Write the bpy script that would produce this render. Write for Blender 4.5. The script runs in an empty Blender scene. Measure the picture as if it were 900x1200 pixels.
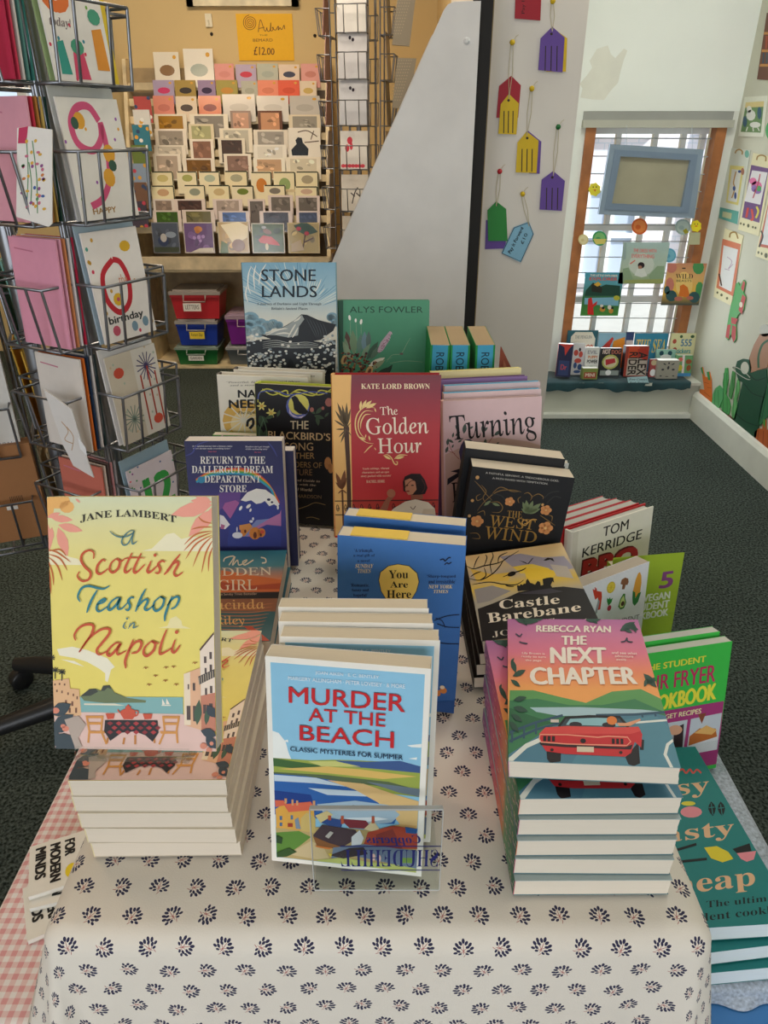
import bpy, bmesh, math, random
from mathutils import Vector, Matrix
R = math.radians
rnd = random.Random(7)
sc = bpy.context.scene
COL = sc.collection
# ---------------------------------------------------------------- camera, world, light, exposure
HC = 1.273
cam = bpy.data.cameras.new('camera'); cam.sensor_fit = 'HORIZONTAL'; cam.sensor_width = 36.0
cam.lens = 36.0*832/900; cam.clip_start = .02; cam.clip_end = 60
camo = bpy.data.objects.new('camera', cam); COL.objects.link(camo)
camo.location = (0, 0, HC); camo.rotation_euler = (R(90-28), 0, 0)
sc.camera = camo
sc.view_settings.view_transform = 'Standard'; sc.view_settings.look = 'None'
sc.view_settings.gamma = 1; sc.view_settings.use_curve_mapping = False
sc.view_settings.exposure = 0.12
sc.cycles.transparent_max_bounces = 32
w = bpy.data.worlds.new('sky'); sc.world = w; w.use_nodes = True
bg = w.node_tree.nodes['Background']; bg.inputs[0].default_value = (.72, .84, 1, 1); bg.inputs[1].default_value = 1.1
def area(name, loc, rot, sx, sy, power, col, spread=180):
    l = bpy.data.lights.new(name, 'AREA'); l.shape = 'RECTANGLE'; l.size = sx; l.size_y = sy; l.energy = power; l.color = col
    l.spread = R(spread)
    o = bpy.data.objects.new(name, l); o.location = loc; o.rotation_euler = rot; COL.objects.link(o); return o
sl = bpy.data.lights.new('sun', 'SUN'); sl.energy = 7; sl.angle = R(3); sl.color = (1, .97, .92)
so = bpy.data.objects.new('sun', sl); so.rotation_euler = (R(50), 0, R(62)); COL.objects.link(so)
area('shop_window_light', (-.6, -2.3, 1.3), (R(89), 0, R(-6)), 3.4, 1.2, 44, (.95, .97, 1))
area('added_panel_light', (.2, .9, 2.54), (0, 0, 0), 1.2, .6, 3, (1, .80, .60))  # unseen panel, added to warm the light over the table
area('added_panel_light', (.95, 2.35, 2.54), (0, 0, 0), .6, .6, 11, (.95, 1, .96))  # unseen panel, added to brighten the alcove
area('unseen_warm_light', (-.85, 3.3, 2.54), (0, 0, 0), .7, .5, 27, (1, .84, .64))
area('unseen_warm_light', (-1.5, 1.5, 2.54), (0, 0, 0), .7, .5, 9, (1, .70, .42))  # added out of view to tint the left carpet warm
area('window_daylight', (1.05, 3.55, .8), (R(-90), 0, 0), .8, 1.0, 6, (.85, .93, 1))
# ---------------------------------------------------------------- helpers
def lin(c):
    return c/12.92 if c <= .04045 else ((c+.055)/1.055)**2.4
GAIN = 1.0
def H(s, g=None):
    s = s.lstrip('#'); g = GAIN if g is None else g
    return tuple(min(.95, lin(int(s[i:i+2], 16)/255)*g) for i in (0, 2, 4))
def at(x, y, D=None, z=None):
    s, c = math.sin(R(28)), math.cos(R(28)); u = (x-450)/832; v = (y-600)/832
    d = Vector((u, c-v*s, -s-v*c)); k = D/d.y if D is not None else (z-HC)/d.z
    return d*k+Vector((0, 0, HC))
def RM(lean=0, yaw=0, roll=0):
    return Matrix.Rotation(R(yaw), 4, 'Z') @ Matrix.Rotation(R(-lean), 4, 'X') @ Matrix.Rotation(R(roll), 4, 'Y')
def pose(x, y, z, lean=0, yaw=0, roll=0):
    return Matrix.Translation((x, y, z)) @ RM(lean, yaw, roll)
MATS = {}
def mat(name, col=None, rough=.6, metal=0, attr=False, bump=None, noise=None, coat=0, trans=0, spec=.5, emis=None, sheen=0):
    if name in MATS: return MATS[name]
    m = bpy.data.materials.new(name); m.use_nodes = True; nt = m.node_tree; b = nt.nodes['Principled BSDF']
    b.inputs['Roughness'].default_value = rough; b.inputs['Metallic'].default_value = metal
    b.inputs['Coat Weight'].default_value = coat; b.inputs['Coat Roughness'].default_value = .12
    b.inputs['Transmission Weight'].default_value = trans; b.inputs['Specular IOR Level'].default_value = spec
    b.inputs['Sheen Weight'].default_value = sheen
    N, L = nt.nodes, nt.links
    if attr:
        a = N.new('ShaderNodeAttribute'); a.attribute_name = 'Col'; src = a.outputs['Color']
    else:
        a = N.new('ShaderNodeRGB'); a.outputs[0].default_value = (*col, 1); src = a.outputs[0]
    if noise:                                   # (scale, amount)
        tc = N.new('ShaderNodeTexCoord'); n = N.new('ShaderNodeTexNoise'); n.inputs['Scale'].default_value = noise[0]; n.inputs['Detail'].default_value = 6
        L.new(tc.outputs['Object'], n.inputs['Vector'])
        mr = N.new('ShaderNodeMapRange'); mr.inputs[1].default_value = .3; mr.inputs[2].default_value = .7
        mr.inputs[3].default_value = 1-noise[1]; mr.inputs[4].default_value = 1+noise[1]; L.new(n.outputs[0], mr.inputs[0])
        mx = N.new('ShaderNodeVectorMath'); mx.operation = 'SCALE'; L.new(src, mx.inputs[0]); L.new(mr.outputs[0], mx.inputs['Scale']); src = mx.outputs[0]
    L.new(src, b.inputs['Base Color'])
    if bump:                                    # (scale, strength, stretch)
        tc = N.new('ShaderNodeTexCoord'); mp = N.new('ShaderNodeMapping'); mp.inputs['Scale'].default_value = bump[2] if len(bump) > 2 else (1, 1, 1)
        n = N.new('ShaderNodeTexNoise'); n.inputs['Scale'].default_value = bump[0]; n.inputs['Detail'].default_value = 4
        L.new(tc.outputs['Object'], mp.inputs[0]); L.new(mp.outputs[0], n.inputs['Vector'])
        bp = N.new('ShaderNodeBump'); bp.inputs['Strength'].default_value = bump[1]; bp.inputs['Distance'].default_value = .002
        L.new(n.outputs[0], bp.inputs['Height']); L.new(bp.outputs[0], b.inputs['Normal'])
    if emis:
        b.inputs['Emission Color'].default_value = (*emis[0], 1); b.inputs['Emission Strength'].default_value = emis[1]
    MATS[name] = m; return m
M_print = mat('printed_card', attr=True, rough=.5, spec=.28, noise=(60, .02))
M_matte = mat('matte_paint', attr=True, rough=.75, noise=(9, .05))
M_gloss = mat('cellophane_card', attr=True, rough=.16, coat=.8, bump=(26, .5))
M_wall = mat('wall_plaster', attr=True, rough=.85, noise=(2.5, .035), bump=(18, .12))
M_wire = mat('chromed_wire', (.23, .24, .26), rough=.32, metal=.85, noise=(30, .2))
M_tube = mat('steel_tube', (.30, .31, .33), rough=.35, metal=.8, bump=(60, .15, (1, 1, .05)))
M_blk = mat('black_plastic', (.012, .012, .013), rough=.4, bump=(80, .15))
M_wood = mat('varnished_wood', attr=True, rough=.45, noise=(14, .22), bump=(30, .3, (1, 1, .1)))
def acrylic():
    m = bpy.data.materials.new('clear_acrylic'); m.use_nodes = True; N = m.node_tree.nodes; L = m.node_tree.links; N.clear()
    o = N.new('ShaderNodeOutputMaterial'); t = N.new('ShaderNodeBsdfTransparent'); t.inputs[0].default_value = (.95, .965, .96, 1)
    g = N.new('ShaderNodeBsdfGlossy'); g.inputs[1].default_value = .04; mx = N.new('ShaderNodeMixShader'); f = N.new('ShaderNodeLayerWeight'); f.inputs[0].default_value = .12
    k_ = N.new('ShaderNodeMath'); k_.operation = 'MULTIPLY'; k_.inputs[1].default_value = .35; L.new(f.outputs[0], k_.inputs[0]); L.new(k_.outputs[0], mx.inputs[0]); L.new(t.outputs[0], mx.inputs[1]); L.new(g.outputs[0], mx.inputs[2]); L.new(mx.outputs[0], o.inputs[0]); return m
M_acr = acrylic()
def pagemat():
    m = mat('page_edges', attr=True, rough=.9); nt = m.node_tree; N, L = nt.nodes, nt.links; b = N['Principled BSDF']
    tc = N.new('ShaderNodeTexCoord'); mp = N.new('ShaderNodeMapping'); mp.inputs['Scale'].default_value = (6, 2600, 6)
    n = N.new('ShaderNodeTexNoise'); n.inputs['Scale'].default_value = 1; n.inputs['Detail'].default_value = 2
    L.new(tc.outputs['Object'], mp.inputs[0]); L.new(mp.outputs[0], n.inputs['Vector'])
    mr = N.new('ShaderNodeMapRange'); mr.inputs[3].default_value = .9; mr.inputs[4].default_value = 1.06; L.new(n.outputs[0], mr.inputs[0])
    mx = N.new('ShaderNodeVectorMath'); mx.operation = 'SCALE'
    a = [k for k in N if k.type == 'ATTRIBUTE'][0]
    L.new(a.outputs['Color'], mx.inputs[0]); L.new(mr.outputs[0], mx.inputs['Scale']); L.new(mx.outputs[0], b.inputs['Base Color'])
    bp = N.new('ShaderNodeBump'); bp.inputs['Strength'].default_value = .35; bp.inputs['Distance'].default_value = .0004
    L.new(n.outputs[0], bp.inputs['Height']); L.new(bp.outputs[0], b.inputs['Normal']); return m
M_page = pagemat()
class G:
    """collects coloured faces, then links them as ONE mesh object"""
    def __init__(s): s.v = []; s.f = []; s.c = []; s.xf = None; s.col = (.5, .5, .5); s.sm = []
    def add(s, vs, fs, col=None, smooth=False):
        n = len(s.v)
        s.v += [tuple(s.xf @ Vector(p)) if s.xf else tuple(p) for p in vs]
        for k, f in enumerate(fs):
            s.f.append([i+n for i in f]); s.sm.append(smooth)
            c = col or s.col
            s.c.append(c if not isinstance(c, list) else [c[i] for i in f])
        return s
    def box(s, x0, x1, y0, y1, z0, z1, col=None):
        return s.add([(x, y, z) for x in (x0, x1) for y in (y0, y1) for z in (z0, z1)],
                     [(0, 1, 3, 2), (4, 6, 7, 5), (0, 4, 5, 1), (2, 3, 7, 6), (0, 2, 6, 4), (1, 5, 7, 3)], col)
    def prism(s, pts, n, col=None):             # pts: 3D polygon, n: extrusion vector
        k = len(pts); n = Vector(n); b = [Vector(p)+n for p in pts]
        return s.add([Vector(p) for p in pts]+b, [list(range(k))[::-1], list(range(k, 2*k))]+[(i, (i+1) % k, k+(i+1) % k, k+i) for i in range(k)], col)
    def tube(s, pts, r, n=6, col=None, closed=False):
        pts = [Vector(p) for p in pts]; V = []; F = []; K = len(pts); rr = r if isinstance(r, (list, tuple)) else [r]*K
        up = Vector((.13, .27, .95))
        for i, p in enumerate(pts):
            a = pts[i-1] if (i > 0 or closed) else p; b = pts[(i+1) % K] if (i < K-1 or closed) else p
            d = (b-a).normalized(); e = d.cross(up)
            if e.length < .05: e = d.cross(Vector((1, 0, 0)))
            e.normalize(); g = d.cross(e)
            V += [p+(e*math.cos(2*math.pi*j/n)+g*math.sin(2*math.pi*j/n))*rr[i] for j in range(n)]
        for i in range(K if closed else K-1):
            q = (i+1) % K
            F += [(i*n+j, i*n+(j+1) % n, q*n+(j+1) % n, q*n+j) for j in range(n)]
        s.add(V, F, col, True)
        if not closed: s.add(V[:n], [list(range(n))[::-1]], col); s.add(V[-n:], [list(range(n))], col)
        return s
    def lathe(s, prof, cx=0, cy=0, n=20, col=None):
        V = [(cx+r*math.cos(2*math.pi*j/n), cy+r*math.sin(2*math.pi*j/n), z) for r, z in prof for j in range(n)]
        F = [(i*n+j, i*n+(j+1) % n, (i+1)*n+(j+1) % n, (i+1)*n+j) for i in range(len(prof)-1) for j in range(n)]
        s.add(V, F, col, True); return s
    def mesh(s, name, mats):
        me = bpy.data.meshes.new(name); me.from_pydata(s.v, [], s.f)
        a = me.color_attributes.new('Col', 'FLOAT_COLOR', 'CORNER'); buf = []
        for f, c in zip(s.f, s.c):
            if isinstance(c, list):
                for q in c: buf += (*q, 1)
            else: buf += (*c, 1)*len(f)
        a.data.foreach_set('color', buf)
        me.polygons.foreach_set('use_smooth', s.sm)
        for m in (mats if isinstance(mats, list) else [mats]): me.materials.append(m)
        me.update(); return me
    def build(s, name, mats, parent=None):
        return link(name, s.mesh(name, mats), parent)
def link(name, me, parent=None, M=None):
    o = bpy.data.objects.new(name, me); COL.objects.link(o)
    if parent: o.parent = parent
    if M is not None: o.matrix_local = M if parent else M
    return o
def tag(o, label, cat, group=None, kind=None):
    if label: o['label'] = label
    if cat: o['category'] = cat
    if group: o['group'] = group
    if kind: o['kind'] = kind
    return o
def struct(o): o['kind'] = 'structure'; return o
def thing(name, label, cat, M, group=None):
    o = bpy.data.objects.new(name, None); COL.objects.link(o); o.empty_display_size = .02; o.matrix_world = M
    return tag(o, label, cat, group)
KIDS = {}
def kid(par, o): KIDS.setdefault(par.name, []).append(o); return o
# ---------------------------------------------------------------- lettering: glyph outlines of the built-in font
tmp = bpy.data.scenes.new('lettering')
STY2 = ('serif', 'ital', 'roman', 'thin', 'fine'); STY = {'serif': (0x1D400, 0x1D41A, 0x1D7CE)}
TC = {}; FONT = {}
def load_style(style, chars):
    """outlines and advance widths of the given characters of one lettering style"""
    chars = 'H'+''.join(c for c in chars if c != 'H')+' '; SF = style in ('serif', 'roman', 'ital', 'thin')
    def mp(ch):
        if style == 'fine': return '\u210e' if ch == 'h' else chr(0x1D434+ord(ch)-65) if 'A' <= ch <= 'Z' else chr(0x1D44E+ord(ch)-97) if 'a' <= ch <= 'z' else ch
        if SF:
            U, Lo, Dg = STY['serif']
            if 'A' <= ch <= 'Z': return chr(U+ord(ch)-65)
            if 'a' <= ch <= 'z': return chr(Lo+ord(ch)-97)
            if '0' <= ch <= '9': return chr(Dg+ord(ch)-48)
        return ch
    c = bpy.data.curves.new('lettering', 'FONT'); c.resolution_u = 3; c.size = 1; c.space_line = 4
    c.shear = {'ital': .22, 'fine': -.28}.get(style, 0); c.offset = {'roman': -.007, 'thin': -.0125, 'fine': .003}.get(style, 0)
    c.body = '\n'.join(x for ch in chars for x in (mp(ch), mp(ch)+mp('H')*2))
    o = bpy.data.objects.new('lettering', c); tmp.collection.objects.link(o); vl = tmp.view_layers[0]; vl.update()
    me = bpy.data.meshes.new_from_object(o.evaluated_get(vl.depsgraph)); V = [v.co for v in me.vertices]; L = {}
    for p in me.polygons:
        ln = round(-(V[p.vertices[0]].y-.3)/4); L.setdefault(ln, []).append(tuple(p.vertices))
    out = {}
    def isl(fs): return min(V[i].x for f in fs for i in f), max(V[i].x for f in fs for i in f)
    for n, ch in enumerate(chars):
        A, B = L.get(2*n, []), L.get(2*n+1, [])
        mx = max(V[i].x for f in B for i in f); gl = isl(A)[1] if A else 0
        ids = sorted({i for f in A for i in f}); ix = {i: j for j, i in enumerate(ids)}; y0 = -4*2*n
        out[ch] = [[(V[i].x, V[i].y-y0) for i in ids], [tuple(ix[i] for i in f) for f in A], mx]
    hh = out['H'][2]; hr = max(p[0] for p in out['H'][0]); adv = (hh-hr)/2     # H H H: two advances past the first
    for ch in out: out[ch][2] = max(.05, out[ch][2]-adv-hr)
    bpy.data.objects.remove(o); bpy.data.meshes.remove(me); bpy.data.curves.remove(c); FONT.setdefault(style, {}).update(out)
def glyphs(s, style):
    k = (s, style)
    if k in TC: return TC[k]
    miss = ''.join(sorted({c for c in s if c not in FONT.get(style, {})}))
    if miss: load_style(style, miss)
    V, F, x = [], [], 0
    for ch in s:
        g_ = FONT[style][ch]; n = len(V)
        V += [(a+x, b) for a, b in g_[0]]; F += [tuple(i+n for i in f) for f in g_[1]]; x += g_[2]
    x0 = min(v[0] for v in V); x1 = max(v[0] for v in V); y0 = min(v[1] for v in V); y1 = max(v[1] for v in V)
    V = [((a-x0)/(x1-x0), (b-y0)/(y1-y0)) for a, b in V]
    TC[k] = (V, F, (x1-x0)/(y1-y0)); return TC[k]
def homog(q):                                   # photo quad TL TR BR BL -> (u, v) with v down
    (x0, y0), (x1, y1), (x2, y2), (x3, y3) = q
    dx1, dx2, sx = x1-x2, x3-x2, x0-x1+x2-x3; dy1, dy2, sy = y1-y2, y3-y2, y0-y1+y2-y3
    D = dx1*dy2-dx2*dy1; g = (sx*dy2-dx2*sy)/D; h = (dx1*sy-sx*dy1)/D
    return Matrix(((x1-x0+g*x1, x3-x0+h*x3, x0), (y1-y0+g*y1, y3-y0+h*y3, y0), (g, h, 1))).inverted()
class Art:
    """flat print: coloured outlines laid on a rectangle w x h; coordinates are 0..1 (v down), or traced coordinates of a flat cover"""
    def __init__(s, w, h, quad=None, org=(0, 0), k=1, eps=2.2e-5):
        s.w, s.h = w, h; s.Hm = homog(quad) if quad else None; s.org = org; s.k = k; s.L = 1; s.g = G(); s.eps = eps; s.uv = quad is None
    def ref(s, org, k): s.org, s.k = org, k; return s
    def m(s, p):
        if s.uv: return (p[0]*s.w, (1-p[1])*s.h)
        q = s.Hm @ Vector((s.org[0]+p[0]/s.k, s.org[1]+p[1]/s.k, 1)); return (q.x/q.z*s.w, (1-q.y/q.z)*s.h)
    def U(s): s.uv = True; return s
    def P(s): s.uv = False; return s
    def clip(s, P):
        for ax, lim, sg in ((0, 0, 1), (0, s.w, -1), (1, 0, 1), (1, s.h, -1)):
            out = []
            for i in range(len(P)):
                a, b = P[i-1], P[i]; ia = (a[ax]-lim)*sg >= 0; ib = (b[ax]-lim)*sg >= 0
                if ia != ib:
                    t = (lim-a[ax])/(b[ax]-a[ax]); out.append((a[0]+(b[0]-a[0])*t, a[1]+(b[1]-a[1])*t))
                if ib: out.append(b)
            P = out
            if len(P) < 3: return []
        return P
    def raw(s, P, col):
        P = s.clip(P)
        Q = [p for i, p in enumerate(P) if abs(p[0]-P[i-1][0])+abs(p[1]-P[i-1][1]) > 1e-6]
        if len(Q) < 3: return
        a = sum(Q[i-1][0]*Q[i][1]-Q[i][0]*Q[i-1][1] for i in range(len(Q)))
        if a < 0: Q = Q[::-1]
        c = [col(x/s.w, 1-y/s.h) for x, y in Q] if callable(col) else col
        s.g.add([(x-s.w/2, -s.L*s.eps, y) for x, y in Q], [tuple(range(len(Q)))], c)
    def poly(s, pts, col, nl=True):
        s.raw([s.m(p) for p in pts], H(col) if isinstance(col, str) else col); s.L += nl; return s
    def polys(s, lst, col):
        for p in lst: s.poly(p, col, False)
        s.L += 1; return s
    def rect(s, x0, y0, x1, y1, col): return s.poly([(x0, y0), (x1, y0), (x1, y1), (x0, y1)], col)
    def rects(s, lst, col): return s.polys([[(a, b), (c, b), (c, d), (a, d)] for a, b, c, d in lst], col)
    def grad(s, stops, box=(0, 0, 1, 1)):       # vertical gradient in 0..1 coordinates
        u = s.uv; s.uv = True; x0, y0, x1, y1 = box
        for (a, ca), (b, cb) in zip(stops, stops[1:]):
            A, B = H(ca), H(cb); ya, yb = y0+(y1-y0)*a, y0+(y1-y0)*b
            pa, pb = (1-ya)*s.h, (1-yb)*s.h
            s.g.add([(x0*s.w-s.w/2, -s.L*s.eps, pb), (x1*s.w-s.w/2, -s.L*s.eps, pb), (x1*s.w-s.w/2, -s.L*s.eps, pa), (x0*s.w-s.w/2, -s.L*s.eps, pa)], [(0, 1, 2, 3)], [B, B, A, A])
        s.L += 1; s.uv = u; return s
    def ell(s, cx, cy, rx, ry, col, ang=0, n=14, nl=True):
        c, d = math.cos(R(ang)), math.sin(R(ang))
        return s.poly([(cx+rx*math.cos(t)*c-ry*math.sin(t)*d, cy+rx*math.cos(t)*d+ry*math.sin(t)*c) for t in [2*math.pi*i/n for i in range(n)]], col, nl)
    def ells(s, lst, col, n=10):
        for e in lst: s.ell(*e[:4], col, *(e[4:5]), n=n, nl=False)
        s.L += 1; return s
    def leaf(s, x0, y0, x1, y1, wd, col, nl=True):
        dx, dy = x1-x0, y1-y0
        P = [(x0+dx*t-dy*wd*o, y0+dy*t+dx*wd*o) for t, o in ((0, 0), (.25, .38), (.5, .5), (.75, .34), (1, 0), (.75, -.34), (.5, -.5), (.25, -.38))]
        return s.poly(P, col, nl)
    def line(s, pts, wd, col, smooth=True, taper=0, nl=True):
        if smooth and len(pts) > 2:
            Q = []; P = [pts[0]]+list(pts)+[pts[-1]]
            for i in range(1, len(P)-2):
                p0, p1, p2, p3 = P[i-1:i+3]
                for k in range(6):
                    t = k/6; Q.append(tuple(.5*(2*p1[a]+(p2[a]-p0[a])*t+(2*p0[a]-5*p1[a]+4*p2[a]-p3[a])*t*t+(3*p1[a]-p0[a]-3*p2[a]+p3[a])*t**3) for a in (0, 1)))
            Q.append(tuple(pts[-1]))
        else: Q = [tuple(p) for p in pts]
        n = len(Q); Lf = []; Rt = []
        for i, p in enumerate(Q):
            a = Q[max(0, i-1)]; b = Q[min(n-1, i+1)]; dx, dy = b[0]-a[0], b[1]-a[1]; l = math.hypot(dx, dy) or 1
            t = i/(n-1); q = wd*(1-taper*abs(2*t-1)**2)/2 if taper <= 1 else wd*(1-t*(taper-1))/2
            if s.uv: ar = s.h/s.w; dy2 = dy*ar; l = math.hypot(dx, dy2) or 1; Lf.append((p[0]-dy2/l*q, p[1]+dx/l*q/ar)); Rt.append((p[0]+dy2/l*q, p[1]-dx/l*q/ar))
            else: Lf.append((p[0]-dy/l*q, p[1]+dx/l*q)); Rt.append((p[0]+dy/l*q, p[1]-dx/l*q))
        c = H(col) if isinstance(col, str) else col
        for i in range(n-1): s.raw([s.m(q) for q in (Lf[i], Lf[i+1], Rt[i+1], Rt[i])], c)
        s.L += nl; return s
    def lines(s, lst, wd, col, **k):
        for p in lst: s.line(p, wd, col, nl=False, **k)
        s.L += 1; return s
    def text(s, t, q, col, style='sans', fx=None):   # q: (x0,y0,x1,y1) or four corners TL TR BR BL
        if len(q) == 4 and not isinstance(q[0], tuple): x0, y0, x1, y1 = q; q = [(x0, y0), (x1, y0), (x1, y1), (x0, y1)]
        V, F, ar = glyphs(t, style if style in STY2 else 'sans'); c = H(col) if isinstance(col, str) else col; out = []
        for a, b in V:
            if fx: a, b = fx(a, b)
            b = 1-b; x = (1-a)*(1-b)*q[0][0]+a*(1-b)*q[1][0]+a*b*q[2][0]+(1-a)*b*q[3][0]
            y = (1-a)*(1-b)*q[0][1]+a*(1-b)*q[1][1]+a*b*q[2][1]+(1-a)*b*q[3][1]
            X, Y = s.m((x, y)); out.append((X-s.w/2, -s.L*s.eps, Y))
        hh = max(p[2] for p in out)-min(p[2] for p in out); ww = max(p[0] for p in out)-min(p[0] for p in out); e = min(hh, ww)
        for dx, dz in {'semi': ((-.018, 0), (.018, 0)), 'bold': ((-.04, -.02), (.04, -.02), (0, .02)), 'heavy': ((-.07, -.035), (.07, -.035), (-.07, .035), (.07, .035), (0, 0))}.get(style, ((0, 0),)): s.g.add([(p[0]+dx*e, -s.L*s.eps, p[2]+dz*e) for p in out], F, c); s.L += 1
        return s
    def mesh(s, name='cover_print', m=None): return s.g.mesh(name, m or M_print)
# ---------------------------------------------------------------- a book: cover (print), pages; front cover at local y=0 facing -y
CREAM = 'dfd0b9'
def book(name, label, w, h, t, M, cover, art=None, spine=None, hard=False, page=CREAM, group=None, spine_art=None, back=None, ov=None):
    r = thing(name, label, 'book', M, group)
    e = .0022 if hard else .0005; ov = (.003 if hard else 0) if ov is None else ov
    g = G(); cf, cs, cb = H(cover), H(spine or cover), H(back or cover)
    if hard:
        x0, x1 = -w/2, w/2
        g.box(x0, x1, 0, e, 0, h, cf); g.box(x0, x1, t-e, t, 0, h, cb)
        pr = [(x0, 0), (x0-.0018, t*.15), (x0-.0026, t*.5), (x0-.0018, t*.85), (x0, t), (x0+e, t-e), (x0+e, e)]
        g.prism([(a, b, 0) for a, b in pr], (0, 0, h), cs)
    else:
        x0, x1 = -w/2, w/2
        g.box(x0, x1, 0, e, 0, h, cf); g.box(x0, x1, t-e, t, 0, h, cb); g.box(x0, x0+e, e, t-e, 0, h, cs)
    c = kid(r, g.build('cover', M_print, r))
    if art: kid(c, link('cover_print', art if isinstance(art, bpy.types.Mesh) else art.mesh(), c))
    if spine_art: kid(c, link('spine_print', spine_art, c, Matrix.Translation((-w/2-.0002-(.0026 if hard else 0), t/2, 0)) @ Matrix.Rotation(R(-90), 4, 'Z')))
    g = G(); pc = H(page); d = .0008; n = 6
    # page block: fore edge very slightly curved, sheets a little uneven
    X1 = x1-ov-d; prof = [(x0+e, e)]
    for i in range(n+1):
        k = i/n; prof.append((X1+(rnd.random()-.5)*.0006-(.0022*math.sin(math.pi*k) if hard else 0), e+(t-2*e)*k))
    prof.append((x0+e, t-e)); g.prism([(a, b, ov+d*.5) for a, b in prof], (0, 0, h-2*ov-d), pc)
    kid(r, g.build('pages', M_page, r))
    return r
# ---------------------------------------------------------------- cover prints
def art_scottish():
    a = Art(.129, .198, [(54, 583), (250, 581), (251, 880), (67, 877)])
    a.grad([(0, 'd9dcb8'), (.12, 'e6dc9c'), (.3, 'eedd7d'), (.72, 'efdb6e'), (1, 'efdb6e')])
    a.P().ref((50, 570), 3.427)
    a.poly([(400, 265), (440, 255), (470, 225), (500, 195), (530, 190), (560, 215), (600, 205), (690, 210), (690, 265)], 'f3e9c4')
    a.poly([(20, 265), (60, 262), (100, 290), (140, 300), (160, 325), (20, 325)], 'f3e9c4')
    a.poly([(465, 578), (500, 570), (512, 540), (535, 530), (556, 548), (560, 568), (595, 580)], 'f1e3a8')
    for p in [[(60, 665), (120, 655), (180, 668), (260, 700), (290, 735), (275, 745), (262, 795), (252, 790), (252, 760), (225, 740), (180, 715), (130, 700), (70, 690)], [(75, 705), (130, 712), (170, 735), (120, 720)]]: a.poly(p, 'f4ecd2')
    # foliage at the corners
    a.ells([(60, 60, 48, 34), (95, 85, 30, 26)], 'efb56a')
    a.polys([[(15, 48), (50, 50), (40, 110), (15, 130)]], 'efb56a')
    for l in [(14, 130, 70, 110), (20, 160, 8, 300), (60, 160, 160, 185), (60, 170, 100, 290), (30, 130, 120, 140), (35, 170, 30, 240), (130, 50, 150, 68)]: a.leaf(*l, .34, 'f0a08c')
    for l in [(690, 60, 600, 55), (690, 70, 520, 115), (688, 90, 590, 205), (688, 80, 660, 170), (680, 50, 620, 40)]: a.leaf(*l, .34, 'f0a08c')
    a.lines([[(20, 262), (60, 275), (115, 315)], [(20, 280), (70, 300), (100, 350)], [(20, 290), (60, 330), (80, 390)], [(20, 300), (40, 360), (45, 410)], [(20, 310), (30, 380), (35, 445)], [(22, 270), (70, 262), (95, 290)]], 7, 'c9703a', taper=1)
    a.lines([[(690, 180), (620, 195), (570, 240)], [(690, 185), (620, 215), (568, 265)], [(690, 195), (620, 235), (575, 300)], [(690, 200), (640, 250), (605, 330)], [(690, 215), (660, 270), (640, 355)], [(690, 240), (672, 290), (668, 350)], [(690, 150), (650, 140), (630, 120)], [(690, 165), (640, 165), (600, 175)]], 7, 'c9703a', taper=1)
    a.text('JANE LAMBERT', (150, 98, 540, 131), '33322a', 'serif', fx=lambda x, y: (x, y-.75*(2*x-1)**2+.1))
    # volcano, sea, terrace
    a.poly([(150, 852), (560, 852), (560, 922), (150, 922)], '86b5b4')
    a.poly([(155, 850), (190, 822), (215, 820), (235, 828), (245, 808), (270, 806), (290, 835), (340, 855), (415, 865), (412, 874), (250, 876), (170, 868)], '6f7c58')
    a.poly([(155, 850), (190, 822), (215, 820), (225, 832), (195, 848)], '41463f').poly([(235, 828), (245, 808), (270, 806), (278, 822), (262, 816), (250, 828)], '41463f')
    a.poly([(170, 878), (290, 878), (330, 886), (170, 884)], 'eadfc6')
    a.polys([[(478, 882), (478, 858), (490, 880)], [(493, 880), (495, 856), (508, 880)]], 'f3ead8').rect(476, 882, 512, 886, 'f3ead8')
    a.poly([(45, 925), (170, 912), (560, 918), (690, 1000), (690, 1070), (50, 1070)], 'e9c4b8')
    # left town
    a.polys([[(42, 790), (110, 780), (115, 820), (150, 822), (160, 925), (42, 930)]], 'e5b78a')
    a.rects([(52, 800, 58, 808), (70, 798, 76, 806), (90, 800, 96, 808), (60, 825, 66, 834), (80, 828, 86, 838), (104, 835, 110, 845), (125, 840, 131, 850), (95, 865, 103, 880), (120, 870, 128, 888), (140, 850, 146, 862), (110, 895, 118, 915), (135, 895, 143, 915)], '7c5340')
    for cx, cy in ((55, 750), (82, 757), (40, 700)):
        a.lines([[(cx, cy), (cx+dx, cy+dy)] for dx, dy in ((-14, -4), (14, -4), (-10, -12), (10, -12), (0, -14), (-12, 6), (12, 6))], 4, '37382f', smooth=False); a.line([(cx, cy), (cx, cy+32)], 4, '37382f', False)
    # right buildings
    a.poly([(565, 760), (630, 735), (632, 980), (565, 960)], 'e8b58f').poly([(565, 760), (590, 752), (590, 960), (565, 960)], 'f2ddc0')
    a.poly([(630, 670), (690, 590), (700, 590), (700, 860), (632, 880)], 'f0dcc8').poly([(632, 845), (700, 830), (700, 985), (632, 980)], 'c98268')
    a.poly([(632, 668), (690, 598), (690, 588), (628, 662)], '5c4338')
    a.rects([(646, 690, 656, 716), (668, 672, 678, 700), (648, 735, 656, 760), (668, 722, 678, 750), (600, 795, 610, 825), (580, 800, 586, 820), (648, 815, 657, 842), (668, 806, 678, 835), (640, 880, 652, 915), (664, 875, 678, 910), (575, 885, 590, 940), (600, 885, 616, 945)], '5a4a46')
    a.poly([(622, 770), (690, 738), (690, 770), (625, 802)], '4a4440')
    a.lines([[(625+i*9, 772-i*4.3), (626+i*9, 800-i*4.3)] for i in range(8)], 2.5, 'c9b49c', smooth=False)
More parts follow.
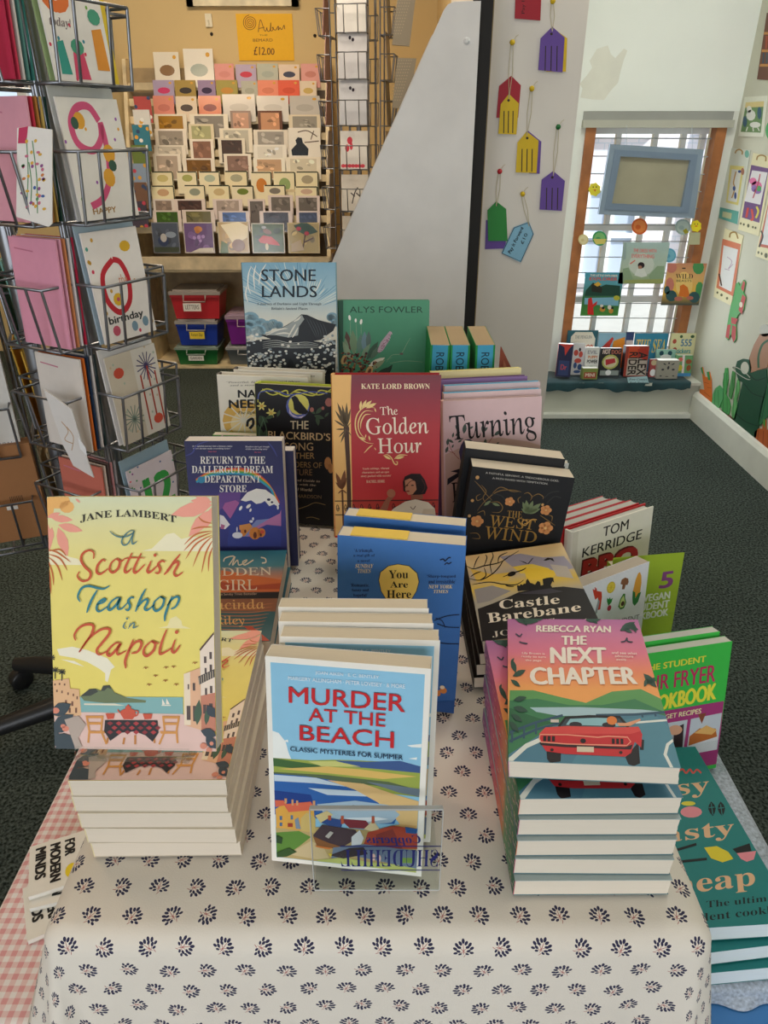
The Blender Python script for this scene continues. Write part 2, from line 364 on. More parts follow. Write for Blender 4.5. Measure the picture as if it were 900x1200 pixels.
    a.leaf(615, 960, 625, 860, .3, '47604a').leaf(650, 960, 660, 890, .3, '47604a')
    # birds
    a.lines([[(x-12, y+3), (x-4, y-3), (x, y+2), (x+4, y-2), (x+12, y)] for x, y in ((415, 737), (495, 735), (525, 732), (453, 768), (492, 787), (428, 803), (535, 802), (610, 716))], 4, 'a3632c', taper=1)
    # furniture
    def chair(x, s):
        a.polys([[(x, 925), (x+s*70, 925), (x+s*66, 935), (x+s*3, 935)], [(x+s*6, 950), (x+s*64, 950), (x+s*62, 960), (x+s*8, 960)], [(x+s*10, 984), (x+s*80, 984), (x+s*75, 994), (x+s*12, 994)]], 'd9964e')
        a.lines([[(x+s*3, 925), (x+s*14, 985), (x+s*10, 1030)], [(x+s*66, 925), (x+s*60, 985), (x+s*82, 1035)]], 8, 'd9964e', smooth=False)
    chair(178, 1); chair(548, -1)
    a.lines([[(330, 1010), (325, 1035)], [(372, 1000), (372, 1035)], [(265, 1010), (262, 1030)], [(446, 1010), (448, 1030)]], 8, 'c98444', smooth=False)
    a.poly([(254, 942), (460, 942), (464, 990), (440, 1025), (412, 1000), (370, 985), (320, 990), (275, 1022), (250, 985)], '2c2629')
    for i in range(6):
        for j in range(3):
            x, y = 262+i*34+(j % 2)*17, 946+j*17
            a.poly([(x, y+8), (x+12, y), (x+24, y+8), (x+12, y+17)], 'b23a3c' if (i+j) % 2 else '8e2f34', False)
    a.L += 1
    a.poly([(316, 905), (330, 898), (362, 898), (372, 905), (375, 922), (362, 938), (328, 938), (316, 920)], 'd0563c').rect(334, 888, 356, 900, 'd0563c').ell(345, 886, 5, 5, 'd0563c')
    a.lines([[(318, 915), (308, 908), (304, 900)], [(372, 904), (384, 908), (380, 922), (370, 926)]], 5, 'd0563c')
    a.polys([[(256, 916), (292, 916), (288, 936), (264, 938)], [(402, 916), (440, 916), (436, 936), (410, 938)]], 'd0563c')
    # dark plants and flowers in the lower corners
    for l in [(42, 920, 120, 880), (50, 990, 130, 920), (55, 1000, 150, 1060), (50, 960, 45, 1060), (60, 1060, 130, 1000)]: a.leaf(*l, .6, '3f4b52')
    a.poly([(95, 940), (130, 930), (150, 925), (180, 960), (150, 1010), (165, 1045), (140, 1055), (120, 1000)], 'b9a79a')
    a.ells([(60, 905, 16, 12), (100, 975, 14, 11), (90, 965, 10, 8)], 'e08a72')
    for l in [(690, 930, 655, 880), (692, 1000, 630, 980), (690, 1050, 650, 1000)]: a.leaf(*l, .6, '3a444c')
    a.ells([(640, 1040, 14, 12), (662, 1055, 12, 10), (672, 1030, 8, 8)], 'd98a70')
    # hand lettered title
    a.ref((80, 620), 6)
    red, blue, gr = 'cc5632', '2f7f8d', '5a8385'
    for c, wd, L in [
        (gr, 11, [[(298, 22), (330, 50), (375, 65), (430, 55), (462, 32), (474, 18)], [(474, 20), (440, 20), (400, 55), (382, 95), (395, 122), (425, 112), (452, 62), (470, 24)], [(470, 24), (455, 80), (460, 114), (490, 94)]]),
        (red, 17, [[(183, 222), (184, 178), (150, 162), (108, 185), (95, 232), (122, 280), (162, 322), (150, 368), (105, 382), (70, 350), (84, 315)], [(268, 240), (246, 230), (212, 270), (206, 318), (235, 330), (285, 292)],
          [(345, 220), (308, 252), (296, 300), (320, 320), (355, 290), (368, 240), (345, 220), (375, 238), (400, 225)], [(455, 178), (425, 240), (402, 300), (415, 320), (450, 290)], [(520, 180), (490, 240), (467, 300), (482, 320), (545, 260)],
          [(590, 235), (570, 280), (562, 308), (580, 316), (640, 262)], [(688, 243), (665, 234), (638, 258), (652, 292), (640, 322), (615, 318)], [(795, 185), (750, 240), (710, 300), (680, 332)], [(700, 302), (740, 258), (775, 240), (778, 262), (750, 318), (768, 342), (812, 314)]]),
        (red, 10, [[(395, 222), (450, 213), (545, 214)]]),
        (blue, 17, [[(92, 530), (74, 490), (102, 432), (150, 417), (210, 430), (255, 436), (295, 415)], [(210, 445), (178, 500), (152, 560), (138, 606)], [(206, 548), (250, 533), (268, 514), (252, 510), (216, 540), (206, 580), (228, 596), (285, 560)],
          [(375, 500), (340, 502), (297, 540), (287, 578), (306, 583), (345, 545), (372, 502), (356, 548), (357, 578), (385, 572), (425, 530)], [(468, 500), (447, 496), (427, 520), (440, 556), (426, 586), (405, 578)],
          [(550, 435), (520, 490), (495, 550), (478, 596)], [(495, 562), (530, 520), (560, 508), (562, 530), (542, 572), (562, 584), (612, 545)], [(655, 488), (612, 525), (604, 570), (625, 590), (664, 560), (678, 510), (655, 488), (690, 505)],
          [(735, 485), (705, 560), (685, 620), (682, 662)], [(700, 552), (740, 502), (775, 488), (783, 512), (758, 560), (725, 576)]]),
        (gr, 10, [[(408, 668), (393, 702), (410, 716)], [(442, 675), (428, 716)], [(433, 705), (460, 675), (470, 685), (462, 710), (495, 698)]]),
        (red, 18, [[(62, 800), (52, 760), (92, 706), (150, 687), (184, 702), (168, 760), (125, 822), (85, 882)], [(88, 880), (150, 790), (230, 727), (290, 718), (294, 752), (242, 820), (207, 868), (226, 898), (285, 872)],
          [(375, 820), (340, 817), (292, 860), (280, 893), (302, 903), (345, 860), (372, 822), (350, 868), (356, 898), (410, 872)], [(462, 792), (430, 870), (405, 940), (410, 992)], [(430, 872), (470, 817), (508, 802), (518, 830), (490, 878), (448, 888)],
          [(590, 802), (547, 840), (532, 884), (556, 906), (600, 870), (613, 822), (590, 802), (640, 820)], [(695, 720), (667, 790), (647, 860), (654, 892), (730, 850)], [(755, 790), (737, 840), (732, 872), (752, 878), (788, 828)]])]:
        a.lines(L, wd, c, taper=.55)
    a.ells([(618, 193, 12, 12), (765, 738, 13, 13)], red).ell(420, 645, 8, 8, gr)
    return a.mesh()
def art_murder():
    a = Art(.129, .198, [(315, 771), (501, 787), (492, 1027), (320, 1011)])
    a.U().rect(0, 0, 1, 1, 'efeadf').P().ref((290, 680), 3.157)
    a.poly([(98, 310), (645, 357), (618, 1080), (112, 1032)], '8fc4df')
    a.poly([(103, 560), (125, 568), (150, 600), (160, 640), (170, 665), (104, 660)], 'eef0ea').polys([[(585, 612), (635, 606), (634, 620), (600, 618)], [(590, 660), (620, 655), (618, 664)], [(140, 598), (158, 592), (160, 602)]], 'eef0ea')
    a.poly([(104, 660), (240, 668), (330, 665), (430, 668), (520, 672), (632, 690), (628, 800), (107, 740)], '9aa84c')
    a.poly([(330, 668), (440, 672), (560, 668), (632, 688), (631, 712), (500, 700), (380, 690)], '3f5a8c').poly([(104, 660), (180, 672), (300, 690), (200, 700), (105, 690)], '45683a')
    a.poly([(120, 700), (300, 690), (420, 700), (620, 725), (500, 735), (300, 715)], 'dcb765').poly([(230, 672), (330, 670), (420, 690), (280, 690)], 'c8c878')
    a.poly([(105, 712), (300, 722), (520, 745), (630, 775), (628, 800), (480, 760), (300, 740), (106, 722)], '5a6a4a').poly([(440, 745), (630, 770), (628, 798), (560, 785)], '6f7f8c')
    a.poly([(107, 718), (220, 726), (330, 742), (420, 770), (520, 805), (560, 850), (540, 900), (440, 900), (108, 870)], '2f62a8')
    a.polys([[(107, 722), (260, 732), (380, 765), (250, 752), (108, 745)], [(230, 770), (420, 780), (470, 800), (300, 795)]], 'c4d4e0').poly([(107, 780), (240, 795), (260, 860), (108, 820)], '1f3f86')
    a.poly([(300, 740), (430, 752), (540, 790), (627, 815), (622, 915), (560, 900), (530, 860), (480, 820), (400, 775)], 'e2bd80')
    a.poly([(262, 830), (400, 815), (520, 830), (560, 865), (530, 895), (430, 905), (300, 880)], 'a6bccc').polys([[(300, 850), (420, 835), (500, 850), (380, 850)], [(360, 880), (480, 875), (520, 882), (430, 895)]], 'dfe6ea')
    a.poly([(390, 830), (420, 842), (440, 845), (400, 838)], '5a4a3a').poly([(560, 900), (620, 905), (618, 930), (480, 920)], 'cfa468')
    # village
    a.ref((310, 900), 4.286)
    a.poly([(65, 300), (380, 300), (760, 330), (755, 520), (68, 455)], 'b9a26c').poly([(66, 330), (180, 320), (240, 350), (180, 400), (120, 440), (68, 455)], '5f8a3a').poly([(120, 440), (240, 370), (300, 400), (330, 460), (270, 465)], 'cbb68a')
    a.poly([(65, 210), (115, 175), (130, 230), (125, 310), (68, 305)], 'dca548').poly([(62, 165), (105, 165), (118, 190), (65, 200)], 'd5664c')
    a.poly([(118, 225), (255, 205), (262, 330), (180, 318), (122, 312)], 'd8a44c').poly([(105, 185), (240, 170), (262, 212), (130, 225)], 'd5664c').poly([(190, 255), (220, 225), (262, 250), (262, 330), (190, 318)], 'c9b06a')
    a.rects([(85, 245, 98, 265), (85, 278, 98, 296), (140, 240, 152, 262)], '4f6f90').rects([(110, 155, 122, 180), (145, 160, 155, 190), (168, 165, 178, 190), (250, 165, 262, 200)], 'cf9a6c').rect(125, 280, 150, 300, '9c3a2c').poly([(160, 262), (178, 250), (190, 310), (165, 308)], '7a8c9c')
    a.poly([(262, 240), (320, 215), (350, 235), (290, 280)], 'd8c48c').poly([(290, 275), (330, 250), (400, 262), (390, 298), (330, 290)], '2f4a86').poly([(380, 255), (510, 262), (545, 305), (430, 300)], '7c2f38').poly([(500, 305), (545, 260), (575, 300), (560, 320)], 'd9c79c').rects([(388, 240, 402, 280), (538, 240, 552, 275), (325, 238, 340, 262)], 'b5563a')
    a.poly([(250, 340), (295, 285), (460, 310), (480, 345), (400, 395), (330, 395), (270, 375)], '4a3a40').poly([(310, 345), (335, 318), (352, 325), (328, 355)], 'b9b4ac').poly([(440, 345), (480, 310), (500, 350), (480, 400), (440, 395)], 'd9dde0')
    a.poly([(250, 345), (330, 378), (400, 398), (395, 410), (270, 395)], '8a5a34').poly([(520, 320), (640, 285), (745, 300), (760, 325), (760, 400), (600, 400), (500, 380)], 'b04a34').poly([(700, 290), (760, 300), (755, 325), (705, 320)], '2f5c9c').poly([(560, 330), (640, 300), (690, 400), (560, 400)], '8c3c34')
    a.poly([(350, 400), (500, 380), (760, 410), (757, 500), (600, 470), (450, 440), (340, 455)], '6f7f94').poly([(270, 465), (400, 450), (520, 470), (650, 480), (757, 500), (755, 520), (268, 470)], 'b9c06c').poly([(330, 440), (430, 400), (500, 395), (520, 430), (400, 455)], '3b3236')
    a.ells([(548, 445, 9, 18), (575, 450, 9, 18)], 'e5c2b4').poly([(258, 390), (345, 402), (330, 410), (270, 400)], 'd07a3c').rect(680, 445, 738, 472, '7ca04a').poly([(325, 430), (345, 432), (338, 448)], 'd8c23c').poly([(68, 340), (100, 355), (95, 385), (68, 380)], '2f4a2c').poly([(68, 430), (130, 405), (170, 425), (120, 450), (70, 455)], '38552c')
    a.ref((290, 680), 3.157)
    red = 'c5262c'
    a.text('MURDER', [(165, 397), (578, 427), (576, 490), (165, 455)], red, 'semi').text('AT THE', [(235, 474), (508, 495), (507, 542), (235, 521)], red, 'semi').text('BEACH', [(203, 536), (538, 560), (537, 620), (203, 592)], red, 'semi')
    a.text('CLASSIC MYSTERIES FOR SUMMER', [(168, 615), (570, 644), (570, 662), (168, 631)], '1d3350', 'semi')
    a.text('JOAN AIKEN · E. C. BENTLEY', [(260, 340), (485, 358), (485, 372), (260, 354)], 'e9edf0').text('MARGERY ALLINGHAM · PETER LOVESEY · & MORE', [(163, 358), (577, 390), (577, 404), (163, 371)], 'e9edf0')
    return a.mesh()
def art_yah():
    a = Art(.129, .198, [(399, 629), (543, 642), (531, 836), (396, 822)])
    a.grad([(0, '4076ba'), (.5, '3a6fb4'), (1, '2f5fa0')]).P().ref((380, 560), 2.8125)
    D, Y = '15233f', 'f2cf68'
    P = [(185, 340), (190, 315), (215, 295), (245, 289), (280, 295), (305, 318), (311, 345), (303, 375), (285, 405), (268, 428), (262, 445), (240, 445), (234, 428), (210, 405), (192, 375)]
    a.poly([(248+(x-248)*1.04, 360+(y-360)*1.03) for x, y in P], D).poly(P, Y)
    a.text('You', (216, 308, 278, 334), '151515', 'serif').text('Are', (220, 343, 277, 364), '151515', 'serif').text('Here', (209, 372, 287, 398), '151515', 'serif')
    a.rects([(235, 446, 262, 462)], 'c9a048').poly([(238, 462), (260, 462), (255, 480), (243, 480)], D)
    for t, q in (('‘A triumph,', (107, 238, 167, 252)), ('a real gift of', (104, 255, 172, 266)), ('a novel’', (116, 272, 158, 281)), ('‘Romantic,', (93, 350, 154, 362)), ('funny and', (97, 367, 152, 378)), ('hopeful’', (102, 383, 147, 396)), ('‘Sharp-tongued', (337, 322, 428, 334)), ('and irresistible’', (342, 338, 428, 350))):
        a.text(t, q, '16264a', 'serif')
    for t, q in (('SUNDAY', (109, 287, 168, 300)), ('TIMES', (117, 303, 159, 316)), ('DOLLY', (102, 400, 147, 412)), ('ALDERTON', (82, 413, 163, 426)), ('NEW YORK', (342, 354, 418, 366)), ('TIMES', (358, 370, 405, 381))):
        a.text(t, q, 'e3d3a0', 'ital')
    a.lines([[(378, 275), (388, 272), (394, 278), (405, 268), (412, 268)], [(392, 290), (400, 284), (405, 287), (414, 282)]], 4, D)
    a.lines([[(360, 470), (400, 455), (440, 450)], [(370, 480), (400, 490), (440, 492)], [(360, 540), (400, 545), (440, 545)], [(365, 462), (385, 470), (395, 492)]], 3, D)
    a.U().ells([(.9, .86, .03, .02), (.86, .88, .02, .02)], 'd0803c').ell(.89, .84, .02, .012, 'ead9b8').poly([(0, .96), (.3, .93), (.7, .95), (1, .92), (1, 1), (0, 1)], '27508c')
    return a.mesh()
def art_golden():
    a = Art(.142, .222, [(389, 441), (517, 443), (511, 632), (386, 629)])
    a.grad([(0, '7a3a44'), (.1, '8c3542'), (.3, 'b03238'), (.6, 'c8343a'), (1, 'd23c34')]).P().ref((385, 440), 6.43)
    a.poly([(24, 5), (172, 8), (160, 200), (155, 500), (150, 930), (148, 1200), (10, 1200)], 'efbb72').polys([[(148, 925), (900, 940), (900, 1300), (148, 1300)]], 'b8392f')
    br = '4d3326'
    a.poly([(103, 400), (140, 400), (143, 700), (140, 1200), (106, 1200), (112, 700)], br).ell(122, 400, 22, 34, br)
    for l in [(122, 390, 60, 205), (122, 390, 130, 205), (122, 390, 158, 250), (122, 390, 40, 260), (122, 390, 30, 330), (122, 390, 158, 350), (122, 400, 40, 400), (122, 400, 75, 500), (122, 400, 158, 450), (122, 400, 60, 460), (122, 390, 95, 220)]: a.leaf(*l, .14, '5c4a30', False)
    a.L += 1
    for l in [(75, 850, 30, 720), (75, 850, 100, 700), (75, 850, 25, 790), (75, 850, 110, 760), (75, 850, 40, 880), (75, 850, 110, 880)]: a.leaf(*l, .25, '7a4a2c', False)
    a.rect(68, 850, 82, 1200, '6a4028')
    a.lines([[(15, 935), (860, 945)], [(15, 1040), (860, 1050)]], 7, '2a1a18', smooth=False)
    a.lines([[(cx+12*math.cos(t)*(1-t/14), 985+30*math.sin(t)*(1-t/14)) for t in [i*.8 for i in range(12)]] for cx in range(35, 800, 62)], 5, '2a1a18')
    W, Gd = 'f7e6cf', 'f0cf8a'
    a.text('KATE LORD BROWN', [(243, 72), (762, 80), (762, 120), (243, 110)], 'f4dfb8', 'serif')
    a.text('The', (380, 238, 515, 302), W, 'fine').text('Golden', (272, 318, 748, 444), W, 'fine').text('Hour', (357, 473, 692, 585), W, 'fine')
    a.lines([[(345, 250), (270, 240), (210, 290), (190, 370), (210, 450), (270, 500), (330, 510)], [(330, 275), (270, 270), (230, 310), (212, 370), (225, 430), (270, 480)], [(310, 295), (265, 300), (235, 350), (230, 400)], [(395, 600), (430, 595), (460, 620), (480, 660), (500, 670), (505, 650), (490, 648)], [(480, 630), (520, 600), (585, 602)], [(250, 580), (290, 540), (320, 520)]], 9, Gd, taper=.9)
    for l in [(230, 265, 240, 195), (245, 250, 280, 190), (260, 245, 320, 195), (275, 250, 355, 215), (270, 440, 262, 470), (290, 450, 300, 490), (265, 480, 210, 460), (455, 630, 400, 600), (490, 625, 560, 610), (330, 540, 345, 560), (340, 250, 350, 280)]: a.leaf(*l, .3, Gd, False)
    a.L += 1
    for t, q in (('‘Lush settings, vibrant', (235, 688, 442, 706)), ('characters and an epic', (232, 716, 440, 734)), ('story packed with secrets’', (222, 743, 454, 762)), ('RACHEL HORE', (263, 782, 405, 803))): a.text(t, q, 'f2cfae', 'serif')
    # woman leaning on the balcony rail
    a.poly([(600, 870), (690, 860), (700, 930), (610, 960)], '9c5a44').poly([(430, 1040), (470, 1000), (560, 950), (640, 935), (740, 960), (790, 1010), (810, 1200), (420, 1200)], 'ead9c4')
    a.poly([(360, 1010), (395, 950), (430, 905), (470, 890), (480, 905), (440, 950), (420, 1010), (380, 1040)], 'a0604a').ell(452, 885, 34, 32, 'b87458', 20).poly([(700, 1010), (790, 1010), (800, 1200), (640, 1200)], 'dcc6ac')
    a.poly([(548, 870), (545, 800), (560, 760), (610, 740), (680, 742), (715, 790), (735, 850), (715, 895), (670, 900), (620, 900)], '241414')
    a.poly([(560, 790), (600, 775), (640, 800), (650, 860), (620, 895), (585, 900), (562, 865)], 'c98a6c').ells([(575, 828, 12, 5), (618, 828, 12, 5)], '3a1c18').ell(582, 872, 14, 5, '8c2a2a')
    a.lines([[(555, 850), (600, 800), (640, 790)], [(690, 780), (715, 840), (690, 890)], [(600, 990), (620, 1010), (640, 985)]], 5, '5a2c28')
    return a.mesh()
def art_next():
    a = Art(.129, .198, [(590, 732), (752, 727), (795, 896), (597, 893)])
    a.grad([(0, 'b06aa0'), (.12, 'c878a0'), (.28, 'dc7890'), (.42, 'ec8c68'), (.55, 'f2a860'), (1, 'f2a860')]).P().ref((550, 680), 2.571)
    a.poly([(118, 350), (190, 348), (270, 365), (350, 380), (430, 345), (520, 335), (600, 370), (640, 560), (118, 560)], '5f9c5c').poly([(118, 380), (200, 372), (300, 388), (400, 385), (500, 365), (590, 400), (620, 560), (118, 560)], '3f8058')
    a.poly([(180, 398), (330, 393), (520, 395), (590, 400), (500, 412), (270, 420), (200, 410)], 'a8c8d4').poly([(118, 400), (180, 420), (250, 440), (118, 480)], '2f6a48')
    a.poly([(122, 530), (250, 450), (380, 420), (560, 405), (610, 415), (640, 560), (122, 560)], '4f8098').poly([(300, 560), (380, 440), (560, 410), (600, 440), (640, 560)], '568ba0')
    a.polys([[(122, 555), (122, 540), (170, 500), (240, 470), (250, 478), (175, 512), (135, 548)], [(600, 560), (580, 520), (590, 490), (612, 475), (614, 482), (598, 495), (590, 520), (608, 556)], [(500, 430), (600, 420), (600, 426), (500, 436)]], 'dfe6e2')
    a.lines([[(122, 470), (200, 440), (280, 418)], [(122, 495), (200, 460), (270, 440)], [(380, 415), (500, 410), (600, 400)]], 7, '35566e', smooth=False).lines([[(x, 465-(x-125)*.35), (x, 500-(x-125)*.35)] for x in (130, 165, 200)]+[[(560, 402), (562, 414)], [(520, 405), (522, 418)]], 6, '35566e', smooth=False)
    # red convertible
    a.ref((585, 810), 4.186)
    a.polys([[(232, 300), (302, 305), (300, 345), (250, 352), (235, 335)], [(612, 320), (640, 290), (678, 250), (682, 345), (650, 358), (625, 350)], [(685, 235), (706, 240), (702, 285), (684, 285)]], '1f1b20')
    a.poly([(300, 188), (325, 148), (560, 132), (600, 140), (640, 180)], '3a4a54').poly([(325, 180), (345, 152), (540, 140), (590, 180)], '8fc0cc').lines([[(290, 190), (322, 148), (440, 138), (590, 138), (630, 185)]], 12, '1c1a20', smooth=False)
    a.ells([(372, 178, 32, 13), (535, 176, 34, 13)], '2b2730').ell(550, 155, 26, 20, 'e0803c').poly([(575, 165), (620, 165), (690, 143), (694, 150), (640, 178), (585, 180)], 'e0a07c')
    a.poly([(195, 225), (225, 195), (330, 186), (480, 190), (600, 185), (680, 180), (698, 215), (690, 275), (660, 250), (640, 300), (610, 318), (320, 312), (230, 302), (205, 270)], 'c92f36')
    a.poly([(195, 225), (225, 195), (330, 186), (600, 186), (680, 180), (692, 200), (640, 215), (300, 222)], 'd84a48').poly([(196, 262), (320, 270), (610, 275), (650, 262), (640, 285), (320, 282), (205, 276)], '2a1c22')
    a.lines([[(200, 228), (330, 226), (480, 234), (530, 228), (625, 230), (640, 250), (620, 268), (330, 268), (205, 262), (196, 245), (200, 228)]], 5, 'eaa088', smooth=False)
    a.rects([(215, 234, 230, 258), (236, 234, 251, 258), (257, 234, 272, 258), (548, 238, 562, 262), (569, 238, 583, 262), (590, 238, 604, 262)], '1f1518').ell(408, 252, 14, 11, '1c1418').rect(378, 278, 460, 302, 'd9cdb8').ells([(258, 296, 9, 7), (590, 300, 9, 7)], '2a1518').rect(250, 158, 290, 172, 'd8d0c8')
    a.ref((550, 680), 2.571)
    for l in [(120, 130, 200, 140), (150, 130, 165, 155), (180, 130, 215, 132), (120, 260, 135, 300), (125, 310, 165, 290), (120, 320, 150, 340), (118, 270, 128, 255), (460, 160, 510, 130), (470, 150, 500, 165), (480, 140, 520, 155), (500, 130, 512, 165), (350, 130, 400, 125), (370, 128, 390, 140), (530, 290, 570, 330), (540, 320, 575, 300), (545, 300, 530, 330), (130, 380, 170, 370), (130, 400, 175, 410), (125, 420, 160, 440), (120, 440, 150, 470)]: a.leaf(*l, .38, '2f5044', False)
    a.L += 1
    a.lines([[(130, 180), (142, 188), (150, 180)], [(142, 205), (152, 208), (168, 210)], [(462, 195), (475, 192), (482, 182), (484, 192), (500, 194)]], 4, '2f3c50')
    W = 'efe6da'
    a.text('REBECCA RYAN', [(195, 152), (430, 146), (430, 166), (195, 172)], W, 'bold').text('THE', [(275, 183), (352, 180), (352, 207), (275, 210)], W, 'bold').text('NEXT', [(241, 220), (411, 215), (413, 262), (243, 267)], W, 'bold').text('CHAPTER', [(178, 283), (500, 272), (508, 322), (184, 333)], W, 'bold')
    for t, q in (('Lily Brown is', (152, 237, 222, 245)), ('ready to turn', (150, 247, 226, 255)), ('the page', (163, 258, 212, 266)), ('and see what', (432, 226, 512, 234)), ('adventure', (442, 236, 500, 244)), ('awaits . . .', (446, 247, 496, 254))): a.text(t, q, W)
    return a.mesh()
def art_castle():
    a = Art(.129, .198, [(545, 653), (658, 636), (704, 727), (563, 756)])
    a.grad([(0, 'e6c48c'), (.15, 'd8c090'), (.3, 'b8ac9c'), (.45, 'd9b848'), (.6, 'a8a090'), (1, 'a8a090')]).P().ref((540, 630), 5.294)
    for p, c in (([(250, 120), (380, 100), (520, 120), (640, 110), (700, 180), (600, 200), (450, 170), (330, 180)], '9c98a8'), ([(330, 180), (450, 160), (560, 185), (480, 215), (380, 220)], 'e6c850'), ([(60, 200), (200, 230), (340, 210), (300, 270), (100, 280)], 'dcb850'), ([(400, 190), (520, 180), (610, 205), (560, 250), (420, 260)], 'e8c43c'), ([(80, 330), (200, 300), (320, 330), (180, 400), (100, 420)], '8f8a88'), ([(560, 160), (660, 170), (700, 240), (600, 230)], 'b9b0a4')): a.poly(p, c)
    K = '14110f'
    a.poly([(100, 455), (200, 415), (300, 370), (370, 335), (460, 315), (560, 300), (640, 290), (760, 300), (900, 560), (900, 700), (130, 700)], K).polys([[(370, 345), (470, 320), (560, 305), (640, 320), (540, 340), (430, 345)]], '3a3640')
    a.poly([(362, 330), (358, 292), (375, 296), (380, 285), (395, 290), (400, 282), (412, 282), (415, 262), (425, 250), (440, 275), (452, 278), (470, 285), (485, 262), (500, 268), (505, 290), (520, 285), (515, 250), (540, 242), (565, 238), (580, 240), (585, 270), (575, 262), (565, 285), (575, 300), (480, 315)], K)
    a.lines([[(40, 260), (120, 270), (200, 230), (250, 180), (280, 140), (370, 85)], [(30, 180), (80, 200), (150, 180), (240, 160), (300, 130)], [(70, 300), (180, 280), (270, 290), (350, 290), (400, 260)], [(120, 270), (160, 240), (150, 190)], [(200, 230), (190, 170), (210, 120), (200, 90)], [(270, 245), (330, 220), (390, 200), (415, 185)], [(240, 160), (250, 120), (300, 95)], [(80, 200), (100, 150), (120, 120)], [(150, 180), (170, 130), (160, 110)], [(60, 250), (90, 230), (130, 215)], [(280, 290), (300, 300), (340, 302)]], 7, K, taper=.6)
    a.ell(325, 225, 28, 14, K, -20).poly([(345, 215), (352, 225), (340, 230)], K)
    a.polys([[(370, 140), (405, 150), (425, 160), (450, 130), (462, 122), (430, 162), (415, 160)], [(520, 138), (545, 122), (575, 125), (585, 145), (560, 132), (535, 140)]], K)
    W = 'e6dccb'
    a.text('Castle', [(242, 392), (616, 342), (622, 395), (245, 450)], W, 'serif').text('Barebane', [(160, 482), (742, 383), (748, 435), (170, 545)], W, 'serif')
    a.text('A GOTHIC ROMANCE', [(330, 535), (590, 487), (592, 498), (333, 546)], W).text('JOAN AIKEN', [(190, 600), (785, 478), (795, 512), (196, 640)], W, 'thin')
    return a.mesh()
def art_west():
    a = Art(.134, .170, [(553, 554), (677, 569), (661, 718), (534, 707)])
    a.U().rect(0, 0, 1, 1, '1a1a1c').P().ref((540, 530), 6)
    W = 'b9b4aa'
    a.text('A FAITHFUL SERVANT. A TREACHEROUS GOD.', [(180, 184), (712, 248), (712, 262), (180, 198)], W, 'semi').text('A PATH PAVED WITH TEMPTATION.', [(232, 224), (636, 268), (636, 282), (232, 238)], W, 'semi')
    a.lines([[(100, 250), (150, 300), (190, 350), (240, 400)], [(130, 480), (190, 400), (280, 330), (380, 320), (450, 335)], [(150, 350), (120, 370), (130, 400), (170, 380)], [(200, 420), (280, 410), (320, 450), (300, 490), (240, 490)], [(220, 370), (290, 300), (380, 330), (440, 330)], [(520, 380), (570, 350), (610, 370), (610, 390)], [(470, 350), (500, 340), (530, 370), (520, 400)], [(600, 510), (660, 550), (720, 590)], [(80, 660), (140, 660), (160, 700), (100, 700)], [(130, 500), (180, 480), (190, 520)], [(440, 420), (430, 390), (450, 370)], [(660, 510), (690, 520), (690, 560)], [(150, 280), (190, 330), (170, 380), (200, 430)]], 6, '8a6a38', taper=.8)
    a.lines([[(620, 380), (660, 340), (720, 330)], [(640, 420), (690, 370), (740, 380)], [(230, 350), (300, 360), (340, 400)]], 8, '2c2e2c')
    for l in [(510, 500, 465, 410), (510, 500, 490, 395), (510, 500, 540, 400), (510, 500, 600, 420), (510, 500, 600, 460), (510, 500, 460, 460), (180, 440, 230, 400), (240, 420, 300, 440)]: a.leaf(*l, .34, '74825c', False)
    a.L += 1
    for cx, cy, r in ((370, 408, 34), (640, 472, 38), (133, 562, 46), (650, 610, 50), (90, 400, 12), (120, 225, 14), (72, 520, 12), (612, 430, 10)):
        if r > 20: a.ells([(cx+r*.6*math.cos(t), cy+r*.55*math.sin(t), r*.52, r*.48) for t in (0, 1.26, 2.5, 3.8, 5)], 'd9945a'); a.ell(cx, cy, r*.22, r*.2, 'e8b878')
        else: a.ell(cx, cy, r, r, 'c99a60')
    Gd = 'a8803c'
    a.text('THE', [(360, 476), (470, 484), (470, 532), (358, 524)], Gd, 'thin').text('WEST', [(232, 508), (575, 548), (562, 625), (225, 600)], Gd, 'fine').text('WIND', [(200, 600), (600, 640), (585, 730), (190, 700)], Gd, 'fine')
    a.lines([[(490, 580), (510, 570), (505, 550), (480, 550), (475, 575), (500, 590), (540, 545), (580, 545)]], 7, 'c99a50')
    return a.mesh()
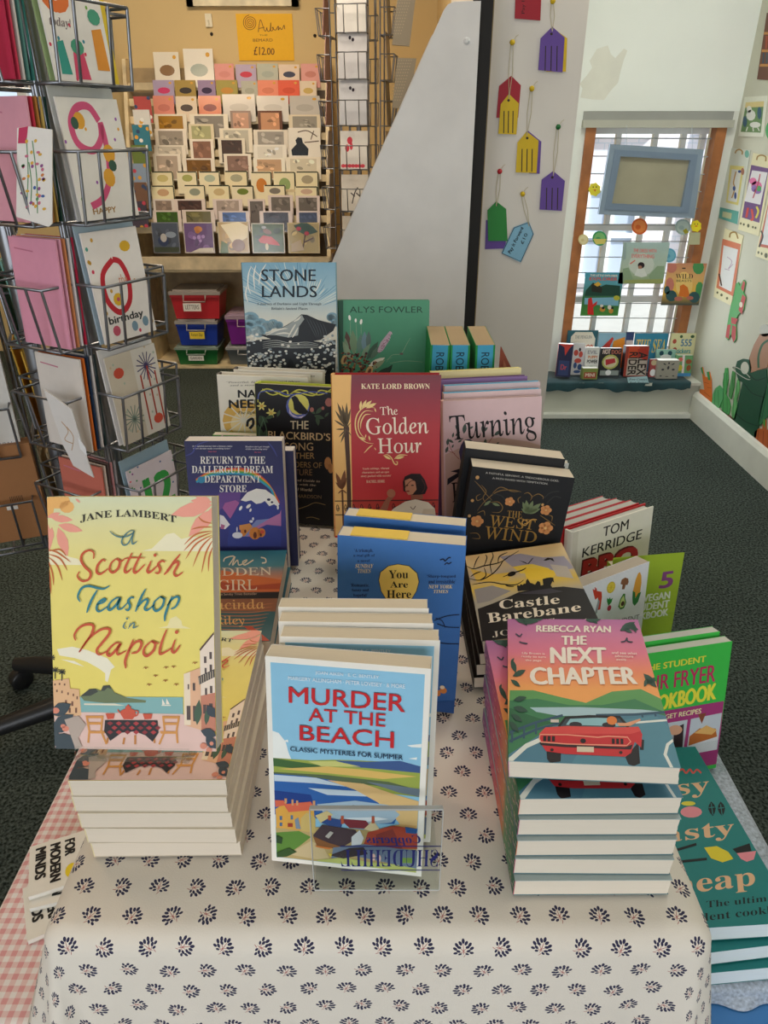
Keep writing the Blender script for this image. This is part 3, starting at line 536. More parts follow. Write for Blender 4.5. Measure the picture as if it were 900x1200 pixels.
def art_turning():
    a = Art(.144, .222, [(522, 470), (636, 474), (624, 642), (512, 638)])
    a.grad([(0, 'dcbcbc'), (.5, 'd4b4b4'), (1, 'c8a8a4')]).P().ref((500, 430), 6)
    a.poly([(120, 600), (300, 540), (500, 515), (700, 560), (800, 600), (800, 1200), (90, 1200)], 'c4a294')
    a.poly([(235, 545), (262, 512), (300, 510), (325, 530), (300, 545), (285, 600), (250, 690), (225, 650), (218, 590)], '443c5c').poly([(300, 515), (330, 535), (300, 540)], '1e1a24').poly([(120, 815), (125, 770), (200, 735), (150, 720), (250, 700), (300, 690), (240, 740)], '221e2a')
    a.lines([[(215, 640), (170, 580), (150, 520)], [(190, 600), (140, 575)], [(420, 560), (450, 520), (500, 470)], [(320, 530), (370, 545), (360, 580)]], 4, '9c5a50')
    for l in [(125, 590, 145, 545), (140, 540, 150, 490), (150, 500, 185, 525), (180, 490, 190, 455), (170, 560, 185, 535), (200, 480, 235, 455), (230, 450, 205, 405), (260, 470, 275, 400), (300, 440, 330, 425), (390, 470, 400, 415), (385, 470, 430, 440), (400, 570, 410, 515), (215, 525, 245, 510), (470, 500, 520, 470), (480, 560, 505, 550)]: a.leaf(*l, .42, '47544a', False)
    a.L += 1
    a.text('Turning', (165, 342, 768, 560), '1c1718', 'fine').text('B', (148, 800, 222, 938), '1c1718', 'fine')
    return a.mesh()
def art_blackbird():
    a = Art(.144, .222, [(300, 449), (408, 455), (407, 617), (305, 609)])
    a.U().rect(0, 0, 1, 1, '181617').P().ref((295, 445), 5.85)
    a.lines([[(50, 150), (60, 90), (120, 60), (240, 110), (300, 80), (420, 105), (470, 70), (545, 80), (640, 70)], [(80, 60), (150, 100), (240, 70), (260, 100), (330, 65), (460, 100), (550, 60)]], 9, 'c4c048', taper=.3)
    a.lines([[(50, 130), (70, 80), (180, 75), (260, 100), (400, 80), (520, 90)]], 7, '4a5aa0')
    a.ell(320, 178, 80, 84, '5a66a8').ell(326, 165, 70, 70, 'd3cb62').poly([(262, 190), (280, 230), (320, 250), (360, 240), (380, 225), (345, 258), (290, 250), (262, 225)], 'c9bcd0')
    a.poly([(275, 118), (300, 105), (318, 118), (330, 140), (360, 175), (392, 215), (375, 232), (330, 228), (295, 200), (288, 150)], '151314')
    for cx, cy, r in ((75, 175, 34), (140, 222, 36)): 
        for t in range(6): a.leaf(cx, cy, cx+r*math.cos(t*1.05), cy+r*math.sin(t*1.05), .4, 'e6d878', False)
        a.ell(cx, cy, 10, 10, 'e0a840')
    for l in [(60, 240, 120, 290), (80, 320, 60, 240), (70, 480, 50, 300), (80, 470, 110, 330), (100, 260, 160, 240), (440, 230, 400, 200), (440, 230, 490, 180), (450, 240, 460, 310), (430, 240, 500, 260), (180, 250, 200, 200), (530, 220, 500, 250)]: a.leaf(*l, .4, '40543c', False)
    a.L += 1
    a.lines([[(70, 460), (60, 350), (90, 260)], [(85, 470), (110, 350), (80, 250)]], 6, '5a7a5a').ells([(415, 200, 14, 16), (490, 190, 10, 12), (530, 150, 26, 30)], 'a8685c').ells([(75, 490, 24, 16), (100, 500, 18, 12), (52, 500, 12, 10), (525, 565, 24, 44), (545, 600, 20, 34)], 'c08850')
    a.polys([[(160, 455), (120, 450), (130, 475), (155, 480)], [(160, 455), (190, 425), (195, 455), (170, 485)]], 'dcc8bc')
    a.text('THE', (270, 276, 392, 332), 'd9c9a4', 'semi').text('BLACKBIRD’S', [(120, 344), (540, 362), (540, 412), (120, 396)], 'd9bc8c', 'semi').text('SONG', (232, 424, 425, 478), 'c8a878').text('& OTHER', (205, 492, 434, 534), 'b8935c').text('WONDERS OF', [(172, 548), (484, 560), (484, 598), (172, 588)], '9c7c4c').text('NATURE', (228, 606, 420, 648), '8c6c48')
    for t, q in (('A Year-Round Guide to', [(150, 664), (472, 680), (472, 696), (150, 680)]), ('Connecting with the', [(165, 694), (445, 708), (445, 726), (165, 712)]), ('Natural World', [(222, 728), (420, 738), (420, 758), (222, 748)])): a.text(t, q, 'b9a488', 'ital')
    a.text('LEWIS RICHARDSON', [(150, 770), (482, 784), (482, 808), (150, 794)], '8c7450').lines([[(240, 850), (300, 880), (380, 860), (440, 835), (510, 850)], [(380, 940), (420, 935), (470, 950)]], 4, '9c8450')
    a.rects([(278, 905, 322, 911), (296, 905, 302, 950)], 'a8402c').rects([(282, 932, 292, 946), (306, 918, 316, 932)], 'a8402c')
    return a.mesh()
def art_dallergut():
    a = Art(.129, .198, [(212, 533), (328.7, 533), (337, 694), (228, 694)])
    a.grad([(0, '32345c'), (.3, '383a6c'), (.45, '4a3f86'), (.6, '3c3f88'), (1, '30346c')]).P().ref((205, 525), 6.43)
    a.polys([[(330, 440), (480, 440), (470, 520), (400, 640), (340, 560), (280, 600), (250, 500)]], '6a4a90').poly([(340, 560), (400, 640), (470, 520), (440, 500), (360, 520)], 'a8609c')
    for i, c in enumerate(('d8503c', 'e8a040', '60a858', '3a9cc0')): a.line([(140, 345+i*6), (250, 285+i*9), (420, 262+i*12), (560, 275+i*14), (660, 345+i*10), (720, 420+i*4), (775-i*16, 520-i*8)], 15, c)
    a.ell(178, 345, 30, 26, '3a8cb0')
    a.poly([(380, 800), (400, 660), (470, 530), (560, 440), (640, 425), (720, 470), (790, 560), (790, 850), (380, 850)], '3a4490').poly([(480, 500), (530, 440), (600, 412), (670, 420), (740, 470), (778, 530), (765, 548), (735, 530), (700, 545), (665, 505), (640, 520), (600, 528), (560, 500), (520, 510)], 'efece6')
    a.ells([(480, 560, 10, 20, 30), (540, 545, 12, 22, 50), (555, 575, 8, 14, 20), (765, 555, 8, 16)], 'efece6').ells([(695, 495, 14, 10), (720, 515, 10, 8)], '2a2c50')
    a.poly([(320, 610), (350, 620), (398, 685), (360, 720), (320, 700)], 'efe6e6').poly([(330, 680), (360, 690), (350, 720), (325, 715)], 'b86890')
    a.poly([(790, 570), (780, 600), (700, 640), (600, 650), (540, 720), (500, 775), (560, 775), (600, 720), (680, 685), (790, 695)], 'b877a8').poly([(600, 650), (540, 720), (500, 775), (530, 775), (580, 710), (650, 670), (700, 640)], '7f8cc0')
    a.poly([(470, 690), (550, 675), (570, 700), (520, 760), (470, 720)], 'd8904c').ells([(500, 745, 22, 30), (590, 750, 46, 48), (640, 745, 30, 35)], 'd8843c').ells([(515, 735, 9, 14), (590, 765, 14, 26), (635, 760, 8, 14)], '6a3420').ell(645, 740, 16, 14, 'd0503c').ell(455, 765, 40, 24, 'e6e4ec').ells([(452, 720, 5, 20), (560, 660, 14, 10), (575, 640, 8, 12)], 'e6e4ec')
    for t, q in (('‘A delightful journey into a fantasy realm', (108, 84, 415, 98)), ('where dreams make everything better’', (115, 102, 405, 116)), ('‘Readers can’t get enough', (515, 88, 700, 102)), ('of this enchanting story’', (518, 106, 690, 120))): a.text(t, q, 'd8d6dc', 'ital')
    a.text('Daily Mail', (232, 126, 295, 138), 'c85a70', 'ital').text('The Sun', (585, 130, 635, 140), 'c85a70', 'ital')
    W = 'f0ede6'
    a.text('RETURN TO THE', (170, 167, 668, 224), W, 'serif').text('DALLERGUT DREAM', (106, 238, 728, 294), W, 'serif').text('DEPARTMENT', (203, 312, 634, 366), W, 'serif').text('STORE', (320, 384, 526, 438), W, 'serif')
    a.lines([[(50, 165), (110, 140), (150, 80), (240, 50)], [(690, 60), (730, 110), (760, 170)]], 12, '454a8c', taper=.8)
    return a.mesh()
def art_stone():
    a = Art(.156, .240, [(283, 308), (393, 308), (397, 476), (294, 476)])
    a.grad([(0, '7fa9bd'), (.2, '9dbdc8'), (.42, 'ddd8c6'), (.6, 'cfc8b4'), (1, '2b3136')]).P().ref((280, 300), 7.5)
    q = random.Random(3)
    for i in range(46):
        an = R(200+i*3.1); r0, r1 = 180+q.random()*120, 330+q.random()*200; cx, cy = 470, 520
        p = [(cx+r*1.15*math.cos(an+.12*math.sin(r*.01)), cy+r*math.sin(an)) for r in (r0, (r0+r1)/2, r1)]
        a.line(p, 5+q.random()*5, q.choice(('e9e2cf', '6f9db4', 'd6dccf', '5d8ea8')), taper=.9, nl=False)
    a.L += 1
    a.lines([[(110, 90), (85, 160), (80, 260), (105, 340)], [(150, 80), (130, 180), (140, 300)], [(240, 70), (190, 160), (175, 260)], [(70, 260), (60, 340), (80, 410)]], 11, 'f0eadb', taper=.9)
    for cx, cy, r in ((100, 560, 80), (90, 620, 70), (190, 600, 60), (240, 620, 60), (300, 600, 50), (350, 610, 40), (820, 540, 50), (850, 590, 40), (60, 660, 60), (170, 660, 70)): a.ell(cx, cy, r, r*.85, '7fa2b0', nl=False); a.ell(cx-r*.08, cy+r*.14, r*.86, r*.7, 'b4cbd0', nl=True)
    a.poly([(190, 700), (300, 670), (420, 610), (500, 560), (550, 515), (600, 520), (700, 565), (855, 605), (830, 660), (720, 740), (600, 760), (300, 740)], '23272b')
    a.polys([[(200, 695), (330, 660), (430, 610), (500, 560), (555, 520), (575, 560), (530, 620), (520, 700), (440, 720), (330, 700)]], '9aa09c')
    a.lines([[(240, 700), (350, 650), (430, 640)], [(480, 580), (520, 560), (545, 530)], [(430, 720), (470, 650), (500, 600)], [(320, 690), (400, 680), (460, 690)], [(470, 720), (495, 680), (520, 630)]], 14, 'dcd8ca', taper=.8)
    a.lines([[(590+i*30, 545+i*10), (640+i*26, 640+i*8), (680+i*14, 720)] for i in range(6)], 4, '50565a', taper=.8)
    a.poly([(60, 760), (200, 735), (500, 730), (720, 760), (850, 740), (850, 1300), (60, 1300)], '23272b')
    a.lines([[(210, 760+i*18), (330, 745+i*18), (450, 768+i*14), (600, 760+i*16), (700, 780+i*10)] for i in range(4)], 6, 'a9aca4', taper=.7)
    for i in range(260):                        # tree crowns cut in white flecks
        cx, cy, R0 = q.choice(((120, 740, 85), (450, 850, 120), (780, 760, 90), (830, 830, 90), (630, 880, 80), (250, 880, 80), (120, 900, 90), (330, 950, 80), (600, 980, 90), (780, 980, 100), (180, 1050, 120), (500, 1100, 140), (760, 1150, 130)))
        t, r = q.random()*6.28, R0*math.sqrt(q.random()); a.ell(cx+r*math.cos(t), cy+r*.8*math.sin(t), 9+q.random()*9, 7+q.random()*6, q.choice(('e4e0d2', 'c9ccc4', '8c979a', 'b4bcbc', 'e4e0d2')), n=6, nl=False)
    a.L += 1
    a.polys([[(415, 1020), (440, 915), (455, 905), (475, 925), (490, 1020)], [(760, 1040), (790, 970), (815, 960), (835, 1040)]], '15181a')
    K = '17242e'
    a.text('STONE', (198, 120, 675, 224), K, 'semi').text('LANDS', (204, 264, 685, 366), K, 'semi').text('A Journey of Darkness and Light Through', (158, 412, 725, 440), '4a5458', 'serif').text('Britain’s Ancient Places', (285, 452, 605, 476), '4a5458', 'serif')
    return a.mesh()
def art_alys():
    a = Art(.158, .240, [(397, 351), (503, 351), (500, 508), (400, 508)])
    a.grad([(0, '4f9472'), (.5, '468a68'), (1, '3a7858')]).P().ref((390, 345), 7.5)
    a.poly([(55, 40), (95, 42), (90, 1300), (70, 1300)], '2f5a48').text('ALYS FOWLER', (150, 98, 790, 152), '1f4434')
    a.lines([[(155, 210), (160, 380), (175, 500)], [(205, 240), (212, 400), (200, 520)], [(250, 250), (250, 420), (240, 520)], [(470, 580), (520, 520), (600, 505), (650, 420), (680, 370)], [(500, 590), (640, 570), (790, 580)], [(470, 560), (520, 540)]], 4, '93a88c', taper=.6)
    a.ells([(150, 195, 11, 24, -8), (203, 218, 9, 18), (250, 230, 11, 24, 8)], 'f2efe4').ell(603, 508, 16, 10, '6a5a58')
    for l, c in (((150, 500, 120, 310), '5c4038'), ((190, 520, 175, 300), '6f8a68'), ((130, 520, 110, 370), '7a9070'), ((230, 520, 250, 330), '5f7f70'), ((280, 500, 280, 310), '6c8890'), ((310, 470, 318, 310), '5a7068'), ((250, 540, 330, 420), '7a9478'), ((300, 560, 400, 400), '3f5a48'), ((330, 560, 420, 430), '55705c'), ((160, 560, 90, 400), '8aa080'), ((440, 720, 525, 600), '24382e'), ((360, 720, 520, 620), '2c4034'), ((310, 620, 460, 540), 'dcd8c4'), ((330, 650, 460, 560), '8f9a78')): a.leaf(*l, .3, c)
    a.poly([(395, 470), (420, 410), (500, 310), (520, 320), (490, 400), (440, 480), (405, 500)], 'b9a0ac')
    q = random.Random(5)
    for i in range(50):
        t = q.random(); a.ell(400+t*110+q.random()*26-10, 480-t*160+q.random()*30, 5, 4, q.choice(('7c4a60', 'd8c4cc', '9c6a7c')), n=6, nl=False)
    for i in range(230):
        x, y = 75+q.random()*310, 500+q.random()*300
        if y < 560 and x > 300: continue
        a.ell(x, y, 6+q.random()*8, 5+q.random()*7, q.choice(('6a2c28', '4a1f1c', '8c4a30', 'c08a54', '3a2018', '7c5c3c', '5a3a48')), n=6, nl=False)
    a.L += 1
    a.ells([(100, 560, 24, 44, 20), (320, 660, 30, 50, 25)], 'c8a46c').ells([(110, 560, 12, 30, 20), (322, 662, 14, 30, 25)], '6a4030')
    return a.mesh()
def art_needs():
    a = Art(.144, .222, [(256, 446), (365, 452), (363, 613), (261, 606)])
    a.U().rect(0, 0, 1, 1, 'e4dccb').P().ref((190, 430), 3.75)
    a.ell(360, 270, 95, 90, 'd9ac54').ell(370, 290, 70, 62, 'e8cf94').lines([[(360, 270), (360+100*math.cos(t), 270+95*math.sin(t))] for t in [i*.5 for i in range(13)]], 5, 'e4dccb', smooth=False)
    a.text('NATURE', (340, 132, 560, 166), '1b1a1c', 'bold').text('NEEDS US', (298, 176, 580, 214), '1b1a1c', 'bold').text('The fight to save our wild places', (335, 230, 640, 246), '2a2620', 'ital')
    a.text('“Powerful, full of hope and ideas', (290, 92, 620, 103), '8c8478', 'ital').text('and a manifesto for change”', (305, 106, 600, 116), '8c8478', 'ital')
    a.lines([[(375, 300), (380, 275), (400, 265), (402, 290), (385, 310)]], 12, '17151a')
    return a.mesh()
def art_hidden():
    a = Art(.129, .198, [(222, 647), (340, 647), (318, 745), (175, 745)])
    a.grad([(0, '2f6f80'), (.2, '4a7c84'), (.36, 'c9805c'), (.46, 'b85a34'), (.5, '3c3430'), (.56, '8c6a54'), (.72, '4a6468'), (1, '2a4448')]).P().ref((210, 600), 3.75)
    a.poly([(180, 255), (480, 300), (470, 345), (170, 345)], 'c86a38').polys([[(170, 300), (300, 320), (460, 310), (455, 335), (170, 335)]], 'a84a2c').polys([[(100, 345), (300, 350), (450, 345), (445, 372), (90, 370)]], '28231f').poly([(90, 372), (440, 372), (430, 430), (80, 420)], '8c5a40').poly([(80, 420), (430, 425), (400, 545), (60, 545)], '3a5c60')
    a.lines([[(100+i*7, 395+i*14), (300, 400+i*14), (425-i*8, 392+i*14)] for i in range(9)], 4, 'b0704c', taper=.8).poly([(280, 482), (320, 484), (405, 545), (370, 545)], 'b0442c').polys([[(120, 520), (270, 518), (290, 545), (90, 545)]], 'a83c28')
    W = 'dccbb0'
    a.lines([[(190, 220), (200, 205), (240, 200), (215, 235)], [(245, 200), (232, 235), (255, 215), (262, 235), (290, 225), (300, 215), (280, 222), (290, 235), (330, 215)], [(365, 205), (385, 210), (388, 225), (370, 228)]], 5, W)
    a.text('HIDDEN', (90, 246, 414, 278), W, 'fine').text('GIRL', (165, 294, 345, 338), W, 'fine').text('Lucinda', (95, 374, 380, 414), 'd9a868', 'fine').text('Riley', (140, 440, 285, 486), 'd9a868', 'fine').text('The Sunday Times Bestseller', (160, 348, 345, 360), 'c4a890')
    return a.mesh()
def art_kerridge():
    a = Art(.19, .25, [(668, 626), (762, 595), (745, 742), (657, 782)])
    a.U().rect(0, 0, 1, 1, 'e8e4d6').P().ref((650, 570), 5.713)
    a.U().rect(0, 0, .06, 1, 'd9d4c4').P()
    a.text('TOM', [(306, 283), (476, 228), (468, 298), (298, 350)], '151515', 'semi').text('KERRIDGE', [(168, 425), (565, 294), (556, 358), (160, 490)], '151515', 'semi')
    for o, c in ((-5, '6a1418'), (4, 'c0282c')): a.text('BBQ', [(175+o, 510+o), (530+o, 402+o), (515+o, 545+o), (160+o, 650+o)], c, 'heavy')
    return a.mesh()
def art_veg():
    a = Art(.17, .22, [(666, 693), (757, 658), (776, 800), (690, 840)])
    a.U().rect(0, 0, 1, 1, 'eceaf2').P().ref((650, 570), 5.713)
    R_, Gn = 'd0402c', '2f8a3c'
    a.poly([(225, 690), (240, 675), (255, 685), (262, 700), (298, 705), (310, 740), (318, 825), (300, 830), (280, 745), (262, 760), (240, 720)], R_).ell(237, 687, 6, 6, 'eceaf2').poly([(285, 755), (300, 770), (300, 850), (282, 860)], '9a9ca4')
    a.ell(363, 674, 32, 40, 'd9b52c').ell(363, 674, 26, 33, 'ecd24c').lines([[(363, 674), (363+24*math.cos(t), 674+30*math.sin(t))] for t in [i*.785 for i in range(8)]], 3, 'd9b52c', smooth=False)
    a.poly([(430, 650), (432, 620), (455, 605), (480, 612), (490, 635), (486, 655), (472, 655), (470, 685), (450, 686), (448, 655)], '8c5a3c')
    a.poly([(540, 700), (540, 620), (548, 575), (560, 565), (578, 590), (592, 640), (598, 700), (585, 740), (555, 740)], 'e8a33c').poly([(538, 695), (560, 705), (572, 745), (585, 710), (606, 700), (600, 770), (580, 798), (560, 780), (548, 745)], '2c7a3a')
    a.poly([(455, 750), (470, 715), (484, 715), (492, 745), (508, 775), (500, 815), (475, 825), (452, 805)], '3c7a2c').poly([(462, 755), (475, 728), (484, 745), (500, 778), (490, 808), (470, 812), (460, 795)], 'd4dc8c').ell(482, 783, 14, 17, '4a2c20')
    a.poly([(355, 770), (350, 745), (365, 755), (372, 740), (380, 755), (395, 745), (392, 775), (375, 800)], Gn).ell(385, 815, 15, 20, 'b82f4c')
    a.text('THE STUDENT', [(330, 925), (634, 855), (640, 895), (336, 968)], '6a6a70').text('VEGETABLE', [(330, 985), (640, 910), (646, 960), (336, 1040)], '6a6a70').leaf(625, 1050, 628, 1010, .5, '5a9a3c')
    return a.mesh()
def art_five():
    a = Art(.12, .22, [(722, 666), (776, 660), (790, 800), (740, 806)])
    a.U().rect(0, 0, 1, 1, 'a4bd34').P().ref((650, 570), 5.713)
    a.text('5', [(650, 655), (698, 645), (712, 752), (660, 768)], '8c4a84', 'heavy')
    W = 'eef0e0'
    a.text('VEGAN', [(600, 808), (712, 785), (720, 835), (608, 858)], W, 'bold').text('STUDENT', [(560, 880), (722, 845), (728, 895), (566, 930)], W, 'bold').text('COOKBOOK', [(540, 950), (728, 905), (736, 952), (546, 1000)], W, 'bold')
    return a.mesh()
def art_fryer():
    a = Art(.138, .205, [(742, 770), (837, 754), (835, 890), (748, 906)])
    a.U().rect(0, 0, 1, 1, '3fbf4c').P().ref((600, 520), 3)
    a.poly([(410, 950), (706, 897), (708, 1098), (420, 1150)], 'a83a78')
    a.polys([[(610, 955), (704, 935), (702, 1052), (608, 1070)], [(500, 975), (600, 957), (598, 1072), (510, 1090)]], 'c4ccd4')
    a.poly([(612, 1010), (640, 985), (690, 985), (700, 1020), (680, 1050), (612, 1060)], 'b8682c').poly([(625, 1000), (660, 975), (695, 990), (680, 1005)], 'e0b068').poly([(612, 1040), (700, 1010), (700, 1052), (612, 1068)], 'dcdce0').poly([(630, 940), (655, 935), (645, 970)], '8a4a34').poly([(560, 985), (590, 970), (595, 1060), (570, 1070)], '3a2c30').ell(565, 990, 22, 16, 'd8a484')
    a.text('THE STUDENT', [(440, 785), (633, 750), (634, 770), (441, 805)], 'e6e048', 'bold').text('AIR FRYER', [(455, 822), (668, 778), (670, 834), (458, 868)], 'c03060', 'semi').text('COOKBOOK', [(440, 895), (676, 838), (678, 890), (442, 942)], 'f0e648', 'bold').text('BUDGET RECIPES', [(490, 948), (638, 920), (638, 936), (490, 962)], 'f0e0b0', 'bold').text('SMYTH ABEL', [(480, 1122), (625, 1098), (625, 1112), (480, 1136)], 'e6e8c0', 'bold')
    return a.mesh()
def px(p):
    p = Vector(p)-Vector((0, 0, HC)); s, c = math.sin(R(28)), math.cos(R(28)); z = p.y*c-p.z*s; v = -p.y*s-p.z*c
    return (450+832*p.x/z, 600+832*v/z)
def quad(w, h, M): return [px(M @ Vector(q)) for q in ((-w/2, 0, h), (w/2, 0, h), (w/2, 0, 0), (-w/2, 0, 0))]
# ---------------------------------------------------------------- the setting
XR, DW, DB = 1.58, 3.62, 4.68                  # right wall, window wall, yellow back wall
def setpiece(name, g, m): return struct(g.build(name, m))
def carpet():
    m = bpy.data.materials.new('carpet'); m.use_nodes = True; N, L = m.node_tree.nodes, m.node_tree.links; b = N['Principled BSDF']
    b.inputs['Roughness'].default_value = 1; b.inputs['Specular IOR Level'].default_value = .1
    tc = N.new('ShaderNodeTexCoord'); n = N.new('ShaderNodeTexNoise'); n.inputs['Scale'].default_value = 150; n.inputs['Detail'].default_value = 3
    n2 = N.new('ShaderNodeTexNoise'); n2.inputs['Scale'].default_value = 3
    cr = N.new('ShaderNodeValToRGB'); e = cr.color_ramp.elements
    e[0].position = .36; e[0].color = (.011, .016, .012, 1); e[1].position = .66; e[1].color = (.095, .115, .10, 1)
    L.new(tc.outputs['Object'], n.inputs['Vector']); L.new(tc.outputs['Object'], n2.inputs['Vector']); L.new(n.outputs[0], cr.inputs[0])
    mr = N.new('ShaderNodeMapRange'); mr.inputs[3].default_value = .8; mr.inputs[4].default_value = 1.2; L.new(n2.outputs[0], mr.inputs[0])
    mx = N.new('ShaderNodeVectorMath'); mx.operation = 'SCALE'; L.new(cr.outputs[0], mx.inputs[0]); L.new(mr.outputs[0], mx.inputs['Scale']); L.new(mx.outputs[0], b.inputs['Base Color'])
    bp = N.new('ShaderNodeBump'); bp.inputs['Distance'].default_value = .004; L.new(n.outputs[0], bp.inputs['Height']); L.new(bp.outputs[0], b.inputs['Normal']); return m
g = G(); g.box(-3.2, XR+.1, -2.6, DB+.1, -.05, 0); struct(g.build('floor', carpet()))
g = G(); g.box(-3.2, XR+.1, -2.6, DB+.1, 2.6, 2.7, H('c4bfb2')); setpiece('ceiling', g, M_wall)
YEL, WHT, SAGE = 'd6ba84', 'e9e6dd', 'c6c5b3'
# yellow back wall, with a bright window opening at its left end
g = G(); g.box(-1.56, .8, DB, DB+.1, 0, 2.6, H(YEL)); g.box(-3.2, -2.6, DB, DB+.1, 0, 2.6, H(YEL)); g.box(-2.6, -1.56, DB, DB+.1, 0, 1.05, H(YEL)); g.box(-2.6, -1.56, DB, DB+.1, 2.0, 2.6, H(YEL)); setpiece('wall_back', g, M_wall)
g = G(); g.box(-3.3, -3.2, -2.6, DB+.1, 0, 2.6, H('b09c78')); setpiece('wall_left', g, M_wall)
g = G(); g.box(XR, XR+.1, -2.6, DW+.3, 0, 2.6, H(SAGE)); setpiece('wall_right', g, M_wall)
g = G()                                        # front wall behind the camera, with the shop window opening
for b in ((-3.2, -2.4, 0, 2.6), (1.3, XR, 0, 2.6), (-2.4, 1.3, 0, .75), (-2.4, 1.3, 2.3, 2.6)): g.box(b[0], b[1], -2.7, -2.6, b[2], b[3], H(WHT))
setpiece('wall_front', g, M_wall)
# window wall of the alcove
WX0, WX1, WZ0, WZ1 = .905, 1.535, .19, 1.365
g = G(); g.box(.5, XR, DW, DW+.12, WZ1, 2.6, H('eceee6')); g.box(.5, WX0, DW, DW+.12, 0, WZ1, H('eceee6')); g.box(WX1, XR, DW, DW+.12, 0, WZ1, H('e2e2d8')); g.box(WX0, WX1, DW, DW+.12, 0, .16, H('e2e2d8'))
setpiece('wall_alcove', g, M_wall)
# patch of repaired plaster on the upper wall
a = Art(1, 1, [(600, 0), (800, 0), (800, 200), (600, 200)]); a.P()
pts = [(700, 58), (712, 54), (716, 64), (722, 68), (732, 57), (736, 60), (731, 70), (728, 84), (724, 96), (716, 106), (707, 118), (694, 117), (681, 115), (683, 103), (680, 98), (688, 88), (694, 80), (692, 72)]
g = G(); P3 = [at(x+(rnd.random()-.5)*2, y+(rnd.random()-.5)*2, D=DW-.0015) for x, y in pts]; g.prism(P3, (0, .001, 0), H('e4e2d4')); o = g.build('trim_plaster_patch', M_matte); struct(o)
# the wall between alcove and yellow room: a white pier, and the partition running back from it
g = G(); g.box(.29, .545, 2.3, DW+.12, 0, 2.6, H('e6dfd4')); setpiece('wall_pier', g, M_wall)
g = G(); g.box(.29, .5, DW+.12, DB, 0, 2.6, H(YEL)); setpiece('wall_partition', g, M_wall)
g = G(); g.box(.283, .2915, 2.285, 2.302, 0, 2.6, H('9c8450')); g.box(.276, .283, 2.29, 2.305, 0, 2.6, H('5a4628')); setpiece('trim_1', g, M_wood)
# ledge under the window, baseboards
g = G(); g.box(.545, XR, 3.44, DW, 0, .165, H('c9c9ba')); g.box(.545, XR, 3.425, DW, .165, .18, H('d8d8ca')); setpiece('trim_window_ledge', g, M_wall)
g = G(); g.box(.545, XR-.02, 3.405, 3.44, 0, .022, H('e4e4da')); setpiece('baseboard_back', g, M_matte)
g = G(); g.prism([(XR-.028, 0, 0), (XR-.028, 0, .12), (XR-.018, 0, .135), (XR-.001, 0, .14), (XR-.001, 0, 0)], (0, 0, 0)) if 0 else None
g.v = []; g.f = []; g.c = []; g.sm = []
g.prism([(XR-.028, -2.5, 0), (XR-.028, -2.5, .115), (XR-.018, -2.5, .132), (XR-.001, -2.5, .137), (XR-.001, -2.5, 0)], (0, 5.93, 0), H('dad9cb')); setpiece('baseboard_right', g, M_matte)
g = G(); g.box(.545, .56, 2.3, 3.42, 0, .09, H('dad9cb')); setpiece('baseboard_left', g, M_matte)
# window: wooden casing, rail, sashes, panes, bars
wn = bpy.data.objects.new('window_1', None); COL.objects.link(wn); struct(wn)
for x0, x1 in ((WX0, WX0+.045), (WX1-.045, WX1)):
    g = G(); g.box(x0, x1, DW-.012, DW+.05, WZ0-.02, WZ1-.06, H('a8693a')); g.build('window_casing', M_wood, wn)
g = G(); g.box(WX0-.02, WX1+.02, DW-.03, DW+.06, WZ1-.065, WZ1-.035, H('b9b7a8')); g.box(WX0-.018, WX1+.018, DW-.008, DW+.06, WZ1-.035, WZ1-.001, H('9f9f98')); g.build('window_rail_shade', M_matte, wn)  # upper grey strip stands in for the shaded recess above the rail
sash = G()
SX0, SX1 = WX0+.045, WX1-.045; Wd = H('f2f4f4')
for x in (SX0, SX0+.12, SX0+.29, SX0+.42, SX1-.03): sash.box(x, x+.022, DW+.07, DW+.10, WZ0, WZ1, Wd)
for z in (WZ0, .52, .86, WZ1-.09): sash.box(SX0, SX1, DW+.068, DW+.102, z, z+.028, Wd)
sash.build('window_sash', M_matte, wn)
for i, (xa, xb) in enumerate(((SX0+.022, SX0+.12), (SX0+.142, SX0+.29), (SX0+.312, SX0+.42), (SX0+.442, SX1-.03))):
    for za, zb in ((.22, .52), (.55, .86), (.89, 1.27)):
        g = G(); g.box(xa+.002, xb-.002, DW+.083, DW+.087, za, zb); g.build('pane', M_acr, wn)
for i in range(15):
    z = WZ0+.04+i*.0735
    g = G(); g.tube([(WX0+.01, DW+.03, z), (WX1-.01, DW+.03, z-.003)], .0026, 6); g.build('window_bar', mat('grey_bar', (.45, .48, .5), .5), wn)
# window at the far left of the yellow wall
w2 = bpy.data.objects.new('window_2', None); COL.objects.link(w2); struct(w2)
g = G()
for x in (-2.6, -2.1, -1.62): g.box(x, x+.05, DB+.03, DB+.08, 1.05, 2.0, H('f0f0ec'))
for z in (1.05, 1.5, 1.95): g.box(-2.6, -1.56, DB+.03, DB+.08, z, z+.05, H('f0f0ec'))
g.build('window_frame', M_matte, w2); g = G(); g.box(-2.6, -1.56, DB+.05, DB+.055, 1.05, 2.0); g.build('pane', M_acr, w2)
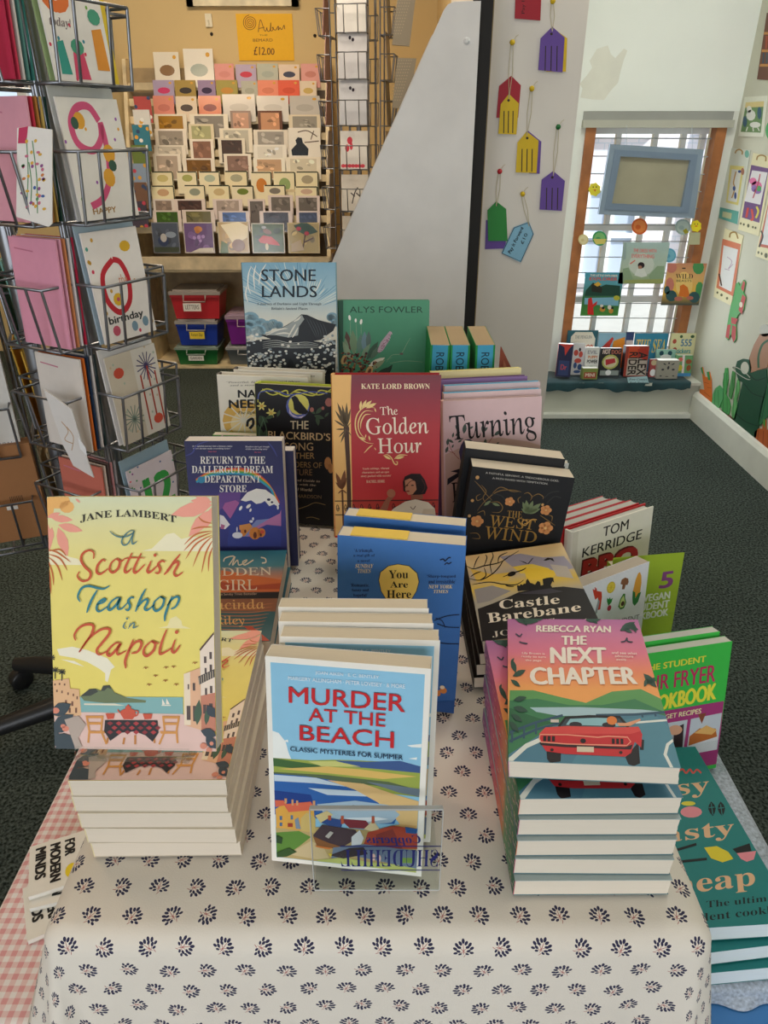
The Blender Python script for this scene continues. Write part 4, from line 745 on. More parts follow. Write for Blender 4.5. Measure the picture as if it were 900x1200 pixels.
# brick house across the yard, seen through the alcove window
hs = thing('brick_house', 'pale brick house with tall white windows seen through the barred alcove window', 'building', Matrix.Translation((1.6, 6.6, -.4)))
def brickmat():
    m = mat('house_brick', (.6, .47, .42), .9); nt = m.node_tree; N, L = nt.nodes, nt.links
    b = N.new('ShaderNodeTexBrick'); tc = N.new('ShaderNodeTexCoord'); mp = N.new('ShaderNodeMapping'); mp.inputs['Rotation'].default_value = (R(90), 0, 0)
    b.inputs['Scale'].default_value = 4.5; b.inputs['Color1'].default_value = (.82, .74, .76, 1); b.inputs['Color2'].default_value = (.76, .72, .78, 1); b.inputs['Mortar'].default_value = (.62, .64, .7, 1)
    L.new(tc.outputs['Object'], mp.inputs[0]); L.new(mp.outputs[0], b.inputs['Vector']); L.new(b.outputs[0], N['Principled BSDF'].inputs['Base Color']); return m
g = G(); g.box(-3, 3, 0, .3, 0, 4.2); g.build('wall', brickmat(), hs)
for i in range(6):
    for j in range(3):
        x, z = -2.6+i*.9, .5+j*1.15
        g = G(); fr = H('f0f2f2')
        for a_, b_, c_, d_ in ((x, x+.5, z, z+.05), (x, x+.5, z+.75, z+.8), (x, x+.05, z, z+.8), (x+.45, x+.5, z, z+.8), (x+.23, x+.27, z, z+.8), (x, x+.5, z+.38, z+.42)): g.box(a_, b_, -.05+(.003 if d_-c_ > .1 else 0), .0, c_, d_, fr)
        f = g.build('window', M_matte, hs); g = G(); g.box(x+.05, x+.45, -.02, -.005, z+.05, z+.75, H('b4c0d4')); g.build('pane', M_print, f)
g = G(); g.box(-4, 5, DB+.2, 9, -.1, -.02, H('a8a8a4')); setpiece('ground_yard', g, M_matte)
# picture frame above the cards, two screws and a hook on the yellow wall
def flat_box(g, x0, y0, x1, y1, D, t, col):
    A, B = at(x0, y0, D=D), at(x1, y1, D=D); g.box(min(A.x, B.x), max(A.x, B.x), D-t, D, min(A.z, B.z), max(A.z, B.z), col)
t = thing('framed_picture', 'cream picture frame hanging high on the yellow wall, only its lower edge in view', 'picture', Matrix.Identity(4))
A, B = at(212, -70, D=DB), at(350, 8, D=DB); g = G()
for b in ((A.x, B.x, B.z, B.z+.035), (A.x, B.x, A.z-.035, A.z), (A.x, A.x+.035, B.z, A.z), (B.x-.035, B.x, B.z, A.z)): g.box(b[0], b[1], DB-.03, DB-.001, b[2], b[3], H('e0d2ae'))
g.build('frame', M_wood, t); g = G(); g.box(A.x+.03, B.x-.03, DB-.012, DB-.004, B.z+.03, A.z-.03, H('c8ccc8')); g.build('picture', M_print, t)
for x, y in ((248, 40), (369, 42)):
    p = at(x, y, D=DB); g = G(); g.lathe([(0, 0), (.009, 0), (.007, .006), (0, .008)], n=10, col=H('2a2018')); o = g.build('wall_plug', M_matte); o.matrix_world = Matrix.Translation((p.x, DB-.001, p.z)) @ Matrix.Rotation(R(90), 4, 'X')
    tag(o, 'small dark plug hole %s of the yellow notice on the yellow wall' % ('to the left' if x < 300 else 'to the right'), 'plug')
p = at(245, 24, D=DB); g = G(); g.box(-.018, .018, -.012, 0, -.03, .03, H('e6dcc0')); g.tube([(0, -.012, .0), (0, -.024, -.012), (0, -.02, -.02)], .003, 6, H('e6dcc0')); o = g.build('wall_hook', M_matte); o.location = (p.x, DB-.001, p.z); tag(o, 'white adhesive hook stuck on the yellow wall above the left plug hole', 'hook')
# hand written yellow notice
nq = [(277, 16), (343, 18), (344, 70), (279, 70)]; A, B = at(276, 16, D=DB-.004), at(345, 71, D=DB-.004); nw, nh = B.x-A.x, A.z-B.z
a = Art(nw, nh, nq, eps=1e-4).U().rect(0, 0, 1, 1, 'eeb418').P().ref((270, 10), 11.25)
a.line([(270+r*math.cos(th), 190+r*1.05*math.sin(th)) for th, r in [(i*.5, 6+i*1.9) for i in range(48)]], 9, '7a4a10').lines([[(375, 310), (390, 220), (412, 155), (440, 240), (462, 298), (480, 290), (490, 255), (500, 300), (530, 290), (545, 195), (540, 290), (560, 295), (575, 260), (560, 255), (600, 290), (640, 240), (640, 290), (660, 260), (680, 285), (700, 260), (715, 230), (722, 280)], [(385, 265), (460, 250)]], 9, '6a4010')
a.text('THE', (390, 342, 495, 360), '7a4a10').text('BEMARD', (300, 395, 560, 432), '7a4a10').text('£12.00', [(310, 490), (580, 520), (575, 600), (305, 605)], '6a4010', 'semi')
g = a.g; g.box(-nw/2, nw/2, 0, .002, 0, nh, H('eeb418')); o = g.build('paper_notice', M_print); o.location = ((A.x+B.x)/2, DB-.004, B.z); tag(o, 'yellow paper notice with a hand drawn spiral and a price of 12 pounds', 'sign')
# ---------------------------------------------------------------- card display unit against the yellow wall
FD, FZ, TD, TZ = 4.27, .655, 4.60, 1.62
WD = 'd8c49a'
cu = thing('card_display_unit', 'pale wooden stepped display unit holding rows of greeting cards below the yellow notice', 'display unit', Matrix.Translation((-.85, 4.27, 0)))
cu0 = Vector((-.85, 4.27, 0))
def cub(name, b, col=WD, m=None):
    g = G(); g.box(b[0]+.85, b[1]+.85, b[2]-4.27, b[3]-4.27, b[4], b[5], H(col)); return g.build(name, m or M_wood, cu)
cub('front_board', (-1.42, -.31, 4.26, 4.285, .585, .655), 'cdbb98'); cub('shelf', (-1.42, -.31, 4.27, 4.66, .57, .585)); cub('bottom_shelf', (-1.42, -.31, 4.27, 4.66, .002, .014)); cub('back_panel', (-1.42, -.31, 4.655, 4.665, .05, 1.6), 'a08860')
for x in (-1.44, -.325):
    g = G(); g.prism([(x+.85, 0, 0), (x+.85, 0, .66), (x+.85, .34, 1.64), (x+.85, .39, 1.64), (x+.85, .39, 0)], (.02, 0, 0), H(WD)); g.build('side_panel', M_wood, cu)
ROWS = [
 [(85,180,180,272,'e6dcc8','8c6a48'),(190,300,168,275,'e8e0d0','a8b0a4'),(302,370,222,275,'e0988c','d88c80'),(377,448,225,275,'b8a4b8','c83848'),(453,525,222,275,'b8b8a4','a8ac9c'),(530,600,225,275,'e0c8b0','3c3c50'),(608,672,222,275,'dc9c90','c88070')],
 [(85,160,280,332,'a898b0','c83c68'),(162,236,280,332,'a88c48','3c3430'),(243,305,280,332,'9c84a0','3c2c48'),(308,383,280,332,'a8984c','c88c3c'),(397,453,283,332,'b8b4a0','a8a490'),(455,525,280,332,'e88c6c','d87c5c'),(527,600,280,332,'e05c3c','d04c2c'),(604,660,283,332,'e0ccb0','c8a85c')],
 [(85,160,335,395,'dc8c78','c87868'),(165,240,337,395,'e4d0b4','5c5048'),(245,325,335,395,'e08868','8c4848'),(330,445,330,395,'d8d0c4','c8c0b4'),(452,562,335,395,'e0d8cc','d0c8bc'),(568,672,335,395,'c8c0b4','b8b0a4')],
 [(90,205,400,455,'ece0c8','a87c30'),(215,350,400,455,'ece0c8','8c8478'),(358,430,388,448,'9c8474','c8987c'),(455,540,388,448,'6c4430','c89068'),(565,675,402,452,'e4d4b4','9c9484')],
 [(90,205,452,512,'ece0cc','9c9080'),(210,300,435,490,'e4d4b0','b0ac7c'),(320,435,450,505,'e8dcc4','c0b8a4'),(440,560,455,512,'e8dcc8','a0988c'),(562,675,448,552,'ece4d4','1c2028')],
 [(90,200,510,548,'ece0cc','c8bca8'),(215,300,488,555,'ece0cc','8c6450'),(315,410,485,543,'e8dcc4','4c3830'),(440,555,508,558,'f0e8d8','e0d8c8')],  # last card's pale inner tone is glare put into the colour
 [(85,185,540,602,'ece0cc','b8a490'),(190,303,556,602,'ece0cc','7c5420'),(335,432,540,600,'ece0cc','8c6c5c'),(440,550,555,600,'f0e8d4','c8a078'),(555,675,552,600,'f0e4cc','d8ccb0')],
 [(80,158,602,652,'e6dab0','c8b878'),(170,242,602,650,'e8dcb8','a8a860'),(248,322,602,652,'e8dcb8','b0b8a0'),(338,420,600,652,'e6d8b0','a8a488'),(430,505,602,700,'e8dcb8','c87c30'),(510,588,602,695,'e8dcb4','90a468'),(590,668,602,660,'e8dcb4','a89c80')],
 [(80,162,652,702,'e6dab0','c8a078'),(195,270,650,700,'e8dcb8','909480'),(280,357,650,700,'e6dab0','c8b080'),(363,440,652,695,'e4d8b8','6c7c2c'),(478,552,650,692,'e8dcb8','7c7468'),(588,665,655,692,'e8dcb4','c8a890')],
 [(85,160,700,745,'dcd0c4','8c7868'),(160,270,700,742,'dcccc0','4c342c'),(297,400,700,742,'dcccc4','a8988c'),(420,480,700,762,'dcccc4','6c6460'),(492,578,686,745,'dcccc4','706860'),(590,672,688,745,'dcccc4','6c645c')],
 [(85,185,740,784,'dcccc0','3c5c18'),(188,303,738,784,'dccCc0','6c6438'),(318,425,742,784,'dcccc4','3c5c9c'),(462,575,742,786,'dcccc4','2c1c14'),(592,672,742,786,'dcccc4','28304c')],
 [(78,182,782,890,'7c7c84','4c5464'),(190,303,782,890,'d0c4b8','6c5080'),(312,425,780,890,'c8b890','b89858'),(432,550,785,890,'d0c8b4','4c5c1c'),(560,672,783,890,'c8b070','a89458')]]
cname = {'e': 'cream', 'd': 'beige', 'c': 'sandy', 'b': 'grey', 'a': 'mauve', '9': 'lilac', '7': 'slate', '6': 'brown'}
hue = lambda c: (lambda r, g_, b_: 'dark' if max(r, g_, b_) < 90 else 'red' if r > 190 and g_ < 110 else 'pink' if r > g_+35 and b_ > g_-12 else 'orange' if r > 170 and g_ < 160 and b_ < 140 else 'ochre' if r > g_ > b_+45 else 'green' if g_ >= r and g_ > b_+20 else 'blue' if b_ > r+15 else 'lilac' if b_ > g_+8 else 'pale' if min(r, g_, b_) > 180 else 'grey' if abs(r-b_) < 30 else 'brown')(*[int(c[i:i+2], 16) for i in (0, 2, 4)])
ordn = ['first', 'second', 'third', 'fourth', 'fifth', 'sixth', 'seventh', 'eighth']
rown = ['top', 'second', 'third', 'fourth', 'fifth', 'sixth', 'seventh', 'eighth', 'ninth', 'tenth', 'eleventh', 'bottom']
q = random.Random(11)
for ri, row in enumerate(ROWS):
    k = (11-ri)/11*.93; D = FD+(TD-FD)*k+.006
    zr = sorted(at(150, c_[3]/3, D=D).z for c_ in row)[len(row)//2]-.05
    if ri < 11: g = G(); g.box(-.57, .525, D-4.27+.012, min(D-4.27+.05, .38), zr-.006, zr, H(WD)); g.box(-.57, .525, D-4.27+.014, D-4.27+.018, zr, zr+.03, H(WD)); g.build('step_rail', M_wood, cu)
    for ci, (x0, x1, y0, y1, c0, c1) in enumerate(row):
        D_ = D+(ci % 2)*.004
        A, B = at(150+(x0-2)/3, y0/3, D=D_), at(150+(x1+3)/3, y1/3, D=D_); cw = B.x-A.x; bot = B.z-.045 if ri < 11 else max(B.z, .655); ch = A.z-bot
        vis = (A.z-B.z)/ch
        a = Art(cw, ch, eps=1.5e-4).rect(0, 0, 1, 1, c0)
        bx = .0 if ri < 3 and c0[0] in '9ab' else .09
        if 3 <= ri <= 6 or ri >= 9: a.rect(.12, .12*vis, .88, .96 if ri < 9 else .97*1, c1) if ri < 11 else a.rect(.03, .03, .97, .97, c1)
        elif ri in (7, 8): a.line([(.04, .03), (.96, .03)], .05, '2c3020', False).line([(.97, .03), (.97, 1)], .05, '2c3020', False).ell(.5, .5*vis, .26, .26*vis, c1)
        elif c1 != c0: a.ell(.5, .72*vis, .3, .22*vis, c1).ell(.82, .2*vis, .07, .08*vis, 'd8a03c')
        if 3 <= ri <= 6 or ri >= 9:
            for _ in range(7):
                cc = H(c1); f = q.choice((.5, 1.6, .75, 1.3)); a.ell(.2+q.random()*.6, (.25+q.random()*.6)*vis, .05+q.random()*.09, (.05+q.random()*.09)*vis, tuple(min(.9, v*f+.01) for v in cc), q.random()*90, 8)
        if (ri, ci) == (4, 4): v_ = lambda L_: [(p[0], p[1]*vis) for p in L_]; a.rect(0, 0, 1, 1, 'ece4d4').poly(v_([(.1, .95), (.08, .75), (.25, .55), (.22, .42), (.3, .32), (.42, .34), (.45, .5), (.62, .72), (.6, .95)]), '1a1e26').lines([v_([(.3, .15), (.6, .1), (.9, .3)]), v_([(.5, .5), (.95, .45)]), v_([(.8, .1), (.7, .4)])], .03, '6c5c4c')
        if (ri, ci) == (11, 3): a.poly([(.2, .55), (.35, .4), (.6, .45), (.8, .65), (.85, .75), (.6, .72), (.25, .65)], 'c8402c').ell(.45, .78, .05, .12, 'd8cca8').ell(.48, .28, .14, .08, '8c6048', 25).ell(.38, .14, .07, .05, 'b0b4b8')
        if (ri, ci) == (11, 4): a.leaf(.2, .1, .95, .3, .5, '24401c').ells([(.35, .2, .08, .07), (.6, .35, .08, .07)], 'b02430').lines([[(.55, .4), (.45, .9)], [(.5, .65), (.8, .5)]], .04, '4c2c1c').poly([(.1, .7), (.4, .55), (.5, .9), (.1, .95)], 'b8a484')
        if (ri, ci) == (11, 1): a.ells([(.5, .22, .14, .1), (.47, .3, .08, .06)], 'c8803c').ells([(.35, .5, .06, .06), (.5, .48, .06, .07), (.65, .46, .06, .06), (.55, .6, .05, .05)], 'b090c8').poly([(.2, .97), (.5, .84), (.95, .82), (.97, .97)], 'd8d0c0')
        if (ri, ci) == (11, 0): a.ell(.4, .6, .2, .18, '303c5c').ell(.42, .5, .12, .14, 'b8b4b0').rect(.03, .8, .97, .97, '3c4434').ell(.7, .4, .2, .1, '8c98a8')
        if (ri, ci) == (11, 2): a.poly([(.1, .1), (.7, .0), (1, .15), (.95, .5), (.5, .75), (.3, .4)], 'ecdcb0').poly([(.1, .6), (.3, .7), (.3, 1), (.03, 1)], '5c7028').ell(.65, .75, .22, .2, '8c6440')
        gl = (2 <= ri <= 6 and (ci >= 3 or q.random() < .5)) or ri >= 10 or (ri == 0 and ci < 2)
        if gl:
            for _ in range(2):
                x, y = q.random()*.5+.1, (q.random()*.6+.1)*vis
        g = a.g; g.box(-cw/2, cw/2, 0, .004, 0, ch, H(c0)); o = g.build('greeting_card', M_gloss if gl else M_print); o.location = ((A.x+B.x)/2, D_, bot); o.rotation_euler = (R(-8), 0, 0)
        look = ('cello wrapped ' if gl else '')+cname.get(c0[0].lower(), 'pale')+' bordered' if 3 <= ri else hue(c0)
        tag(o, '%s card with %s picture, %s from left in %s row of the display' % (look.replace('cello wrapped', 'shiny'), hue(c1), ordn[ci], rown[ri]), 'card', 'greeting cards on the wall display')
# plastic storage boxes under the card display
def crate(name, x0, y0, x1, y1, D, col, label, lid, note=None):
    A, B = at(x0, y0, D=D), at(x1, y1, D=D); w_, h_ = B.x-A.x, A.z-B.z; z0 = B.z
    t = thing(name, label, 'storage box', Matrix.Translation(((A.x+B.x)/2, D, z0)), 'plastic storage boxes under the card display'); dp = .22; k = .88
    g = G(); V = []
    for z, s in ((0, k), (h_*.8, 1)): V += [(-w_/2*s, dp/2-dp/2*s, z), (w_/2*s, dp/2-dp/2*s, z), (w_/2*s, dp/2+dp/2*s, z), (-w_/2*s, dp/2+dp/2*s, z)]
    g.add(V, [(0, 3, 2, 1), (0, 1, 5, 4), (1, 2, 6, 5), (2, 3, 7, 6), (3, 0, 4, 7)], H(col)); g.box(-w_*.5, w_*.5, -.008, .01, h_*.72, h_*.8, H(col)); g.build('body', mat('crate_plastic', attr=True, rough=.3), t)
    g = G(); g.box(-w_*.52, w_*.52, -.012, dp+.01, h_*.8, h_*.9, H(lid)); g.box(-w_*.45, w_*.45, .01, dp-.01, h_*.9, h_*.95, H(lid)); g.build('lid', mat('crate_lid', attr=True, rough=.25), t)
    g = G(); g.tube([(-w_*.22, -.012, h_*.8), (-w_*.22, -.03, h_*.6), (w_*.22, -.03, h_*.6), (w_*.22, -.012, h_*.8)], .005, 6, H(lid)); g.build('handle', mat('crate_lid'), t)
    if note: a = Art(w_*.36, h_*.26, eps=1e-4).rect(0, 0, 1, 1, note[1]).text(note[0], (.12, .2, .88, .75), '4c3c30'); o = link('label_card', a.mesh('label_card'), t, Matrix.Translation((note[2]*w_, -.034, h_*.3)))
    return t
crate('storage_box', 198, 338, 260, 374, 4.3, 'c23038', 'red plastic storage box with clear lid and white label, top of the left pile', 'a09890', ('LETTERS', 'e8e4dc', -.05))
crate('storage_box', 205, 373, 257, 405, 4.3, '2440a8', 'blue plastic storage box with yellow label, middle of the left pile', 'a09c98', ('Return Day', 'ecd040', .02))
crate('storage_box', 205, 405, 257, 427.5, 4.3, '1e6a34', 'green plastic storage box with white label at the bottom of the left pile', '8c9c90', ('GARDEN', 'e4e4dc', 0))
crate('storage_box', 264, 366, 316, 404, 4.3, '7c2890', 'purple plastic storage box standing on the grey one right of the piles', 'a890a0')
crate('storage_box', 265, 405, 317, 427.5, 4.3, '5c6468', 'dark grey plastic storage box under the purple one', 'a0a0a0')
# magazines seen between the spinner and the card display
for i, (y, c) in enumerate(((112, 'b04c48'), (128, 'd8d4cc'), (146, '3c7c8c'), (170, '6c7c3c'), (192, '8c9cb0'), (214, '7c5c48'), (236, '4c4450'))):
    A, B = at(150, y, D=4.25), at(173, y+24, D=4.25); a = Art(B.x-A.x, A.z-B.z+.03, eps=1e-4).rect(0, 0, 1, 1, c)
    for _ in range(5): a.ell(q.random(), q.random(), .12, .08, q.choice(('e8e4dc', 'c84858', '3c4c6c', 'd8a040')), 0, 8)
    g = a.g; g.box(-a.w/2, a.w/2, 0, .01, 0, a.h, H(c)); o = g.build('magazine', M_print); o.location = ((A.x+B.x)/2, 4.25+i*-.0+.012*(7-i), B.z-.03); tag(o, '%s covered magazine, %s down in the narrow rack left of the card display' % (hue(c), ['first', 'second', 'third', 'fourth', 'fifth', 'sixth', 'last'][i]), 'magazine', 'magazines beside the card display')
t = thing('magazine_rack', 'narrow dark magazine rack standing left of the card display', 'rack', Matrix.Translation((-1.53, 4.36, 0)))
g = G(); g.box(-.075, .075, 0, .02, 0, 1.75, H('4a4038')); g.build('back_panel', M_wood, t)
for i in range(7):
    g = G(); z = 1.36-.114*i; g.box(-.075, .075, -.1, 0, z-.2, z-.19, H('5c4c3c')); g.box(-.075, .075, -.135, -.13, z-.2, z-.17, H('5c4c3c')); g.build('tray', M_wood, t)
# ---------------------------------------------------------------- tables and cloths
TZ0 = .715; LZ = .46
def sprigmat():
    m = bpy.data.materials.new('sprigged_cotton'); m.use_nodes = True; N, L = m.node_tree.nodes, m.node_tree.links; b = N['Principled BSDF']; b.inputs['Roughness'].default_value = .95; b.inputs['Sheen Weight'].default_value = .1
    def math_(op, a, b_=None, c=None):
        n = N.new('ShaderNodeMath'); n.operation = op
        for i, v in enumerate((a, b_, c)):
            if v is None: continue
            if isinstance(v, (int, float)): n.inputs[i].default_value = v
            else: L.new(v, n.inputs[i])
        return n.outputs[0]
    uv = N.new('ShaderNodeUVMap'); uv.uv_map = 'cloth'
    nz = N.new('ShaderNodeTexNoise'); nz.inputs['Scale'].default_value = 9; L.new(uv.outputs[0], nz.inputs['Vector'])
    sx = N.new('ShaderNodeSeparateXYZ'); L.new(uv.outputs[0], sx.inputs[0])
    CX, CY = .0315, .0245
    row = math_('FLOOR', math_('DIVIDE', sx.outputs[1], CY))
    off = math_('MULTIPLY', math_('MODULO', math_('ABSOLUTE', row), 2.0), .5)
    u = math_('ADD', math_('DIVIDE', sx.outputs[0], CX), off); col = math_('FLOOR', u)
    fu = math_('SUBTRACT', math_('FRACT', u), .5); fv = math_('SUBTRACT', math_('FRACT', math_('DIVIDE', sx.outputs[1], CY)), .5)
    cell = N.new('ShaderNodeCombineXYZ'); L.new(col, cell.inputs[0]); L.new(row, cell.inputs[1])
    wn_ = N.new('ShaderNodeTexWhiteNoise'); wn_.noise_dimensions = '2D'; L.new(cell.outputs[0], wn_.inputs['Vector'])
    wsx = N.new('ShaderNodeSeparateColor'); L.new(wn_.outputs['Color'], wsx.inputs[0]); fl = N.new('ShaderNodeCombineXYZ'); L.new(math_('MULTIPLY', math_('ADD', math_('MULTIPLY', fu, CX/.0245), math_('MULTIPLY', math_('SUBTRACT', wsx.outputs[0], .5), .16)), 1.45), fl.inputs[0]); L.new(math_('MULTIPLY', math_('ADD', fv, math_('MULTIPLY', math_('SUBTRACT', wsx.outputs[1], .5), .1)), 1.45), fl.inputs[1])
    ro = N.new('ShaderNodeVectorRotate'); ro.rotation_type = 'Z_AXIS'; L.new(fl.outputs[0], ro.inputs['Vector'])
    ang = math_('ADD', math_('MULTIPLY', math_('SUBTRACT', wn_.outputs['Value'], .5), 2.6), math_('MULTIPLY', math_('MODULO', math_('ABSOLUTE', col), 2.0), 1.1)); L.new(ang, ro.inputs['Angle'])
    def leafs(lst):
        acc = None
        for cx, cy, an, a_, b_ in lst:
            mp = N.new('ShaderNodeMapping'); mp.vector_type = 'TEXTURE'; mp.inputs['Location'].default_value = (cx, cy, 0); mp.inputs['Rotation'].default_value = (0, 0, R(an)); mp.inputs['Scale'].default_value = (a_, b_, 1)
            L.new(ro.outputs[0], mp.inputs[0]); ln = N.new('ShaderNodeVectorMath'); ln.operation = 'LENGTH'; L.new(mp.outputs[0], ln.inputs[0])
            v = math_('LESS_THAN', ln.outputs['Value'], 1.0); acc = v if acc is None else math_('MAXIMUM', acc, v)
        return acc
    LV = [(0, .36, 90, .115, .072)]
    for s_ in (-1, 1):
        LV += [(s_*.14, .27, 90-s_*35, .11, .068), (s_*.31, .20, 90-s_*40, .11, .068), (s_*.20, .09, 90-s_*75, .10, .062), (s_*.39, .03, 90-s_*60, .11, .068), (s_*.24, -.10, 90-s_*70, .10, .062), (s_*.38, -.19, 90-s_*95, .1, .06), (s_*.17, -.25, 90-s_*110, .09, .055)]
    leaf = leafs(LV); stem = leafs([(0, -.02, 90, .30, .017), (.12, .02, 40, .17, .015), (-.12, .02, 140, .17, .015), (.05, -.36, 65, .1, .018), (.14, -.14, 20, .16, .015), (-.14, -.14, 160, .16, .015), (0, -.1, 0, .05, .05)])
    base = N.new('ShaderNodeMix'); base.data_type = 'RGBA'; base.inputs['A'].default_value = (*H('e6dfd2'), 1); base.inputs['B'].default_value = (*H('dcd2c4'), 1); L.new(nz.outputs[0], base.inputs['Factor'])
    m1 = N.new('ShaderNodeMix'); m1.data_type = 'RGBA'; L.new(stem, m1.inputs['Factor']); L.new(base.outputs['Result'], m1.inputs['A']); m1.inputs['B'].default_value = (*H('b0706a'), 1)
    m2 = N.new('ShaderNodeMix'); m2.data_type = 'RGBA'; L.new(leaf, m2.inputs['Factor']); L.new(m1.outputs['Result'], m2.inputs['A']); m2.inputs['B'].default_value = (*H('2c2a48'), 1)
    L.new(m2.outputs['Result'], b.inputs['Base Color'])
    n2 = N.new('ShaderNodeTexNoise'); n2.inputs['Scale'].default_value = 700; L.new(uv.outputs[0], n2.inputs['Vector']); bp = N.new('ShaderNodeBump'); bp.inputs['Strength'].default_value = .25; bp.inputs['Distance'].default_value = .0006; L.new(n2.outputs[0], bp.inputs['Height']); L.new(bp.outputs[0], b.inputs['Normal'])
    return m
def ginghammat():
    m = bpy.data.materials.new('pink_gingham'); m.use_nodes = True; N, L = m.node_tree.nodes, m.node_tree.links; b = N['Principled BSDF']; b.inputs['Roughness'].default_value = .95
    uv = N.new('ShaderNodeUVMap'); uv.uv_map = 'cloth'; sx = N.new('ShaderNodeSeparateXYZ'); L.new(uv.outputs[0], sx.inputs[0]); st = []
    for i in (0, 1):
        d = N.new('ShaderNodeMath'); d.operation = 'DIVIDE'; d.inputs[1].default_value = .0125; L.new(sx.outputs[i], d.inputs[0])
        f = N.new('ShaderNodeMath'); f.operation = 'FRACT'; L.new(d.outputs[0], f.inputs[0]); g_ = N.new('ShaderNodeMath'); g_.operation = 'GREATER_THAN'; g_.inputs[1].default_value = .5; L.new(f.outputs[0], g_.inputs[0]); st.append(g_)
    s = N.new('ShaderNodeMath'); s.operation = 'ADD'; L.new(st[0].outputs[0], s.inputs[0]); L.new(st[1].outputs[0], s.inputs[1]); h = N.new('ShaderNodeMath'); h.operation = 'MULTIPLY'; h.inputs[1].default_value = .5; L.new(s.outputs[0], h.inputs[0])
    cr = N.new('ShaderNodeValToRGB'); e = cr.color_ramp.elements; e[0].color = (*H('eee6e0'), 1); e[1].color = (*H('dfa09e'), 1); k = cr.color_ramp.elements.new(.5); k.color = (*H('e8c8c2'), 1)
    L.new(h.outputs[0], cr.inputs[0]); L.new(cr.outputs[0], b.inputs['Base Color']); return m
def uvmesh(name, V, F, UV, m, parent=None):
    me = bpy.data.meshes.new(name); me.from_pydata(V, [], F); l = me.uv_layers.new(name='cloth')
    for p in me.polygons:
        p.use_smooth = True
        for li in p.loop_indices: l.data[li].uv = UV[me.loops[li].vertex_index]
    me.materials.append(m); me.update(); return link(name, me, parent)
def drape(name, X0, X1, Y0, Y1, z, m, skirt, parent=None, seg=20, rad=.02, thick=.0):
    """cloth over a rectangular top: skirt(side, t01) -> (drop, outward) ; side in 'l','f','r','b'"""
    V, F, UV = [], [], []
    nx, ny = 48, 24
    for j in range(ny+1):
        for i in range(nx+1): V.append((X0+(X1-X0)*i/nx, Y0+(Y1-Y0)*j/ny, z)); UV.append(V[-1][:2])
    for j in range(ny):
        for i in range(nx): a = j*(nx+1)+i; F.append((a, a+1, a+nx+2, a+nx+1))
    per = []                                    # perimeter columns: back left corner -> front -> back right corner
    for j in range(ny, 0, -1): per.append((X0, Y0+(Y1-Y0)*j/ny, -1, 0, 'l', 1-j/ny))
    for k in range(9): a = R(180+k*90/8); per.append((X0, Y0, math.cos(a), math.sin(a), 'c', k/8))
    for i in range(1, nx): per.append((X0+(X1-X0)*i/nx, Y0, 0, -1, 'f', i/nx))
    for k in range(9): a = R(270+k*90/8); per.append((X1, Y0, math.cos(a), math.sin(a), 'd', k/8))
    for j in range(1, ny+1): per.append((X1, Y0+(Y1-Y0)*j/ny, 1, 0, 'r', j/ny))
    n0 = len(V); AR = 6
    for (x, y, nx_, ny_, sd, t) in per:
        dr, out = skirt(sd, t); s_ = 0; po, pd = 0, 0
        for k in range(seg+1):
            if k <= AR: a = k/AR*math.pi/2; o_, d_ = rad*math.sin(a), rad*(1-math.cos(a))
            else: w_ = (k-AR)/(seg-AR); o_, d_ = rad+(out(w_) if callable(out) else out*w_), rad+(dr-rad)*w_
            s_ += math.hypot(o_-po, d_-pd); po, pd = o_, d_
            V.append((x+nx_*o_, y+ny_*o_, z-d_)); UV.append((x+nx_*s_, y+ny_*s_))
    S = seg+1
    for i in range(len(per)-1):
        for k in range(seg): a = n0+i*S+k; F.append((a, a+1, a+S+1, a+S))
    o = uvmesh(name, V, F, UV, m, parent); bm = bmesh.new(); bm.from_mesh(o.data); bmesh.ops.remove_doubles(bm, verts=bm.verts, dist=.0002); bmesh.ops.recalc_face_normals(bm, faces=bm.faces); bm.to_mesh(o.data); bm.free(); return o
def table(name, label, X0, X1, Y0, Y1, z, col):
    t = thing(name, label, 'table', Matrix.Translation(((X0+X1)/2, (Y0+Y1)/2, 0))); w_, d_ = (X1-X0)/2, (Y1-Y0)/2
    g = G(); g.box(-w_, w_, -d_, d_, z-.025, z, H(col)); g.build('tabletop', M_wood, t)
    g = G(); g.box(-w_+.03, w_-.03, -d_+.03, d_-.03, z-.07, z-.025, H(col)); g.build('apron', M_wood, t)
    for a_ in (-1, 1):
        for b_ in (-1, 1): g = G(); cx, cy = a_*(w_-.035), b_*(d_-.035); g.box(cx-.018, cx+.018, cy-.018, cy+.018, 0, z-.07, H(col)); g.build('leg', M_wood, t)
    return t
table('display_table', 'narrow wooden display table hidden under the white sprigged tablecloth', -.255, .245, .352, 1.44, .708, '7c5a3c')
table('side_table', 'low wooden table under the pink gingham cloth, left of the main display', -.445, -.27, .40, 1.13, LZ-.006, '8a6a4a')
table('side_table', 'low wooden table under the silvery grey cloth, right of the main display', .27, .485, .475, 1.35, LZ-.006, '8a6a4a')
